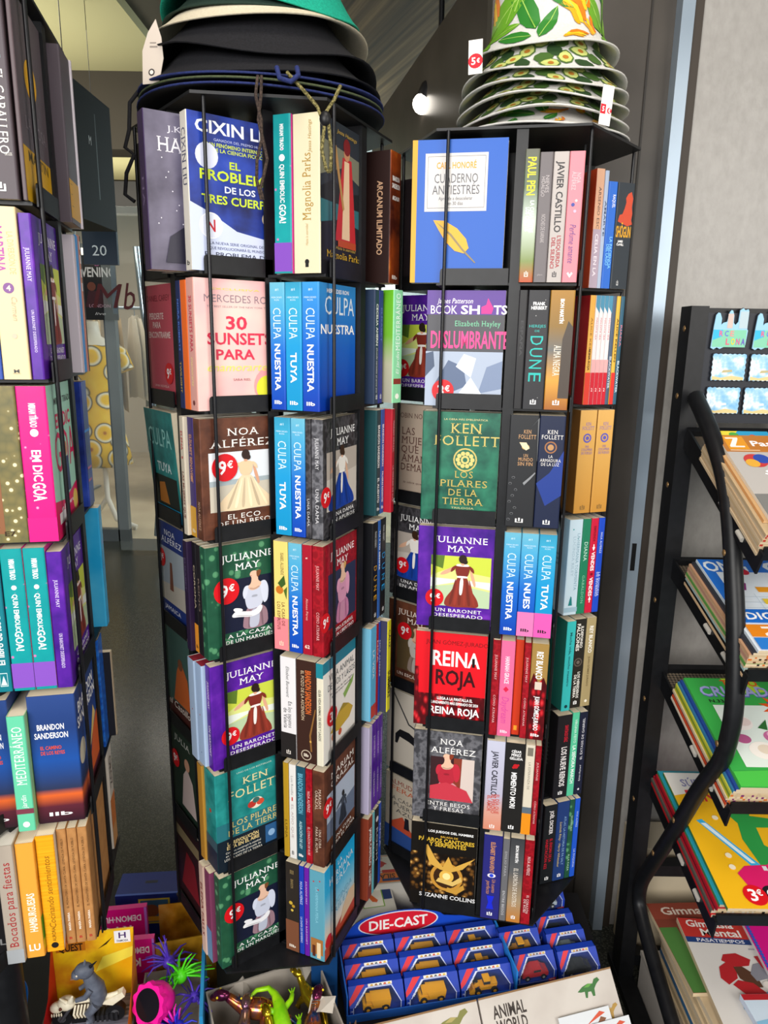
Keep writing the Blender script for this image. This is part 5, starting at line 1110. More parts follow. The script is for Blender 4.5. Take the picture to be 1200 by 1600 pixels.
# clothes rail with garments
rr = empty('clothes_rail', rotz(0, (-1.9, 7.0, 0)), 'chrome clothes rail at the back of the lit shop', 'clothes rail')
q = MB(); q.tube([(-1.0, 0, 1.75), (1.0, 0, 1.75)], .014, M_ALU, 8); q.build('rail', rr)
for sx in (-1.0, 1.0):
    q = MB(); q.tube([(sx, 0, .02), (sx, 0, 1.75)], .014, M_ALU, 8); q.box(sx - .02, sx + .02, -.22, .22, 0, .02, M_ALU); q.build('upright', rr)
gc = [('cream', '#d8cbb0', .8), ('beige', '#c4b190', .85), ('white', '#e4ded0', .75), ('olive', '#6a6a4a', .9), ('rust floral', '#9a4a2c', 1.0), ('dark green floral', '#3a4a38', 1.05), ('black', '#26242a', .95), ('ivory', '#d6d0c4', 1.15), ('tan', '#a88a62', .8), ('pale grey', '#b0aca4', .9)]
for i, (nm, c, L) in enumerate(gc):
    q = MB(); x = -1.9 - .82 + i * .18
    nx, nz = 9, 8; vs = []; fs = []
    for side in (0, 1):
        for a in range(nz + 1):
            for b in range(nx + 1):
                u = b / nx; t = a / nz
                w = .16 + .14 * min(1, t * 3) + .06 * t
                vs.append(((.02 + .012 * math.sin(u * 14 + i)) * (1 if side else -1), (u - .5) * 2 * w * .8, -t * L + .02 * math.cos((u - .5) * 6) - .03))
    n1 = (nx + 1) * (nz + 1)
    for side in (0, 1):
        for a in range(nz):
            for b in range(nx):
                k = side * n1 + a * (nx + 1) + b
                fs.append((k, k + 1, k + nx + 2, k + nx + 1))
    q.add(vs, fs, noise_mat('cloth_' + nm.replace(' ', '_'), [(.35, c), (.65, c if 'floral' not in nm else '#d8c8a8')], 16, 3, .85), True)
    g = q.build('hanging_garment'); g.matrix_world = rotz(R_(20 + (i * 37) % 30), (x, 7.0, 1.70))
    hk = MB(); hk.tube([(0, 0, -.02), (0, 0, .02), (0, .02, .055), (0, .0, .068)], .004, M_ALU, 6); hk.build('hanger_hook', g)
    tag(g, nm + ' garment hanging on the chrome rail, ' + ORD[i] + ' from left' if i < 9 else 'pale grey garment hanging at the right end of the chrome rail', 'garment', 'clothes on the shop rail')
# shopping trolley bag
tr = empty('shopping_trolley_bag', rotz(0, (-1.98, 6.6, 0)), 'black and red wheeled shopping bag on the shop floor', 'trolley')
q = MB(); q.box(-.0, .4, -.15, .15, .34, .75, '#17171a'); q.build('bag', tr)
q = MB(); q.box(.04, .38, -.15, .15, .14, .34, '#8a1a26'); q.box(.12, .42, -.16, .1, .08, .14, '#2a4058'); q.build('bag_foot', tr)
for sx in (0, .38):
    q = MB(); q.tube([(sx, -.19, .07), (sx, -.16, .07)], .065, '#55585a', 16); q.build('wheel', tr)

# ceiling spotlight seen above the right rack
sp = empty('ceiling_spotlight', Matrix.Translation((.13, 3.0, 2.37)), 'small white ceiling spotlight shining between the two hat stacks', 'lamp')
q = MB(); q.tube([(0, 0, 0), (.02, -.02, .03), (.06, -.03, .07)], [.040, .045, .03], mat('#1d1d1f', .4), 14); q.tube([(.05, -.03, .06), (.05, -.02, .68)], .01, M_BLACK, 8); q.build('housing', sp)
q = MB(); q.ball((-.012, -.018, -.012), .036, mat('#fff6e8', .4, emit=5), 14, 8); q.build('bulb', sp)

# display plinth under the racks
sbox('trim_11', .500, .516, .6, 1.6, 0.0005, .012, mat('#a89a86', .6))
sbox('trim_10', -1.05, .485, .55, 1.5, 0, .2, mat('#1b1a1c', .6))
# ================================================================== HATS
def hat(M0, R, zr, rc, hb, hc, m_out, m_in, label, wave=(0, 2, 0), group=None, edge=None, decal=None, shear=0):
    """bucket hat: brim radius R at height zr, crown base radius rc at zr+hb, crown height hc"""
    amp, nn, ph = wave
    def wv(r, a):
        k = max(0, (r - rc) / (R - rc)) if R > rc else 0
        return k * k * (amp * math.sin(nn * a + ph) + shear * math.cos(a + ph))
    prof = [(0.002, zr + hb + hc), (rc * .55, zr + hb + hc), (rc * .84, zr + hb + hc - .004), (rc * .90, zr + hb + hc - .014), (rc * .96, zr + hb + hc * .5), (rc, zr + hb)]
    for i in range(1, 7):
        t = i / 6
        prof.append((rc + (R - rc) * t, zr + hb * (1 - t) ** 1.25))
    inner = [(R - .0012, zr - .0016)] + [(r - .002, z - .0026) for r, z in reversed(prof[1:-1])] + [(0.001, zr + hb + hc - .003)]
    q = MB()
    q.lathe(prof, m_out, 56, None, wv)
    q.lathe([prof[-1]] + inner, m_in, 56, None, wv)
    if edge:
        q.tube([((R - .001) * math.cos(2 * PI * k / 56), (R - .001) * math.sin(2 * PI * k / 56), zr + wv(R, 2 * PI * k / 56)) for k in range(57)], .0017, edge, 6)
    if decal:
        decal(q, prof, wv)
    o = q.build('bucket_hat'); o.matrix_world = M0
    return tag(o, label, 'hat', group)


HM1 = Matrix.Translation((-.2026, 1.2735, 0))
fab = lambda n, c: noise_mat('cotton_' + n, [(.3, c[0]), (.7, c[1])], 320, 2, .85)
NAVY = fab('navy', ('#1b2450', '#26326a')); OLIVE = fab('olive', ('#3e4630', '#4e583c')); BLK = fab('black', ('#121216', '#1c1c21')); TEAL = fab('teal', ('#0c8a74', '#12a488'))
CREAM = fab('cream', ('#c8bda4', '#d6ccb4')); DGREEN = fab('dark_green', ('#1a2c24', '#22382e'))
G1 = 'bucket hats stacked on the middle rack'
z0 = 1.8225
hats1 = []
hats1.append(hat(HM1, .193, z0 + .012, .098, .030, .062, NAVY, BLK, 'navy bucket hat at the very bottom of the dark stack', (.006, 2, .6), G1, NAVY, shear=.004))
hats1.append(hat(HM1, .190, z0 + .021, .0985, .034, .062, OLIVE, BLK, 'olive green bucket hat second from the bottom of the dark stack', (.006, 2, .9), G1, OLIVE, shear=.003))
hats1.append(hat(HM1, .191, z0 + .030, .099, .038, .062, NAVY, NAVY, 'navy bucket hat directly under the wide black hats', (.006, 2, 1.2), G1, NAVY))
hats1.append(hat(HM1, .187, z0 + .038, .1, .086, .050, BLK, BLK, 'lower wide black bucket hat in the middle of the dark stack', (.010, 2, 1.9), G1, None))
hats1.append(hat(HM1, .180, z0 + .066, .101, .086, .050, BLK, BLK, 'upper wide black bucket hat with a rippled brim', (.013, 3, 2.6), G1, None))
hats1.append(hat(HM1, .166, z0 + .112, .102, .060, .046, CREAM, CREAM, 'cream bucket hat showing only its brim under the green ones', (.010, 2, 2.2), G1, None))
hats1.append(hat(HM1, .150, z0 + .128, .1025, .050, .054, DGREEN, DGREEN, 'dark green bucket hat second from the top of the dark stack', (.006, 2, 1.4), G1, None))
hats1.append(hat(HM1, .152, z0 + .142, .1035, .080, .050, TEAL, TEAL, 'bright teal bucket hat on top of the dark stack', (.016, 2, .3), G1, None))

# drawstrings with toggles hang from the two lowest hats
def cord(parent, pts, r, m, name='drawstring'):
    q = MB(); q.tube(pts, r, m, 8); return q.build(name, parent)
def world_to(o, p): return o.matrix_world.inverted() @ Vector(p)
BROWNC = noise_mat('braided_brown_cord', [(.4, '#2c2320'), (.6, '#4a3c34')], 400, 1, .9)
OLC = noise_mat('braided_olive_cord', [(.4, '#4a4424'), (.6, '#8a8050')], 400, 1, .9)
def wp(lst, o): return [world_to(o, p) for p in lst]
h0 = hats1[0]; h1 = hats1[1]
cord(h0, wp([(-0.173, 1.075, 1.840), (-0.173, 1.068, 1.814), (-0.177, 1.066, 1.784), (-0.170, 1.066, 1.754), (-0.166, 1.066, 1.736), (-0.171, 1.066, 1.716), (-0.176, 1.066, 1.699), (-0.173, 1.066, 1.684)], h0), .0022, BROWNC)
cord(h0, wp([(-0.178, 1.075, 1.840), (-0.180, 1.067, 1.814), (-0.173, 1.065, 1.784), (-0.173, 1.065, 1.759), (-0.180, 1.066, 1.734), (-0.181, 1.066, 1.709), (-0.175, 1.066, 1.684)], h0), .0022, BROWNC)
cord(h1, wp([(-0.140, 1.085, 1.848), (-0.118, 1.073, 1.824), (-0.098, 1.068, 1.802), (-0.088, 1.064, 1.778), (-0.092, 1.064, 1.748), (-0.086, 1.063, 1.724), (-0.082, 1.064, 1.720)], h1), .0024, OLC)
cord(h1, wp([(-0.068, 1.083, 1.832), (-0.076, 1.072, 1.811), (-0.086, 1.068, 1.796), (-0.082, 1.064, 1.776), (-0.079, 1.064, 1.746), (-0.080, 1.064, 1.722), (-0.082, 1.064, 1.720)], h1), .0024, OLC)
q = MB(); c = world_to(h1, (-.087, 1.064, 1.786)); q.ball(c, (.008, .007, .010), '#1b1b1d', 12, 8); q.build('toggle', h1)
cord(hats1[2], wp([(-0.153, 1.080, 1.852), (-0.148, 1.070, 1.836), (-0.133, 1.070, 1.832), (-0.123, 1.070, 1.840), (-0.126, 1.080, 1.852)], hats1[2]), .0035, NAVY)
cord(hats1[3], wp([(-.375, 1.22, 1.872), (-.392, 1.20, 1.84), (-.392, 1.19, 1.80), (-.398, 1.185, 1.775), (-.385, 1.185, 1.765), (-.40, 1.19, 1.74), (-.404, 1.19, 1.71), (-.39, 1.19, 1.70)], hats1[3]), .003, BLK)
# card tag on the black hat
q = MB(); n = [(-.013, -.045), (.012, -.043), (.017, -.01), (.012, .018), (.006, .032), (.002, .042), (-.003, .034), (-.009, .024), (-.016, .0)]
q.prism([(x, y) for x, y in n], 0, .0012, mat('#c4b8ac', .6)); F = Face(q, (-.012, -.04, .0012), (1, 0, 0), (0, 1, 0), .024, .08)
F.rect(.3, .55, .8, .58, '#8a8078'); F.rect(.3, .62, .7, .64, '#8a8078'); F.disc(.5, .14, .2, '#3a3434', 1.0); F.disc(.5, .14, .12, '#e4d8cc')
t = q.build('hang_tag', hats1[4], hats1[4].matrix_world.inverted() @ frame((-.338, 1.150, 1.893), (.97, -.2, -.05), (.12, .1, .98)))

# ---------------- tropical hats on the right rack
HM2 = Matrix.Translation((.2607, 1.3776, 0))
def wrap(q, prof, wv, M_, cx, cz, pts, c, lift=.0014):
    """print a small shape on the lathe surface; cx angle, cz profile length position (0 top .. 1 rim)"""
    L = [0]
    for (a, b) in zip(prof, prof[1:]): L.append(L[-1] + math.hypot(b[0] - a[0], b[1] - a[1]))
    tot = L[-1]
    def at(s):
        s = max(0, min(tot, s))
        for i in range(len(prof) - 1):
            if s <= L[i + 1]:
                t = (s - L[i]) / max(L[i + 1] - L[i], 1e-9)
                r = prof[i][0] + (prof[i + 1][0] - prof[i][0]) * t; z = prof[i][1] + (prof[i + 1][1] - prof[i][1]) * t
                d = (prof[i + 1][0] - prof[i][0], prof[i + 1][1] - prof[i][1]); l = math.hypot(*d) or 1
                return r, z, -d[1] / l, d[0] / l
        return prof[-1][0], prof[-1][1], 1, 0
    def P(x, y):
        s = cz * tot - y
        r, z, nr, nz = at(s); a = cx + x / max(r, .03)
        rr = r + nr * lift; return (rr * math.cos(a), rr * math.sin(a), z + abs(nz) * lift + wv(r, a))
    # subdivide as fan of strips from the centroid
    mx = sum(p[0] for p in pts) / len(pts); my = sum(p[1] for p in pts) / len(pts)
    dense = []
    for (a, b) in zip(pts, pts[1:] + pts[:1]):
        for k in range(3): dense.append((a[0] + (b[0] - a[0]) * k / 3, a[1] + (b[1] - a[1]) * k / 3))
    n = len(dense)
    rings = []
    for f in (1.0, .66, .33):
        rings += [P(mx + (x - mx) * f, my + (y - my) * f) for x, y in dense]
    vs = rings + [P(mx, my)]
    fs = []
    for g in range(2):
        for i in range(n): fs.append((g * n + i, g * n + (i + 1) % n, (g + 1) * n + (i + 1) % n, (g + 1) * n + i))
    for i in range(n): fs.append((2 * n + i, 2 * n + (i + 1) % n, 3 * n))
    q.add(vs, fs, c, True)


def rotp(pts, a, s=1.0): return [((x * math.cos(a) - y * math.sin(a)) * s, (x * math.sin(a) + y * math.cos(a)) * s) for x, y in pts]
LEAF = [(-.040, 0), (-.028, .011), (-.010, .016), (.012, .014), (.030, .007), (.042, 0), (.030, -.008), (.012, -.014), (-.010, -.015), (-.028, -.010)]
MID = [(-.038, .0008), (.040, .0008), (.040, -.0008), (-.038, -.0008)]
BAN = [(-.022, .004), (-.012, -.003), (.004, -.006), (.018, -.001), (.024, .006), (.020, .008), (.010, .003), (-.004, .002), (-.018, .008)]
AVO = [(-.014, 0), (-.010, .008), (0, .012), (.009, .009), (.015, .003), (.017, -.002), (.011, -.008), (0, -.012), (-.010, -.008)]
PIT = [(.005 * math.cos(k * PI / 4), .005 * math.sin(k * PI / 4)) for k in range(8)]


def banana_print(seed, big=1.0):
    def f(q, prof, wv):
        r = random.Random(seed)
        cells = [(a, s) for s in (.48, .60, .72, .84, .93) for a in range(9)]
        for k, (a, s) in enumerate(cells):
            ang = 2 * PI * (a + .5 * (k // 9 % 2)) / 9 + r.uniform(-.15, .15); sc = big * (.62 + .4 * r.random()) if s < .8 else .5 * big
            rot = r.uniform(0, PI)
            if k % 3 == 1:
                for d in (-.006, 0, .006):
                    wrap(q, prof, wv, None, ang, s, [(x + d, y + d * .8) for x, y in rotp(BAN, rot, sc)], ('#e8a21c', '#f2c02a', '#e07a1c')[int(d * 170) + 1], .0016 + d * .03)
            else:
                wrap(q, prof, wv, None, ang, s, rotp(LEAF, rot, sc), ('#2f7a2c', '#1f5c34', '#6aa22c')[k % 3 if k % 3 != 1 else 0], .0012 + .0001 * (k % 4))
                wrap(q, prof, wv, None, ang, s, rotp(MID, rot, sc), '#9cc45a', .0019)
    return f


def avocado_print(seed):
    def f(q, prof, wv):
        r = random.Random(seed)
        for k in range(72):
            s = (.70, .80, .885, .96)[k % 4]; ang = 2 * PI * (k // 4) / 18 + r.uniform(-.1, .1) + (k % 4) * .17; rot = r.uniform(0, PI)
            if (k + k // 4) % 2:
                wrap(q, prof, wv, None, ang, s, rotp(AVO, rot, 1.15), '#56743a', .0012); wrap(q, prof, wv, None, ang, s, rotp(AVO, rot, .92), '#c4cc78', .0015)
                wrap(q, prof, wv, None, ang, s, rotp(PIT, rot, 1), '#b4752c', .0018)
            else:
                wrap(q, prof, wv, None, ang, s, rotp(AVO, rot, 1.05), ('#46662e', '#2f4a2a')[k // 4 % 2], .0013)
    return f


WHITE = fab('white', ('#c9c7c2', '#d6d4d0'))
G2 = 'tropical print hats stacked on the right rack'
zz = 1.8225
hats2 = [hat(HM2, .150, zz + .010, .088, .034, .07, WHITE, WHITE, 'banana print bucket hat at the bottom of the tropical stack', (.004, 2, .4), G2, WHITE, banana_print(3))]
for i, (dz, R, nm) in enumerate(((.030, .147, 'lowest'), (.052, .145, 'second lowest'), (.072, .142, 'second highest'), (.094, .138, 'highest'))):
    hats2.append(hat(HM2, R, zz + dz, .0885 + i * .0004, .040 + .003 * i, .07, WHITE, WHITE, nm + ' of four avocado print bucket hats in the tropical stack', (.005, 3, .5 + i * .9), G2, WHITE, avocado_print(10 + i)))
hats2.append(hat(HM2, .122, zz + .136, .0905, .034, .115, WHITE, WHITE, 'banana leaf print bucket hat with tall crown on top of the tropical stack', (.006, 2, 2.4), G2, WHITE, banana_print(8, 1.55)))


def tag5(parent, mx, w=.022, h=.052, two=False):
    q = MB(); q.box(0, w, 0, h, 0, .0008, mat('#efece8', .5)); F = Face(q, (0, 0, .0008), (1, 0, 0), (0, 1, 0), w, h)
    if two:
        F.rect(0, .28, .46, .52, '#d8182c'); F.disc(.80, .38, .2, '#d8182c'); F.text('5', .24, .40, .2, .12, '#ffffff'); F.text('€', .8, .38, .2, .1, '#ffffff')
    else:
        F.disc(.5, .38, .52, '#d8182c', 1.0); F.text('5', .36, .38, .3, .2, '#ffffff'); F.text('€', .70, .38, .22, .12, '#ffffff')
    return q.build('price_tag', parent, parent.matrix_world.inverted() @ mx)


tag5(hats2[5], frame((.122, 1.272, 1.908), (.95, -.25, .05), (.22, .1, .95)))
tag5(hats2[1], frame((.322, 1.232, 1.830), (.9, .38, -.05), (-.03, -.05, 1)), .021, .056, True)
# ================================================================== MAGAZINE STAND
SX = .597                                   # plane of the left side frame
SW = .285                                   # inner width
stand = empty('magazine_stand', rotz(0, (SX, 1.4, 0)), 'black metal magazine stand with curved side tubes by grey wall', 'magazine stand')
SHELF = [((1.383, 1.305), (1.104, 1.174)), ((1.391, 1.043), (1.106, .964)), ((1.405, .795), (1.108, .713)), ((1.408, .536), (1.109, .482))]
BAR = [(1.413, 1.402), (1.33, 1.345), (1.255, 1.275), (1.21, 1.20), (1.178, 1.12), (1.152, 1.05), (1.130, .97), (1.118, .91), (1.118, .86), (1.132, .80), (1.165, .745), (1.205, .68), (1.255, .585), (1.325, .46), (1.385, .355), (1.408, .305), (1.408, .262), (1.375, .235), (1.30, .205), (1.18, .168), (1.06, .13), (.97, .10)]


def bez(pts, n=4):
    out = []
    P = [Vector(p) for p in pts]
    for i in range(len(P) - 1):
        p0 = P[max(i - 1, 0)]; p1 = P[i]; p2 = P[i + 1]; p3 = P[min(i + 2, len(P) - 1)]
        for k in range(n):
            t = k / n
            out.append(.5 * ((2 * p1) + (p2 - p0) * t + (2 * p0 - 5 * p1 + 4 * p2 - p3) * t * t + (3 * p1 - p0 - 3 * p2 + p3) * t ** 3))
    out.append(P[-1]); return out


BRASS = mat('#a8865a', .35, metal=.7)
for sx in (0.0, SW + .03):
    q = MB(); q.box(sx - .017, sx + .017, .035, .085, .012, 1.572, M_BLACK)
    for z in (1.53, 1.40, 1.22, .97, .74, .49):
        q.ball((sx - .017, .06, z), (.002, .006, .006), BRASS, 10, 6)
    q.build('rear_upright', stand)
    q = MB(); q.tube([Vector((sx, y - 1.4, z)) for y, z in bez([(a, b) for a, b in BAR])] if False else [(sx, p.x - 1.4, p.y) for p in bez(BAR)], .0155, M_BLACK, 12)
    for (y, z) in ((1.19, 1.155), (1.128, .83), (1.255, .585), (1.33, .45)):
        q.ball((sx - .0155, y - 1.4, z), (.002, .006, .006), BRASS, 10, 6)
    q.build('curved_front_tube', stand)
    q = MB(); q.box(sx - .02, sx + .02, -.55, .11, 0.001, .022, M_BLACK); q.build('foot_rail', stand)
for z in (1.555, .31, .06):
    q = MB(); q.box(0.017, SW + .013, .045, .075, z - .014, z + .014, M_BLACK); q.build('cross_bar', stand)
# header board for the magnets
q = MB(); q.box(.014, SW + .02, .040, .048, 1.350, 1.56, mat('#23262e', .45)); q.build('header_board', stand)
M_MESH, _nt, _b, _tc = nodemat('wire_mesh_black', .4)
_b.inputs['Base Color'].default_value = lin('#1a1a1c')
_w = []
for d in ('DIAGONAL',):
    pass
_mp = _nt.nodes.new('ShaderNodeMapping'); _mp.inputs['Rotation'].default_value = (0, 0, R_(45)); _nt.links.new(_tc.outputs['Object'], _mp.inputs['Vector'])
_ck = _nt.nodes.new('ShaderNodeTexChecker'); _ck.inputs['Scale'].default_value = 190; _ck.inputs['Color1'].default_value = lin('#161618'); _ck.inputs['Color2'].default_value = lin('#8a7c6a')
_nt.links.new(_mp.outputs['Vector'], _ck.inputs['Vector']); _nt.links.new(_ck.outputs['Color'], _b.inputs['Base Color'])


def shelf_frame(i):
    (yr, zr), (yf, zf) = SHELF[i]
    v = Vector((0, yr - yf, zr - zf))
    return frame((SX + .018 - (.018, .013, .009, .005)[i], yf, zf), (1, 0, 0), v), v.length


for i in range(4):
    Mx, L = shelf_frame(i)
    q = MB(); q.box(0, SW - .005, 0, L + .05, -.003, 0, M_MESH)
    q.box(0, SW - .005, L + .045, L + .06, -.004, .012, M_BLACK)
    s = q.build('magazine_shelf', stand, stand.matrix_world.inverted() @ Mx)
    q = MB(); q.box(0, SW - .005, -.004, 0, -.004, .022, M_BLACK); q.build('front_lip', s)
    for sx in (-.004, SW - .005):
        q = MB(); q.box(sx, sx + .004, -.012, L + .05, -.026, .014, M_BLACK)
        for y in (.05, .13):
            q.tube([(sx - .0012, y, -.008), (sx - .0012, y + .022, -.008)], .005, mat('#b8b4ac', .6), 8)
        q.build('side_rail', s)


def magazine(mx, w, l, t, cover, edge, label, ops=(), edge_ops=None, group='magazines on the stand', front_edge=None, cat='magazine'):
    """lies on its back: x across, y up the page, z thickness"""
    q = MB()
    q.box(0, w, 0, l, 0, t, edge)
    q.box(-.0003, w + .0003, -.0003, l + .0003, t, t + .0005, cover)
    q.box(-.0006, 0, -.0003, l + .0003, -.0002, t, edge_ops or edge)
    if front_edge:
        F = Face(q, (0, 0, 0), (1, 0, 0), (0, 0, 1), w, t)
        n = 22
        for k in range(n):
            if rnd.random() < .65: F.rect((k + .1) / n, .1, (k + .35 + .5 * rnd.random()) / n, .9, rnd.choice(front_edge))
    if ops:
        F = Face(q, (0, 0, t + .0005), (1, 0, 0), (0, 1, 0), w, l); F.ops(ops)
    o = q.build('magazine'); o.matrix_world = mx
    return tag(o, label, cat, group)


def pile(i, mags, du=.006, w=.2, l=.27):
    Mx, L = shelf_frame(i)
    z = .0008; du -= .011
    for k, m in enumerate(mags):
        if i == 3: m.setdefault('l', .325)
        magazine(Mx @ Matrix.Translation((du + m.get('dx', 0), .002 + m.get('dy', 0) - max(0, z - .023) * (.7 if i == 3 else .25), z)) @ Matrix.Rotation(R_(m.get('r', 0)), 4, 'Z'), m.get('w', w), m.get('l', l), m['t'], M(m['c']), M(m.get('e', '#d8c4a4')), m['label'], m.get('ops', ()), M(m['s']) if 's' in m else None, front_edge=m.get('fe'))
        z += m['t'] + .0012


PG = ['#d6bd98', '#ddc6a4', '#cdb48e']
SN = ['top', 'second', 'third', 'lowest']
def under(n, i, cols, t, fe=None, skip=0):
    out = []
    for k in range(n):
        c, nm = cols[k % len(cols)]
        pos = 'bottom' if k == 0 else ORD[k] + ' from bottom'
        out.append(dict(t=t, c=c, s=c, e=PG[k % 3], fe=fe, dx=rnd.uniform(-.002, .002), dy=rnd.uniform(0, .003), label='%s magazine edge, %s of the pile on the %s stand shelf' % (nm, pos, SN[i])))
    return out


# top shelf: puzzle magazines
pile(0, under(8, 0, [('#d8c2a0', 'cream'), ('#cfb48e', 'tan'), ('#dcc8a8', 'pale cream'), ('#c8b08a', 'dusky cream')], .0048, ['#b8342c', '#3a2a20', '#d8c0a0']) + [
    dict(t=.005, c='#d0a878', s='#d49a60', e='#e8c090', dx=.004, dy=.030, w=.11, l=.262, label='orange and yellow comic peeping out behind the puzzle magazine', ops=[r_(0, .86, 1, 1, '#e8d83a'), p_([(.3, .9), (1, .86), (1, 1), (.5, 1)], '#2a9ac8'), d_(.4, .95, .08, '#4aa83a'), d_(.7, .93, .06, '#d8452a')]),
    dict(t=.0052, c='#b8b4b0', s='#e8dcc8', dx=.010, dy=-.001, label='puzzle magazine with brown heading and grey picture on top stand shelf',
         ops=[r_(0, .80, 1, 1, '#b8742c'), r_(.04, .83, .22, .985, '#e0961c'), p_([(.06, .97), (.17, .97), (.17, .955), (.11, .87), (.19, .87), (.19, .855), (.06, .855), (.06, .87), (.125, .955), (.06, .955)], '#f6f2ea'), t_('Pasatiempos', .62, .90, .72, .06, '#ffffff'), r_(.04, .815, .3, .822, '#f0dcc0'), d_(.2, .70, .10, '#c23a3a'), d_(.26, .72, .07, '#2a4aa8'), d_(.16, .67, .06, '#e0a83a'), t_('sudoku', .5, .58, .6, .07, '#ffffff', 'j'), p_([(.3, .5), (1, .62), (1, .4), (.5, .38)], '#8a6a4a'), p_([(.0, .1), (1, .2), (1, .36), (0, .34)], '#7a7a78'), d_(.75, .25, .14, '#d8d0c4')])])
# second shelf
pile(1, under(9, 1, [('#d8b890', 'tan'), ('#d0a27e', 'peach'), ('#a8c4c4', 'pale blue'), ('#d6bd98', 'cream'), ('#5f9a4a', 'green'), ('#d8b890', 'sandy'), ('#c0907c', 'dusty pink')], .0046, ['#d8722a', '#1c1a18', '#c8b090', '#6a3a24']) + [
    dict(t=.005, c='#2a2c34', s='#3a3c48', dx=.002, label='dark edged magazine just below the bright blue crossword magazine'),
    dict(t=.0052, c='#dfe9f2', s='#dce6ee', dx=.008, label='bright blue and white crossword magazine with green star heading',
         ops=[r_(0, .84, 1, 1, '#1c6ed0'), r_(0, .30, .10, .9, '#1c6ed0'), t_('ONG', .22, .91, .40, .12, '#e8f2fa'), t_('On', .78, .91, .40, .12, '#e8f2fa'), t_('AUTODEFINIDOS', .36, .82, .5, .03, '#e8f2fa'), p_([(.52, .72), (.60, .80), (.62, .86), (.72, .84), (.86, .90), (.92, .82), (1, .80), (1, .58), (.84, .62), (.72, .58), (.68, .68)], '#8cc81c'), t_('letra', .80, .77, .34, .075, '#f4f8fa'), t_('GRANDE', .80, .67, .44, .065, '#f4f8fa'), p_([(.12, .72), (.22, .76), (.30, .70), (.26, .62), (.14, .62)], '#8a2a7a'), r_(.36, .60, .5, .66, '#e89a1c'), d_(.36, .84, .05, '#c81c3a')] + [r_(.1, y, 1, y + .003, '#b4c4d0') for y in (.3, .36, .42, .48, .54)] + [r_(x, .28, x + .004, .58, '#b4c4d0') for x in (.3, .45, .6, .75, .9)] + [r_(.34, .46, .48, .52, '#e8c83a'), r_(.6, .38, .7, .44, '#3a4a3a'), t_('DIG', .2, .34, .26, .07, '#e8f2fa', 'j'), r_(.02, .26, .34, .40, '#1c6ed0'), t_('DIG', .2, .33, .24, .07, '#ffffff'), r_(.02, .12, .5, .24, '#e0841c'), p_([(.14, .22), (.32, .22), (.32, .2), (.24, .15), (.36, .15), (.36, .13), (.14, .13), (.14, .15), (.25, .2), (.14, .2)], '#f4ece0'), r_(.02, .0, .5, .11, '#2a7ad0')])])
# third shelf
pile(2, under(7, 2, [('#e8dcc8', 'pale'), ('#d8502a', 'red orange'), ('#5a2a5a', 'purple'), ('#e0cda8', 'cream'), ('#d8d02a', 'yellow'), ('#8aa83a', 'olive green'), ('#d6d84a', 'lime')], .0056, ['#d8722a', '#7a2a6a', '#c8b090']) + [
    dict(t=.005, c='#3a7aa8', s='#3a8aa8', label='teal edged magazine under the green flower crossword magazine'),
    dict(t=.005, c='#2a4a9a', s='#2a4aa0', dx=.003, label='navy edged magazine right under the green flower crossword magazine'),
    dict(t=.0056, c='#3aa84a', s='#4ab04a', dx=.008, label='green crossword magazine with white roses and orange starburst',
         ops=[p_([(.36, 1), (.66, 1), (.74, .86), (.46, .84)], '#b4d83a'), t_('TODO', .52, .95, .36, .06, '#e0561c'), t_('CRUZADAS', .52, .855, .86, .10, '#5a5ab4'), t_('CRUZADAS', .515, .862, .85, .095, '#a8a8e0'), t_('N.33', .2, .76, .14, .03, '#1c1c1c'), r_(.14, .16, 1, .72, '#dfe9e2')] + [p_([(.78 + .20 * math.cos(a) * s, .70 + .13 * math.sin(a) * s) for a, s in [(2 * PI * k / 20, 1 if k % 2 else .55) for k in range(20)]], '#e0561c')] + [t_('17', .78, .70, .2, .10, '#2a3ac0'), t_('2', .92, .69, .1, .09, '#6a2a8a')] + [d_(x, y, r, c, .8) for x, y, r, c in ((.30, .55, .12, '#f0e8e4'), (.34, .56, .07, '#e4d0cc'), (.55, .42, .10, '#c46a9a'), (.55, .44, .06, '#e4b0cc'), (.38, .30, .13, '#f4eee6'), (.40, .31, .07, '#e4d4c0'), (.72, .34, .12, '#eee6e2'), (.25, .40, .07, '#b45a8a'), (.86, .48, .08, '#d490b4'))] + [p_([(.44, .50), (.56, .58), (.52, .48)], '#2f6a34'), p_([(.50, .26), (.68, .24), (.58, .20)], '#2f6a34'), p_([(.6, .5), (.8, .56), (.74, .48)], '#2f6a34'), p_([(0, 0), (1, 0), (1, .10), (.5, .14), (0, .12)], '#4cc04a')])])
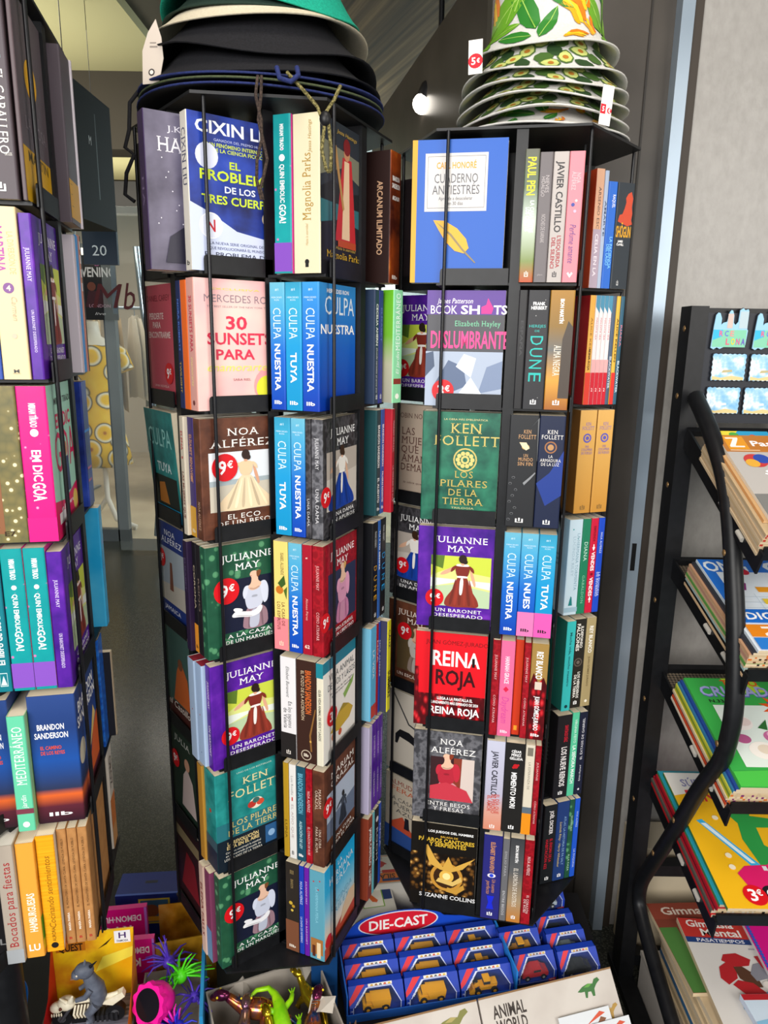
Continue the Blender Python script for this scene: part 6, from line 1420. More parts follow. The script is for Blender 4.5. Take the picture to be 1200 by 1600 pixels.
# lowest shelf
pile(3, under(6, 3, [('#e01c1c', 'bright red'), ('#c81a22', 'red'), ('#5a5a52', 'grey'), ('#c01a30', 'crimson'), ('#6a1422', 'dark red'), ('#b81c2c', 'deep red')], .0068, ['#1c1a18', '#c8c0b0']) + [
    dict(t=.006, c='#2a9ab0', s='#3a8a5a', dx=.002, dy=.008, label='turquoise activity book peeping out above the yellow dinosaur book'),
    dict(t=.0065, c='#f0b81c', s='#3a7a3a', dx=.009, label='yellow children book with green dinosaur driving a pink car',
         ops=[p_([(0, .80), (.3, .84), (.46, 1), (0, 1)], '#e8e6e0'), t_('SÚPER', .30, .91, .34, .06, '#8a8ab4'), t_('DINO', .34, .80, .42, .09, '#d82a3a'), p_([(.10, .60), (.16, .61), (.50, .28), (.42, .26)], '#3ab0e0'), p_([(.13, .58), (.18, .58), (.46, .29), (.42, .29)], '#e0f0f8'),
              p_([(.40, .80), (.46, .90), (.70, .90), (.92, .82), (.94, .72), (.86, .66), (.70, .70), (.66, .64), (.86, .62), (.84, .55), (.66, .55), (.64, .42), (.78, .34), (.74, .28), (.50, .28), (.46, .46), (.50, .58), (.42, .68)], '#2f9a48'), d_(.48, .77, .05, '#e0305a'), d_(.60, .86, .018, '#15351c'), d_(.70, .86, .018, '#15351c'), p_([(.70, .71), (.88, .68), (.86, .72)], '#e8d8a0'),
              p_([(.30, .10), (.24, .22), (.34, .27), (.56, .28), (.66, .34), (.80, .38), (1, .42), (1, .08), (.6, .08)], '#d81c66'), d_(.46, .09, .085, '#1c1c20'), d_(.46, .09, .045, '#e8f0f4'), r_(.50, .24, .54, .27, '#d8d8dc'), d_(.30, .08, .105, '#d8141f'), t_('3', .28, .08, .07, .07, '#ffffff'), t_('€', .345, .095, .05, .035, '#ffffff')] + [d_(x, y, .03, '#f4e8c8') for x, y in ((.30, .62), (.24, .34), (.22, .26), (.90, .92), (.95, .62), (.86, .20 + .4))])])

# loose pile on the low box
low = MB(); low.box(0, .27, -.30, .02, .001, .11, mat('#cfc8c0', .6)); low.box(-.002, .272, -.302, .022, .10, .112, mat('#c4bdb4', .6)); o = low.build('cardboard_box'); o.matrix_world = rotz(0, (.622, 1.40, 0)); tag(o, 'low white cardboard box carrying the puzzle books under the magazine stand', 'box')
low = MB(); low.box(0, .30, 0, .10, .001, .33, noise_mat('box_beige', [(.3, '#b5a68c'), (.7, '#c4b69c')], 5, 3, .8)); low.box(0, .30, .0, .10, .33, .331, mat('#cabfa8', .8)); o = low.build('cardboard_box'); o.matrix_world = rotz(0, (.618, 1.495, 0)); tag(o, 'tall beige cardboard box against the wall behind the magazine stand', 'box')
z = .1125
cols = [('#d8c6a8', 'cream'), ('#cfb892', 'tan'), ('#dccdb2', 'pale cream'), ('#2a6a9a', 'cream with blue cover'), ('#d4bf9c', 'sandy'), ('#c8a878', 'brownish'), ('#d8c6a8', 'off-white'), ('#cfb892', 'dull cream'), ('#e0d0b4', 'light')]
for k, (c, nm) in enumerate(cols):
    magazine(rotz(R_(rnd.uniform(-1.2, 1.2)), (.640 + .004 * (k % 3), 1.10 + .002 * k, z)), .205, .27, .012, M('#d4bf9c'), M(PG[k % 3]), '%s puzzle book edge, %s from bottom of the loose pile' % (nm, ORD[k]), (), M(c), 'puzzle books in the loose pile'); z += .0135
magazine(rotz(R_(3), (.632, 1.185, z)), .20, .235, .009, M('#7a3a2c'), M('#d4bf9c'), 'dull red gymnastics-for-the-mind puzzle book half covered by its copy', [r_(0, .80, 1, 1, '#8a4030'), t_('Gimnasia', .45, .90, .66, .09, '#d8c8b8'), r_(0, .0, .2, .7, '#4a7a3a')], None, 'puzzle books in the loose pile'); z += .0105
magazine(rotz(R_(-3), (.655, 1.105, z)), .20, .262, .010, M('#ddd9d4'), M('#d4bf9c'), 'red and white puzzle book with red petals, uppermost of the loose pile',
         [r_(0, .80, 1, 1, '#c2342c'), t_('Gimnasia', .32, .945, .50, .07, '#f0e8e0'), t_('Mental', .40, .855, .42, .07, '#f0e8e0'), r_(0, .745, .72, .80, '#22407a'), t_('PASATIEMPOS', .36, .772, .50, .032, '#e8e8f0'), d_(.84, .84, .13, '#2a3a5a'), d_(.84, .84, .09, '#a8322c')] + [p_([(cx + (px * math.cos(an) - py * math.sin(an)) / 1.0, cy + (px * math.sin(an) + py * math.cos(an)) * .76) for px, py in ((-.155, 0), (-.10, .075), (.04, .085), (.155, 0), (.10, -.075), (-.04, -.085))], cc) for cx, cy, an, cc in ((.42, .585, .1, '#b8262c'), (.28, .46, 1.25, '#b8262c'), (.46, .43, -.85, '#5a3a2a'), (.62, .49, .95, '#8a8a94'), (.74, .55, -.75, '#b0242c'), (.42, .32, -.25, '#b8262c'), (.78, .40, .1, '#b4b2b0'), (.40, .19, .45, '#6a98bc'), (.62, .24, 1.0, '#7aa8c8'), (.74, .29, -.75, '#8a1c28'), (.92, .28, 1.1, '#b8262c'), (.74, .12, .15, '#b8262c'))] + [d_(.62, .36, .05, '#e8e0d8'), t_('pasatiempos variados', .76, .70, .30, .015, '#3a4a7a', 'n')], None, 'puzzle books in the loose pile'); z += .0115
q = magazine(rotz(R_(-4), (.795, 1.215, z)), .17, .24, .008, M('#e0148a'), M('#e8e0e4'), 'hot pink spiral notebook at the right edge on the loose pile', [d_(.75, .5, .3, '#1c1418')] + [d_(.03, .03 + .0315 * k, .022, '#3a5ac8') for k in range(31)], None, 'puzzle books in the loose pile', cat='notebook')
q = magazine(rotz(R_(2), (.715, 1.03, z)), .16, .13, .012, M('#cfe0f0'), M('#c8d4e8'), 'pale blue booklet with red top edge at the lower right corner', [r_(0, .9, 1, 1, '#b8242c'), p_([(0, .2), (1, .5), (1, .3), (0, 0)], '#3a6ac0'), p_([(0, .55), (1, .8), (1, .7), (0, .4)], '#8ac0e0')], None, 'puzzle books in the loose pile', cat='notebook')

# ------------------------------------------------------------------ souvenir magnets on the header board
def magnet_frame(x, z): return frame((SX + x, 1.4 + .0395, z), (1, 0, 0), (0, 0, 1))
M_MAG = noise_mat('magnet_seascape', [(.3, '#4aa0d8'), (.48, '#9cc8e4'), (.58, '#e4ecf0'), (.75, '#7ab4dc')], 40, 5, .3)
MB0 = mat('#1c2028', .5)
for k, (x, z, lab) in enumerate(((.034, 1.432, 'blue picture magnet at upper left under the skyline magnets'), (.108, 1.432, 'blue picture magnet at upper right under the skyline magnets'), (.030, 1.368, 'blue picture magnet at lower left of the magnet board'), (.104, 1.368, 'blue picture magnet at lower right of the magnet board'))):
    q = MB(); w, h = .066, .052; n = 14
    pts = []
    for a in range(n): pts.append((w * a / n, (.0012 if a % 2 else -.0004)))
    for a in range(10): pts.append((w + (.0012 if a % 2 else -.0004), h * a / 10))
    for a in range(n): pts.append((w - w * a / n, h + (.0012 if a % 2 else -.0004)))
    for a in range(10): pts.append(((-.0012 if a % 2 else .0004), h - h * a / 10))
    q.prism(pts, .0005, .004, MB0); q.prism([(p[0] * .96 + w * .02, p[1] * .96 + h * .02) for p in pts], .004, .0052, M_MAG)
    F = Face(q, (0, 0, .0052), (1, 0, 0), (0, 1, 0), w, h)
    F.poly([(.04, .04), (.96, .04), (.96, .14), (.6, .2), (.3, .12), (.04, .18)], '#d8c48a'); F.poly([(.3, .3), (.62, .34), (.6, .42), (.34, .40)], '#b8ac80' if k < 2 else '#e8ecf0')
    if k == 0: F.poly([(.72, .66), (.84, .66), (.80, .82), (.74, .80)], '#e8e8f4')
    o = q.build('souvenir_magnet'); o.matrix_world = magnet_frame(x, z); tag(o, lab, 'magnet', 'souvenir magnets on the stand')
for k, x in enumerate((.026, .106)):
    q = MB()
    sky = [(0, 0), (.006, -.003), (.012, .001), (.018, -.002), (.026, .002), (.040, .004), (.054, .002), (.068, .006), (.070, .034), (.068, .036), (.068, .070), (.066, .074), (.060, .072), (.056, .076), (.050, .072), (.049, .050), (.044, .044), (.040, .048), (.0395, .062), (.036, .071), (.033, .072), (.030, .068), (.027, .050), (.020, .048), (.016, .044), (.016, .056), (.012, .066), (.008, .067), (.004, .062), (.002, .040)]
    q.prism(sky, .0005, .004, MB0)
    q.prism([(a * .97 + .001, b * .98 + .0006) for a, b in sky], .004, .006, mat('#8cc0dc', .3))
    F = Face(q, (0, 0, .006), (1, 0, 0), (0, 1, 0), .07, .075)
    F.rect(.04, .03, .95, .46, '#7cc4a4'); F.poly([(.04, .2), (.3, .3), (.3, .46), (.04, .46)], '#2ab0e0'); F.rect(.40, .5, .55, .86, '#c8b4ac'); F.rect(.72, .5, .95, .92, '#b0c4cc')
    for i, (ch, c) in enumerate((('R', '#e05a7a'), ('C', '#5a6ad0'), ('E', '#e88a8a'))): F.text(ch, .26 + .15 * i, .37, .10, .13, c)
    for i, (ch, c) in enumerate((('L', '#e05a7a'), ('O', '#e8d020'), ('N', '#d05a9a'), ('A', '#6a4ac0'))): F.text(ch, .46 + .14 * i, .17, .10, .15, c)
    o = q.build('souvenir_magnet'); o.matrix_world = magnet_frame(x, 1.494); tag(o, 'colourful city skyline magnet with letter tiles at the ' + ('upper left of the board' if k == 0 else 'upper right beside its twin'), 'magnet', 'souvenir magnets on the stand')
# ================================================================== TOYS AND GAMES ON THE PLINTH
PZ = .2006
M_CARD = noise_mat('grey_cardboard', [(.3, '#8d857b'), (.7, '#9c948a')], 30, 3, .85)
M_CLEAR = mat('#cfe0f0', .06, alpha=.04)


def car_mesh(kind, c, s=1.0):
    """toy vehicle parts in a list (name, MB); x forward, about 7 cm long"""
    T = Matrix.Scale(s, 4)
    body = MB(); wh = []
    if kind == 'dumper':
        body.box(-.034, .034, -.013, .013, .008, .014, c, T); body.box(.010, .034, -.013, .013, .014, .022, c, T)
        body.add([(-.034, -.015, .016), (.008, -.015, .016), (.014, -.015, .034), (-.036, -.015, .032), (-.034, .015, .016), (.008, .015, .016), (.014, .015, .034), (-.036, .015, .032)], [(0, 1, 2, 3), (7, 6, 5, 4), (0, 3, 7, 4), (1, 5, 6, 2), (3, 2, 6, 7), (0, 4, 5, 1)], c, False, T)
        body.box(.012, .026, -.012, .012, .022, .032, c, T); body.box(.0262, .0266, -.010, .010, .023, .030, '#20242a', T)
    elif kind == 'loader':
        body.box(-.028, .016, -.011, .011, .010, .020, c, T); body.box(-.030, -.012, -.010, .010, .018, .026, c, T); body.box(-.010, .006, -.010, .010, .018, .036, c, T)
        body.box(-.0105, .0065, -.0104, .0104, .025, .033, '#2a2c30', T); body.box(-.011, .007, -.011, .011, .035, .038, c, T)
        body.add([(.014, -.004, .018), (.030, -.004, .010), (.032, -.004, .013), (.016, -.004, .022), (.014, .004, .018), (.030, .004, .010), (.032, .004, .013), (.016, .004, .022)], [(0, 1, 2, 3), (7, 6, 5, 4), (0, 4, 5, 1), (3, 2, 6, 7)], c, False, T)
        body.add([(.030, -.014, .004), (.042, -.014, .004), (.046, -.014, .010), (.036, -.014, .022), (.030, -.014, .018), (.030, .014, .004), (.042, .014, .004), (.046, .014, .010), (.036, .014, .022), (.030, .014, .018)], [(0, 1, 2, 3, 4), (9, 8, 7, 6, 5), (0, 5, 6, 1), (4, 3, 8, 9), (0, 4, 9, 5)], c, False, T)
    else:
        prof = [(-.036, .008), (-.036, .018), (-.026, .021), (-.016, .030), (.008, .030), (.018, .021), (.034, .018), (.036, .008)]
        n = len(prof); vs = [(x, -.014, z) for x, z in prof] + [(x, .014, z) for x, z in prof]
        body.add(vs, [tuple(range(n)), tuple(range(2 * n - 1, n - 1, -1))] + [(i, n + i, n + (i + 1) % n, (i + 1) % n) for i in range(n)], c, False, T)
        body.box(-.014, .006, -.0143, .0143, .022, .0285, '#1c2026', T)
    for x in (-.022, .022):
        for y in (-.014, .014):
            w = MB(); r = .009 if kind != 'car' else .007
            w.tube([(x, y - .003, r), (x, y + .003, r)], r, '#1a1a1c', 14, T); w.tube([(x, y - .0034, r), (x, y + .0034, r)], r * .5, c if kind != 'car' else '#b0b4b8', 10, T)
            wh.append(w)
    return body, wh


def toy_car(mx, kind, c, label, group):
    mx = mx @ Matrix.Scale(.8, 4)
    b, wh = car_mesh(kind, c)
    o = b.build('toy_vehicle'); o.matrix_world = mx
    for w in wh: w.build('wheel', o)
    return tag(o, label, 'toy vehicle', group)


M_BLUEB = mat('#1d3fb0', .3); M_BLUEL = mat('#2f6ee0', .3)


def car_box(mx, label, w=.098, h=.050, d=.042, veh=None, band='#e8e4da', red='#d8303c'):
    """window box with sloped top: x right, y back, z up, front at y=0"""
    root = empty('toy_car_box', mx, label, 'toy box', 'boxed die-cast toy vehicles')
    hv = h * .50                                   # vertical front height
    sl = d * .62                                   # depth where the slope ends
    q = MB()
    t = .0012
    q.box(0, w, 0, d, 0, t, M_BLUEB)               # bottom
    q.box(0, w, d - t, d, 0, h, M_BLUEB)           # back
    q.box(0, w, sl, d, h - t, h, M_BLUEB)          # flat top
    side = [(0, 0), (d, 0), (d, h), (sl, h), (0, hv)]
    for x in (0, w - t):
        n = 5; vs = [(x, y, z) for y, z in side] + [(x + t, y, z) for y, z in side]
        q.add(vs, [tuple(range(n)), tuple(range(2 * n - 1, n - 1, -1))] + [(i, n + i, n + (i + 1) % n, (i + 1) % n) for i in range(n)], M_BLUEB)
    # framed window: front strip and slope panels
    F = Face(q, (0, -.0001, 0), (1, 0, 0), (0, 0, 1), w, hv)
    F.rect(0, 0, 1, .20, '#1d3fb0'); F.rect(0, .2, .07, 1, '#1d3fb0'); F.rect(.93, .2, 1, 1, '#1d3fb0')
    F.rect(.02, .12, .98, .15, '#c8d4f4'); F.rect(.06, .2, .075, 1, '#c8d4f4'); F.rect(.925, .2, .94, 1, '#c8d4f4')
    F.poly([(.80, .02), (.98, .06), (.98, .30), (.80, .26)], '#e0303c'); F.text('METAL', .89, .16, .14, .10, '#ffffff'); F.text('3+', .035, .7, .05, .12, '#c8d4f4')
    sv = Vector((0, sl, h - hv)); SL = sv.length
    F = Face(q, (0, -.0001, hv), (1, 0, 0), (0, sv.y / SL, sv.z / SL), w, SL)
    F.poly([(0, 0), (.10, 0), (.34, .80), (.78, .80), (.93, .0), (1, 0), (1, 1), (0, 1)], '#1d3fb0')
    F.poly([(.085, 0), (.10, 0), (.34, .80), (.78, .80), (.93, 0), (.945, 0), (.795, .84), (.325, .84)], '#c8d4f4')
    F.poly([(.0, .34), (.16, 1), (.30, 1), (.09, .30), (.0, .1)], red)
    F.rect(.36, .86, .80, 1, band)
    for k in range(5): F.poly([(.40 + .08 * k, .88), (.46 + .08 * k, .88), (.44 + .08 * k, .97), (.41 + .08 * k, .95)], ('#c89a2a', '#8a5a2a', '#4a5a6a', '#c8442a', '#d8b02a')[k])
    q.build('box_shell', root)
    g = MB(); g.add([(t, .0004, hv * .2), (w - t, .0004, hv * .2), (w - t, .0004, hv), (t, .0004, hv), (w - t, sl, h - t), (t, sl, h - t)], [(0, 1, 2, 3), (3, 2, 4, 5)], M_CLEAR); g.build('window', root)
    l = MB(); Fl = Face(l, (0, -.0003, hv), (1, 0, 0), (0, sv.y / SL, sv.z / SL), w, SL)
    vs, fs = layout('DIE METAL MODEL', 'b'); x1 = max(v[0] for v in vs)
    Fl.put([((.135 + .21 * (v[0] / x1) + .012 - v[1] * .05) * w, (.10 + .74 * (v[0] / x1) + v[1] * .045) * SL) for v in vs], fs, '#e8ecf8')
    l.build('side_lettering', root)
    if veh:
        kind, c, lab = veh
        toy_car(mx @ Matrix.Translation((w * .5, d * .42, t + .0006)) @ Matrix.Rotation(PI, 4, 'Z'), kind, c, lab, 'toy vehicles in the window boxes')
    return root


YEL = mat('#ffb414', .35)
# ---- display tray with nine boxes and the header
DO = rotz(R_(11), (-.052, 1.150, PZ))
tray = empty('display_tray', DO, 'blue display tray with red oval header holding nine boxed trucks', 'display tray')
q = MB(); W9, D9 = .338, .146
q.box(-.006, W9 + .006, -.004, D9 + .01, 0, .002, M_BLUEB); q.box(-.006, -.003, -.004, D9 + .01, .002, .06, mat('#2d6fd8', .4)); q.box(W9 + .003, W9 + .006, -.004, D9 + .01, .002, .06, mat('#2d8fe8', .4)); q.box(-.006, W9 + .006, -.006, -.004, 0, .018, mat('#2d6fd8', .4))
q.build('tray_base', tray)
q = MB()
hp = [(-.006, .0), (W9 + .006, 0), (W9 + .006, .052), (.26, .062)] + [(.130 + .105 * math.cos(a), .060 + .032 * math.sin(a)) for a in [PI * k / 14 for k in range(1, 14)]] + [(.02, .058), (-.006, .048)]
Mh = frame((0, D9 + .004, .002), (1, 0, 0), (0, .12, .99))
q.prism([(x, y) for x, y in hp], 0, .002, mat('#1c4cc8', .35), Mh)
F = Face(q, Mh @ Vector((0, 0, .002)), Mh.to_3x3() @ Vector((1, 0, 0)), Mh.to_3x3() @ Vector((0, 1, 0)), 1, 1)
F.disc(.130, .064, .089, '#e8ecf4', .30, 32); F.disc(.130, .064, .086, '#d81c30', .285, 32)
F.text('DIE-CAST', .130, .064, .130, .021, '#f4f0ec')
q.build('header_card', tray)
kinds = [('dumper', 'yellow dump truck'), ('dumper', 'yellow dump truck'), ('loader', 'yellow wheel loader')]
rown = ['front', 'middle', 'back']; coln = ['left', 'centre', 'right']
for r in range(3):
    for c in range(3):
        k = kinds[c]
        car_box(DO @ Matrix.Translation((.001 + c * .1135, .001 + r * .0475, .0025 + r * .003)), 'blue window box in the %s row, %s column of the display tray' % (rown[r], coln[c]), .110, .050, .042,
                (k[0], YEL, '%s inside the %s-row %s window box' % (k[1], rown[r], coln[c])))
# ---- loose car boxes to the right
D2 = rotz(R_(12), (.291, 1.232, PZ))
def rbox(x, y, z, lab, veh, w=.088): return car_box(D2 @ Matrix.Translation((x, y, z + .0005)), lab, w, .050, .042, veh, '#c8c4c8')
sup = MB(); sup.box(0, .088, 0, .046, 0, .012, M_CARD); o = sup.build('cardboard_box'); o.matrix_world = D2 @ Matrix.Translation((-.014, .052, .0004)); tag(o, 'flat grey cardboard box under the boxed yellow loader', 'box')
rbox(-.014, .052, .0125, 'blue window box with yellow loader, right of the tray', ('loader', YEL, 'yellow loader with bucket in the window box right of the tray'))
rbox(.000, .002, 0, 'blue window box with red toy in front of the yellow loader box', ('car', '#c8242c', 'red toy car in the box before the loader'))
for k in range(3):
    rbox(.094 - .004 * k, -.006 + k * .0475, .0, 'blue car window box in the right column, %s' % ('nearest the carton', 'second row', 'third row')[k], ('car', ('#2a2c30', '#7a8a90', '#1c2024')[k], '%s toy car in the right column of boxes, %s' % (('dark', 'grey green', 'black')[k], ('nearest', 'second', 'third')[k])))
sup = MB(); sup.box(0, .088, 0, .046, 0, .038, M_CARD); o = sup.build('cardboard_box'); o.matrix_world = D2 @ Matrix.Translation((.080, .140, .0004)); tag(o, 'grey cardboard box under the rearmost silver car box', 'box')
rbox(.080, .140, .0385, 'blue window box with silver car, highest and rearmost on the right', ('car', '#b4c0c8', 'silver toy car in the highest rear window box'))
q = MB(); q.box(0, .075, 0, .02, 0, .094, mat('#c8202a', .35)); q.box(.0, .075, -.004, 0, 0, .068, mat('#b08a60', .7))
F = Face(q, (0, -.0001, .068), (1, 0, 0), (0, 0, 1), .075, .026); F.poly([(.2, .15), (.4, .55), (.7, .7), (.9, .5), (.6, .2)], '#a8c81c'); F.poly([(.3, .2), (.5, .35), (.6, .2)], '#e8e820')
o = q.build('toy_package'); o.matrix_world = D2 @ Matrix.Translation((.070, .196, .0006)); tag(o, 'red toy package with small green car picture behind the car boxes', 'package')

# ---- animal world cartons along the front
CO = frame((.050, 1.100, .268), (.962, .272, 0.0), (-.19, .67, .72))


def carton(x0, x1, title, lab, dinos):
    q = MB(); L = .20
    q.box(0, x1 - x0, -L, 0, -.002, 0, noise_mat('carton_print', [(.35, '#b9b0a8'), (.65, '#cbc4bc')], 7, 4, .5), Matrix.Translation((0, 0, 0)))
    q.box(0, x1 - x0, -.003, 0, -.003, .001, mat('#8a6a48', .8))
    # side gussets and back so that it stands as a wedge box
    for x in (0, x1 - x0 - .002):
        q.add([(x, -L, -.002), (x, 0, -.002), (x, -.05, -.06), (x + .002, -L, -.002), (x + .002, 0, -.002), (x + .002, -.05, -.06)], [(0, 1, 2), (5, 4, 3), (0, 3, 4, 1), (1, 4, 5, 2), (2, 5, 3, 0)], mat('#b4aba2', .6))
    F = Face(q, (0, -L, 0), (1, 0, 0), (0, 1, 0), x1 - x0, L)
    W = x1 - x0
    for t, x, y, w, h, c in title: F.text(t, x, y, w, h, c)
    for (x, y, s, c, c2) in dinos:
        k = W / L
        P = lambda pts, cc: F.poly([(x + a * s / W, y + b * s / L) for a, b in pts], cc)
        P([(-.030, .004), (-.016, .012), (.0, .016), (.012, .014), (.018, .022), (.028, .024), (.032, .018), (.022, .012), (.014, .004), (.012, -.010), (.006, -.010), (.004, .0), (-.004, .0), (-.008, -.011), (-.013, -.010), (-.012, .002), (-.022, .002)], c)
        P([(-.012, .010), (.0, .016), (.01, .014), (.0, .009)], c2)
    F.poly([(.0, .30), (.3, .26), (.6, .33), (1, .28), (1, .285), (.6, .335), (.3, .265), (0, .305)], '#a39a92')
    o = q.build('carton'); o.matrix_world = CO @ Matrix.Translation((x0, 0, 0)); return tag(o, lab, 'box', 'dinosaur toy cartons')


carton(-.135, .148, [('WORLD', .62, .60, .22, .12, '#2a2018'), ('DINOSAUR', .58, .38, .42, .12, '#5a5a2a')], 'beige dinosaur carton in front of the truck tray, left of its twin', [(.80, .82, 1.1, '#7a7a3a', '#a89a5a'), (.3, .78, .8, '#8a7a4a', '#b0a070')])
carton(.152, .440, [('ANIMAL', .20, .86, .24, .10, '#2a1c14'), ('WORLD', .20, .74, .22, .10, '#2a1c14'), ('DINOSAUR', .22, .50, .30, .10, '#4a4a1c'), ('WORLD', .25, .38, .24, .10, '#4a4a1c')], 'beige dinosaur carton at the right end with green and tan dinosaurs', [(.80, .84, .85, '#2f6a2c', '#5a9a3a'), (.90, .62, .7, '#a8843a', '#c8a85a')])
for k, (x, y, lab) in enumerate(((.300, -.060, 'white flap card with small dinosaur picture at the bottom right, rear one'), (.335, -.082, 'white flap card with small dinosaur picture at the bottom right, front one'))):
    q = MB(); q.box(0, .11, -.09, 0, .004, .0055, mat('#d4d8dc', .5)); F = Face(q, (0, -.09, .0055), (1, 0, 0), (0, 1, 0), .11, .09)
    F.poly([(.1, .6), (.4, .75), (.7, .72), (.8, .85), (.9, .8), (.7, .6), (.5, .5)], '#7a4a2a' if k == 0 else '#4a7a4a'); F.poly([(.5, .75), (.8, .95), (.9, .9)], '#c84a2a')
    o = q.build('flap_card'); o.matrix_world = CO @ Matrix.Translation((x, y, .003 + .004 * k)); tag(o, lab, 'card')

# ---- learning games between the racks
def game_box(mx, w, l, h, lab, ops, side):
    q = MB(); q.box(0, w, 0, l, 0, h, side); F = Face(q, (0, 0, h), (1, 0, 0), (0, 1, 0), w, l); F.ops(ops)
    o = q.build('board_game_box'); o.matrix_world = mx; return tag(o, lab, 'board game', 'learning games between the racks')


GW = mat('#cfcabf', .5)
game_box(rotz(R_(8), (-.045, 1.405, PZ)), .150, .095, .090, 'white letter game box with orange band and red crab card, behind',
         [r_(0, 0, 1, 1, '#c9c4ba'), r_(.62, .66, 1, 1, '#22386a'), t_('CE', .72, .82, .14, .12, '#e8e4da', 'n'), r_(.10, .42, .62, .96, '#d8823a'), r_(.12, .44, .60, .94, '#e6e0d2'), d_(.36, .68, .10, '#c23a2c', .8), p_([(.22, .66), (.28, .76), (.30, .64)], '#c23a2c'), p_([(.5, .66), (.44, .76), (.42, .64)], '#c23a2c'), d_(.2, .88, .04, '#c9c4ba'), d_(.3, .88, .04, '#c9c4ba'), d_(.4, .88, .04, '#c9c4ba'), r_(.08, .04, .72, .36, '#d8762a'), r_(.40, .36, .62, .46, '#c23a2c'), ('text', 'SÍLABAS', .36, .24, -.46, -.14, '#4a2c1c', 'b'), r_(.38, .08, .68, .16, '#22386a'), d_(.82, .40, .05, '#c25a3a'), d_(.86, .2, .06, '#4a9a4a')], GW)
game_box(rotz(R_(11), (-.115, 1.300, PZ)), .165, .092, .075, 'white letter game box with bee and carrot cards, in front',
         [r_(0, 0, 1, 1, '#c9c4ba'), p_([(.02, .2), (.30, .1), (.36, .7), (.12, .95), (.02, .7)], '#e2ddd0'), d_(.2, .66, .075, '#e0a818', .7), r_(.15, .58, .17, .74, '#1c1a18'), r_(.20, .58, .22, .75, '#1c1a18'), d_(.25, .68, .035, '#1c1a18'), r_(.40, .62, .98, .98, '#22386a'), t_('CO', .46, .82, .09, .2, '#e8e4da', 'n'), r_(.56, .40, .86, 1, '#7aa83a'), r_(.575, .42, .845, .98, '#e6e0d2'), p_([(.62, .90), (.66, .92), (.78, .62), (.76, .55), (.70, .58)], '#d8622a'), r_(.18, .14, .26, .30, '#2a3a6a'), d_(.12, .1, .05, '#c23a2c')], GW)

# ---- left side: blue game, gold pouches, pink boxes
q = MB(); q.box(0, .150, 0, .07, 0, .105, mat('#1b2f78', .25))
F = Face(q, (0, 0, 0), (1, 0, 0), (0, 0, 1), .135, .105); F.rect(.36, .28, .86, .90, '#c8c03a'); F.rect(.39, .32, .83, .86, '#3a6a8a'); F.disc(.56, .60, .12, '#8a5a3a'); F.rect(.5, .34, .76, .46, '#e0b83a'); F.rect(.08, .1, .25, .3, '#1c1c3a'); F.rect(.3, .1, .5, .2, '#141c4a')
F = Face(q, (0, 0, .105), (1, 0, 0), (0, 1, 0), .135, .07); F.rect(.42, .5, .62, .62, '#0c1430'); F.rect(0, 0, 1, .08, '#3a5ab0')
o = q.build('board_game_box'); o.matrix_world = rotz(R_(6), (-.575, 1.345, PZ)); tag(o, 'shiny dark blue game box with yellow framed picture behind the pink boxes', 'board game')
M_GOLD = noise_mat('gold_foil_film', [(.35, '#8a5a10'), (.5, '#d09a2a'), (.65, '#f0c860')], 14, 4, .18, metal=.55, bump=.3)
for k, (x, y, rz, lab) in enumerate(((-.405, 1.300, 10, 'gold foil pouch standing behind, under the middle rack'), (-.382, 1.205, 14, 'gold foil pouch with small white print, in front'))):
    q = MB(); vs = []; nx, nz = 8, 8
    for side in (0, 1):
        for a in range(nz + 1):
            for b in range(nx + 1):
                u = b / nx; t = a / nz
                th = (.024 * (1 - t) ** .7 + .001) * (math.sin(PI * min(max(u, .02), .98)) ** .6)
                vs.append(((u - .5) * .115, th * (1 if side else -1), t * .135))
    n1 = (nx + 1) * (nz + 1); fs = []
    for side in (0, 1):
        for a in range(nz):
            for b in range(nx):
                kx = side * n1 + a * (nx + 1) + b; f = (kx, kx + 1, kx + nx + 2, kx + nx + 1); fs.append(f if side == 0 else f[::-1])
    fs.append(tuple(range(nx + 1)) + tuple(n1 + i for i in range(nx, -1, -1)))
    q.add(vs, fs, M_GOLD, True)
    F = Face(q, (-.04, -.026, .0), (1, 0, 0), (0, .1, 1), .09, .13)
    if k: F.text('HAPPY', .80, .34, .28, .05, '#f0ead8'); F.text('GOLD', .80, .27, .26, .04, '#f0ead8')
    o = q.build('foil_pouch'); o.matrix_world = rotz(R_(rz), (x, y, PZ)); tag(o, lab, 'pouch', 'gold foil pouches')
M_PINK = mat('#d0127c', .3)


def pink_box(x, y, rz, lab, w=.125, h=.125):
    q = MB(); q.box(0, w, 0, .012, 0, h, M_PINK)
    F = Face(q, (0, 0, 0), (1, 0, 0), (0, 0, 1), w, h)
    for t, yy, ww, hh in (('K-POP', .66, -.52, -.12), ('DEMON·HUNTERS', .84, -.80, -.09)): F.text(t, .52, yy, ww, hh, '#f4e8f0')
    F.rect(0, 0, 1, .06, '#7a3a8a'); F.rect(.1, .1, .9, .5, '#b80e6c'); F.rect(.965, 0, 1, 1, '#b06ac8')
    o = q.build('toy_box'); o.matrix_world = rotz(R_(rz), (x, y, PZ)); return tag(o, lab, 'toy box', 'pink toy boxes')


pink_box(-.622, 1.245, 9, 'magenta toy box with upside-down white lettering, rear one of two', .145, .150)
pink_box(-.560, 1.165, 8, 'magenta toy box with upside-down white lettering, front one of two', .125, .155)
q = MB(); q.box(0, .16, 0, .11, 0, .10, M_CARD); o = q.build('cardboard_box'); o.matrix_world = rotz(R_(8), (-.590, 1.00, PZ)); tag(o, 'plain grey cardboard box supporting the yellow dinosaur rider box', 'box')

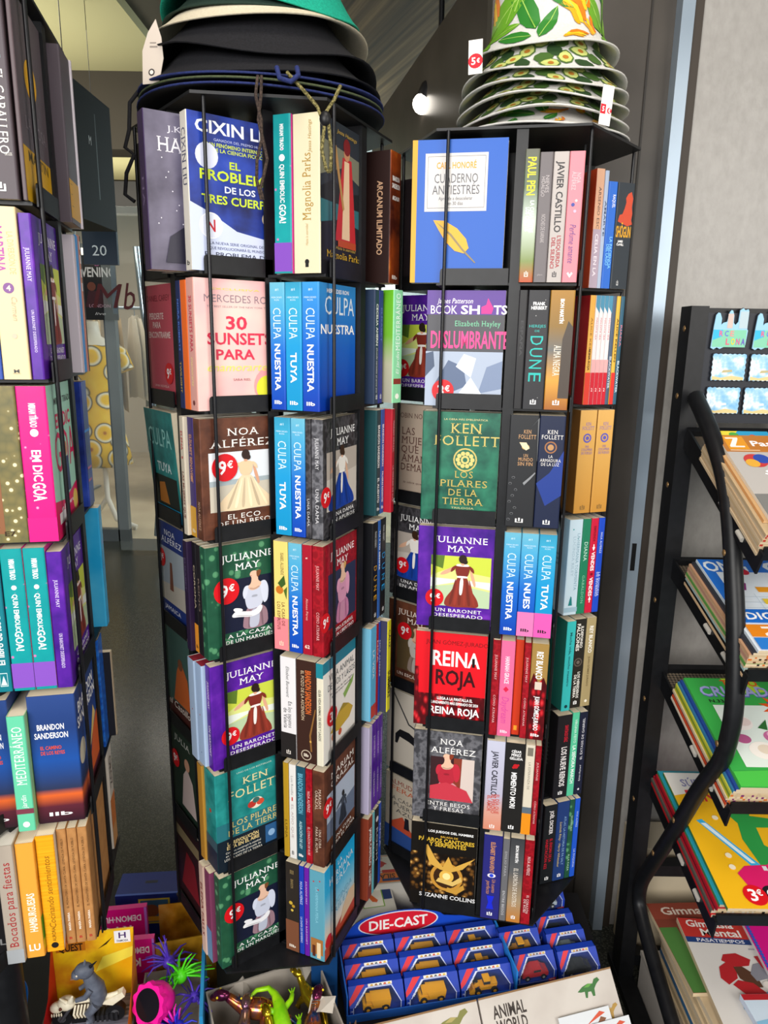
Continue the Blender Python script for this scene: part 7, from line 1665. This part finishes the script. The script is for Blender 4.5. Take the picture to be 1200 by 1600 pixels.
# ---- dinosaur rider box
DB = rotz(R_(9), (-.572, .995, PZ + .1015))
root = empty('toy_box', DB, 'open yellow toy box with a dinosaur motorbike rider inside', 'toy box')
q = MB()
M_YB = noise_mat('print_yellow_flames', [(.3, '#e8a210'), (.55, '#f2c41c'), (.75, '#c8681c')], 12, 4, .3)
q.box(0, .142, .095, .098, 0, .145, M_YB); q.box(.002, .142, 0, .098, 0, .002, noise_mat('print_track', [(.4, '#3a3a44'), (.6, '#8a8a98')], 6, 3, .4, stretch=(1, 30, 1)))
q.add([(0, 0, 0), (0, .098, 0), (0, .098, .145), (0, .05, .055), (0, 0, .03)], [(0, 1, 2, 3, 4)], '#c81c1c')
q.add([(.142, 0, 0), (.142, .098, 0), (.142, .098, .145), (.142, .05, .06), (.142, 0, .03)], [(0, 1, 2, 3, 4)], '#e8881c')
q.box(0, .142, -.001, .001, 0, .02, '#e8941c')
F = Face(q, (0, .095, 0), (1, 0, 0), (0, 0, 1), .142, .145)
F.rect(.04, .74, .40, .96, '#b86a14'); F.rect(.05, .87, .28, .98, '#c8141f'); F.text("5'99€", .165, .925, .18, .05, '#ffffff', 'j'); F.text('DINO', .32, .92, .14, .07, '#2a1a0c'); F.text('QUEST', .22, .80, .30, .10, '#2a1a0c'); F.rect(.76, .80, .96, .98, '#f2f0f2'); F.text('H', .86, .91, .09, .08, '#4a2a6a'); F.text('FAMOSA', .86, .83, .14, .03, '#5a5a6a'); F.poly([(.55, .74), (.74, .90), (.66, .80)], '#3a2410'); F.poly([(.5, .4), (1, .6), (1, .74), (.6, .62)], '#f0dc4a')
F = Face(q, (0, -.001, 0), (1, 0, 0), (0, 0, 1), .142, .02); F.rect(.72, .3, .92, .8, '#d81c1c')
q.build('box_tray', root)
# the motorbike with a skull front and the grey rider
bk = empty('toy_motorbike', DB @ Matrix.Translation((.070, .045, .0022)), 'cream dinosaur skeleton toy motorbike in the yellow box', 'toy')
BONE = noise_mat('bone_plastic', [(.3, '#d8ccb0'), (.7, '#eae2cc')], 60, 3, .5); GREYD = noise_mat('grey_dino_plastic', [(.3, '#4c5260'), (.7, '#646a78')], 80, 3, .5); BLKP = mat('#17171a', .4)
for x in (-.047, .043):
    q = MB(); q.tube([(x, -.006, .017), (x, .006, .017)], .017, BLKP, 20); q.tube([(x, -.0065, .017), (x, .0065, .017)], .007, '#4a4a4e', 12); q.build('wheel', bk)
q = MB(); q.box(-.03, .045, -.009, .009, .008, .018, BLKP)
for k in range(7): q.box(-.004 + .008 * k, 0.0 + .008 * k, -.0105, .0105, .006, .020, '#26262a')
q.build('track', bk)
q = MB(); q.tube([(-.047, -.010, .017), (-.030, -.006, .040)], .003, '#3a3a40', 8); q.ball((-.038, 0, .045), (.016, .012, .013), BONE); q.ball((-.054, 0, .038), (.013, .010, .009), BONE)
for k in range(5): q.ball((-.062 + .004 * k, -.009, .030), (.0015, .0015, .004), BONE, 6, 4)
q.tube([(-.036, -.008, .054), (-.046, -.010, .066)], [.004, .001], BONE, 8); q.tube([(-.028, -.008, .056), (-.024, -.014, .070)], [.006, .002], BONE, 8)
q.ball((-.046, -.011, .044), .003, '#5a2a1c', 8, 6)
q.build('skull', bk)
q = MB()
for k in range(6): q.tube([(-.022 + .0055 * k, -.011, .022), (-.024 + .0055 * k, -.014, .032), (-.022 + .0055 * k, -.006, .044)], .0019, BONE, 6)
q.tube([(-.03, 0, .046), (.01, 0, .046), (.05, 0, .054)], .004, BONE, 8); q.build('rib_cage', bk)
q = MB(); q.add([(.018, -.006, .040), (.030, -.006, .046), (.058, -.006, .060), (.062, -.006, .050), (.040, -.006, .034), (.018, .006, .040), (.030, .006, .046), (.058, .006, .060), (.062, .006, .050), (.040, .006, .034)], [(0, 1, 2, 3, 4), (9, 8, 7, 6, 5), (0, 5, 6, 1), (1, 6, 7, 2), (2, 7, 8, 3), (3, 8, 9, 4), (4, 9, 5, 0)], BONE); q.build('tail_plate', bk)
rd = empty('toy_dinosaur', DB @ Matrix.Translation((.078, .045, .040)), 'grey horned dinosaur rider figure on the skeleton motorbike', 'toy')
q = MB(); q.tube([(.004, 0, 0), (.008, 0, .016), (.004, 0, .034), (-.002, 0, .050), (-.006, 0, .062)], [.012, .015, .016, .012, .010], GREYD, 14)
q.ball((-.012, 0, .072), (.017, .013, .014), GREYD); q.ball((-.024, 0, .066), (.010, .010, .009), GREYD)
q.tube([(-.010, 0, .084), (-.009, 0, .094)], [.004, .0006], GREYD, 8); q.tube([(.0, -.004, .082), (.012, -.006, .094)], [.003, .0006], '#15151a', 8)
for s in (-1, 1):
    q.tube([(.0, s * .012, .042), (-.010, s * .016, .030), (-.026, s * .012, .022)], [.006, .005, .004], GREYD, 8)
    q.tube([(.006, s * .012, .008), (-.006, s * .016, -.004), (-.002, s * .014, -.022), (-.010, s * .014, -.026)], [.009, .008, .005, .005], GREYD, 8)
q.build('body', rd)
q = MB(); q.ball((-.022, -.010, .071), (.002, .0012, .002), '#e8d8c0', 8, 6); q.box(-.0335, -.024, -.0085, .0085, .0625, .064, '#8a6a5a'); q.build('face_details', rd)

# ---- blue stretch toy blister
q = MB(); n = 24
card = [(.0, 0), (.17, 0)] + [(.17 - .03 + .03 * math.cos(a), .10 + .03 * math.sin(a)) for a in [PI / 2 * k / 6 for k in range(7)]] + [(.0, .13)]
q.prism(card, 0, .002, noise_mat('print_blue_waves', [(.35, '#0d5aa8'), (.6, '#1a84d0'), (.8, '#4ab0e8')], 16, 4, .3))
F = Face(q, (0, 0, .002), (1, 0, 0), (0, 1, 0), .17, .13); F.poly([(.58, .70), (.94, .74), (.93, .90), (.57, .85)], '#e8641c'); F.text('STRETCH', .755, .80, .30, .08, '#15151c'); F.poly([(.66, .52), (.86, .54), (.85, .68), (.66, .66)], '#e8641c'); F.text('ME!', .76, .60, .13, .08, '#15151c')
F.poly([(.66, .1), (.72, .40), (.78, .46), (.82, .38), (.9, .34), (.86, .24), (.9, .0), (.6, .0)], '#d8926a'); F.text('MEGA', .40, .16, .40, .18, '#7ac81c'); F.poly([(.1, .86), (.3, .9), (.3, .98), (.1, .96)], '#e8641c')
o = q.build('blister_card'); o.matrix_world = frame((-.745, .915, .335), (.98, .17, 0), (-.10, .55, .83)); tag(o, 'blue stretch toy blister card with orange labels at bottom left', 'toy package')
q = MB(); q.box(0, .19, 0, .10, 0, .125, M_CARD); o = q.build('cardboard_box'); o.matrix_world = rotz(R_(9), (-.78, .87, PZ)); tag(o, 'plain grey cardboard box under the blue stretch toy card', 'box')
q = MB(); q.box(0, .16, 0, .05, 0, .16, noise_mat('print_mauve', [(.4, '#7a3a5a'), (.6, '#b0708a')], 10, 3, .4)); F = Face(q, (0, 0, 0), (1, 0, 0), (0, 0, 1), .16, .16); F.rect(0, 0, 1, .42, '#c8861c'); F.disc(.3, .7, .08, '#d8b0c0'); o = q.build('toy_box'); o.matrix_world = rotz(R_(4), (-.86, 1.05, PZ)); tag(o, 'mauve and gold toy box behind the left rack pole', 'toy box')

# ---- tray with squishy toys
def open_tray(mx, w, d, h, lab, m=None, name='cardboard_tray'):
    m = m or M_CARD; q = MB(); t = .003
    q.box(0, w, 0, d, 0, t, m); q.box(0, w, 0, t, t, h, m); q.box(0, w, d - t, d, t, h, m); q.box(0, t, t, d - t, t, h, m); q.box(w - t, w, t, d - t, t, h, m)
    o = q.build(name); o.matrix_world = mx; return tag(o, lab, 'tray', 'open cardboard trays')


T1M = rotz(R_(12), (-.412, .985, PZ))
open_tray(T1M, .108, .175, .100, 'grey cardboard tray with the pink capsule and spiky toys')
# pink capsule toy
PC = Matrix.Translation((-.396, 1.060, .338))
root = empty('capsule_toy', PC @ Matrix.Rotation(R_(-28), 4, 'Z') @ Matrix.Rotation(R_(62), 4, 'X'), 'hot pink capsule toy with scalloped ring and dark window', 'toy')
HP = mat('#ee1a96', .35)
q = MB(); q.lathe([(0, -.030), (.022, -.028), (.031, -.012), (.033, .006), (.030, .018)], HP, 28)
q.build('capsule', root)
q = MB(); ring = []
for k in range(64):
    a = 2 * PI * k / 64; ring.append(((.034 + .0022 * math.cos(10 * a)) * math.cos(a), (.034 + .0022 * math.cos(10 * a)) * math.sin(a)))
q.prism(ring, .010, .020, HP); q.build('scalloped_ring', root)
q = MB(); q.prism([(.026 * math.cos(2 * PI * k / 28), .026 * math.sin(2 * PI * k / 28)) for k in range(28)], .020, .0212, mat('#17141a', .15)); q.build('window', root)


def spiky(mx, cols, n, L, r0, lab):
    """stringy rubber puffer toy: a core ball and many soft strands"""
    root = empty('stringy_ball', mx, lab, 'toy', 'stringy rubber toys')
    q = MB(); q.ball((0, 0, 0), r0, cols[0], 14, 10); q.build('core', root)
    for ci, c in enumerate(cols):
        s = MB()
        for k in range(n):
            t = math.acos(1 - 1.5 * rnd.random()); a = rnd.uniform(0, 2 * PI)
            d = Vector((math.sin(t) * math.cos(a), math.sin(t) * math.sin(a), math.cos(t)))
            l = L * rnd.uniform(.7, 1.1); w = Vector((rnd.uniform(-.3, .3), rnd.uniform(-.3, .3), -.35)) * l
            s.tube([d * r0 * .9, d * (r0 + l * .5) + w * .2, d * (r0 + l) * .95 + w * .9], [.0022, .0018, .0008], c, 6)
        o = s.build('strand', root); o['kind'] = 'stuff'
    return root


GRN = mat('#4fd01c', .35); PUR = mat('#4a30a8', .35); BLU = mat('#2a34c8', .35); MAG = mat('#e018b0', .35)
spiky(Matrix.Translation((-.368, 1.118, .335)), [GRN], 26, .045, .014, 'lime green stringy rubber toy behind the pink capsule')
spiky(Matrix.Translation((-.398, 1.148, .335)), [PUR], 24, .05, .012, 'violet stringy rubber toy at the rear of the grey tray')
spiky(Matrix.Translation((-.352, 1.035, .308)), [BLU, MAG], 22, .04, .014, 'blue and magenta stringy rubber toy at the bottom edge')
spiky(Matrix.Translation((-.335, 1.09, .318)), [PUR], 18, .035, .010, 'violet stringy rubber toy next to the blue divider')
q = MB(); q.box(0, .006, 0, .16, 0, .150, mat('#2a8ac0', .4)); o = q.build('divider_card'); o.matrix_world = T1M @ Matrix.Translation((.110, .012, .0005)); tag(o, 'upright blue card between the two open toy trays', 'card')

# ---- tray with metallic dinosaurs
T2M = rotz(R_(23), (-.232, .900, PZ))
open_tray(T2M, .215, .215, .120, 'large cardboard tray full of shiny dinosaur toys', noise_mat('tray_board_pale', [(.3, '#8c857c'), (.7, '#a29a90')], 8, 3, .8))
IRI = noise_mat('oil_slick_plastic', [(.25, '#20183a'), (.42, '#7a2a4a'), (.5, '#b86a2a'), (.6, '#2a4a7a'), (.75, '#3a1c4a')], 26, 3, .16, metal=.75)
IRI2 = noise_mat('bronze_violet_plastic', [(.3, '#5a3a6a'), (.5, '#a07a5a'), (.65, '#3a3a6a'), (.8, '#8a3a6a')], 30, 3, .18, metal=.75)
GLD = noise_mat('gold_chrome_plastic', [(.35, '#9a7a14'), (.6, '#e0c030')], 24, 3, .14, metal=.85)
LIM = noise_mat('lime_green_rubber', [(.3, '#6fc010'), (.7, '#a8e01c')], 40, 3, .3)


def dino(mx, m, lab, s=1.0, wings=False):
    q = MB(); T = Matrix.Scale(s, 4)
    q.tube([(-.085, .020, .004), (-.065, .010, .010), (-.040, 0, .018), (-.012, 0, .024), (.016, 0, .028), (.036, 0, .040), (.048, 0, .052)], [.003, .006, .011, .019, .018, .010, .008], m, 12, T)
    q.ball((.060, 0, .056), (.017, .010, .010), m, 14, 8, T); q.ball((.074, 0, .052), (.009, .008, .006), m, 12, 7, T)
    for x, sy, l in ((-.022, -1, .024), (-.022, 1, .024), (.018, -1, .018), (.018, 1, .018)):
        q.tube([(x, sy * .012, .022), (x + .006, sy * .022, .010), (x + .002, sy * .024, .002), (x + .012, sy * .025, .001)], [.009, .006, .004, .003], m, 8, T)
    for k in range(7):
        x = -.05 + .013 * k; q.tube([(x, 0, .020 + .003 * k), (x - .003, 0, .040 + .004 * k - abs(k - 3) * .002)], [.004, .0005], m, 6, T)
    o = q.build('toy_dinosaur'); o.matrix_world = mx
    e = MB(); e.ball((.064, -.0095, .060), .0022, '#e8d020', 8, 6, T); e.ball((.064, .0095, .060), .0022, '#e8d020', 8, 6, T); e.build('eyes', o)
    return tag(o, lab, 'toy', 'toy dinosaurs in the tray')


def TM(x, y, z, rz, rx=0, ry=0): return T2M @ Matrix.Translation((x, y, z)) @ Matrix.Rotation(R_(rz), 4, 'Z') @ Matrix.Rotation(R_(ry), 4, 'Y') @ Matrix.Rotation(R_(rx), 4, 'X')


dino(TM(.045, .110, .070, 70), IRI2, 'bronze violet toy dinosaur at the left of the tray', .95)
dino(TM(.085, .160, .078, 150, 0, 10), IRI, 'dark red and blue shiny toy dinosaur leaning on the tray back', 1.0)
dino(TM(.100, .085, .066, 95), GLD, 'gold shiny toy dinosaur in the tray middle', .9)
dino(TM(.160, .080, .068, 60), IRI, 'shiny violet toy dinosaur near the tray right front', 1.0)
dino(TM(.185, .150, .074, 110), GLD, 'gold shiny toy dinosaur at the right rear corner', .8)
dino(TM(.060, .045, .060, 20), IRI, 'shiny dark toy dinosaur at the left front of the tray', .95)
dino(TM(.190, .050, .070, 200), IRI2, 'pink violet toy dinosaur at the right front corner', 1.05)
# lime green lizard on top
q = MB()
q.tube([(-.045, .062, .016), (-.030, .070, .018), (-.008, .066, .020), (.0, .050, .022), (.002, .030, .024), (.0, .010, .026), (0, -.015, .026), (.002, -.036, .024), (.002, -.05, .026)], [.003, .004, .005, .007, .011, .014, .015, .012, .010], LIM, 14)
q.ball((.002, -.062, .026), (.013, .017, .009), LIM)
for y in (.020, -.028):
    for sx in (-1, 1):
        q.tube([(sx * .010, y, .024), (sx * .024, y + .008, .028), (sx * .030, y + .020, .022)], [.006, .005, .004], LIM, 8)
        for d in (-.006, 0, .006): q.tube([(sx * .030, y + .020, .022), (sx * .032 + d, y + .031, .022)], [.002, .0008], LIM, 6)
o = q.build('toy_lizard'); o.matrix_world = TM(.118, .120, .085, 0, 14); tag(o, 'lime green rubber lizard lying on top of the shiny dinosaurs', 'toy')
e = MB(); e.ball((-.009, -.066, .032), .003, '#1c1c10', 8, 6); e.ball((.013, -.066, .032), .003, '#1c1c10', 8, 6); e.build('eyes', o)
for k, (x, y, z, a, lab) in enumerate(((.045, .175, .105, 30, 'crumpled clear toy tag at the left rear of the tray'), (.165, .110, .110, -30, 'white care label lying right of the lime lizard'), (.180, .175, .112, 40, 'crumpled clear toy tag at the right rear of the tray'))):
    q = MB(); q.add([(0, 0, 0), (.022, .003, .006), (.024, .030, .002), (.002, .028, .009), (.044, .006, -.002), (.046, .032, .006)], [(0, 1, 2, 3), (1, 4, 5, 2)], mat('#c8c0b4', .5, alpha=.85 if k == 1 else .55))
    if k == 1:
        F = Face(q, (.002, .004, .007), (1, .1, .2), (0, 1, .05), .02, .022); F.rect(.1, .6, .8, .66, '#6a6a6a'); F.rect(.1, .4, .7, .46, '#6a6a6a'); F.text('CE', .4, .2, .4, .2, '#4a4a4a')
    o = q.build('care_label'); o.matrix_world = TM(x, y, z, a, 20); tag(o, lab, 'label')
q = MB(); q.box(0, .05, 0, .04, 0, .165, mat('#123a6a', .3)); F = Face(q, (0, 0, 0), (1, 0, 0), (0, 0, 1), .05, .165); F.rect(.1, .1, .9, .5, '#0c2a50'); o = q.build('toy_package'); o.matrix_world = rotz(R_(10), (-.125, 1.145, PZ)); tag(o, 'narrow dark blue toy package standing behind the dinosaur tray', 'toy package')
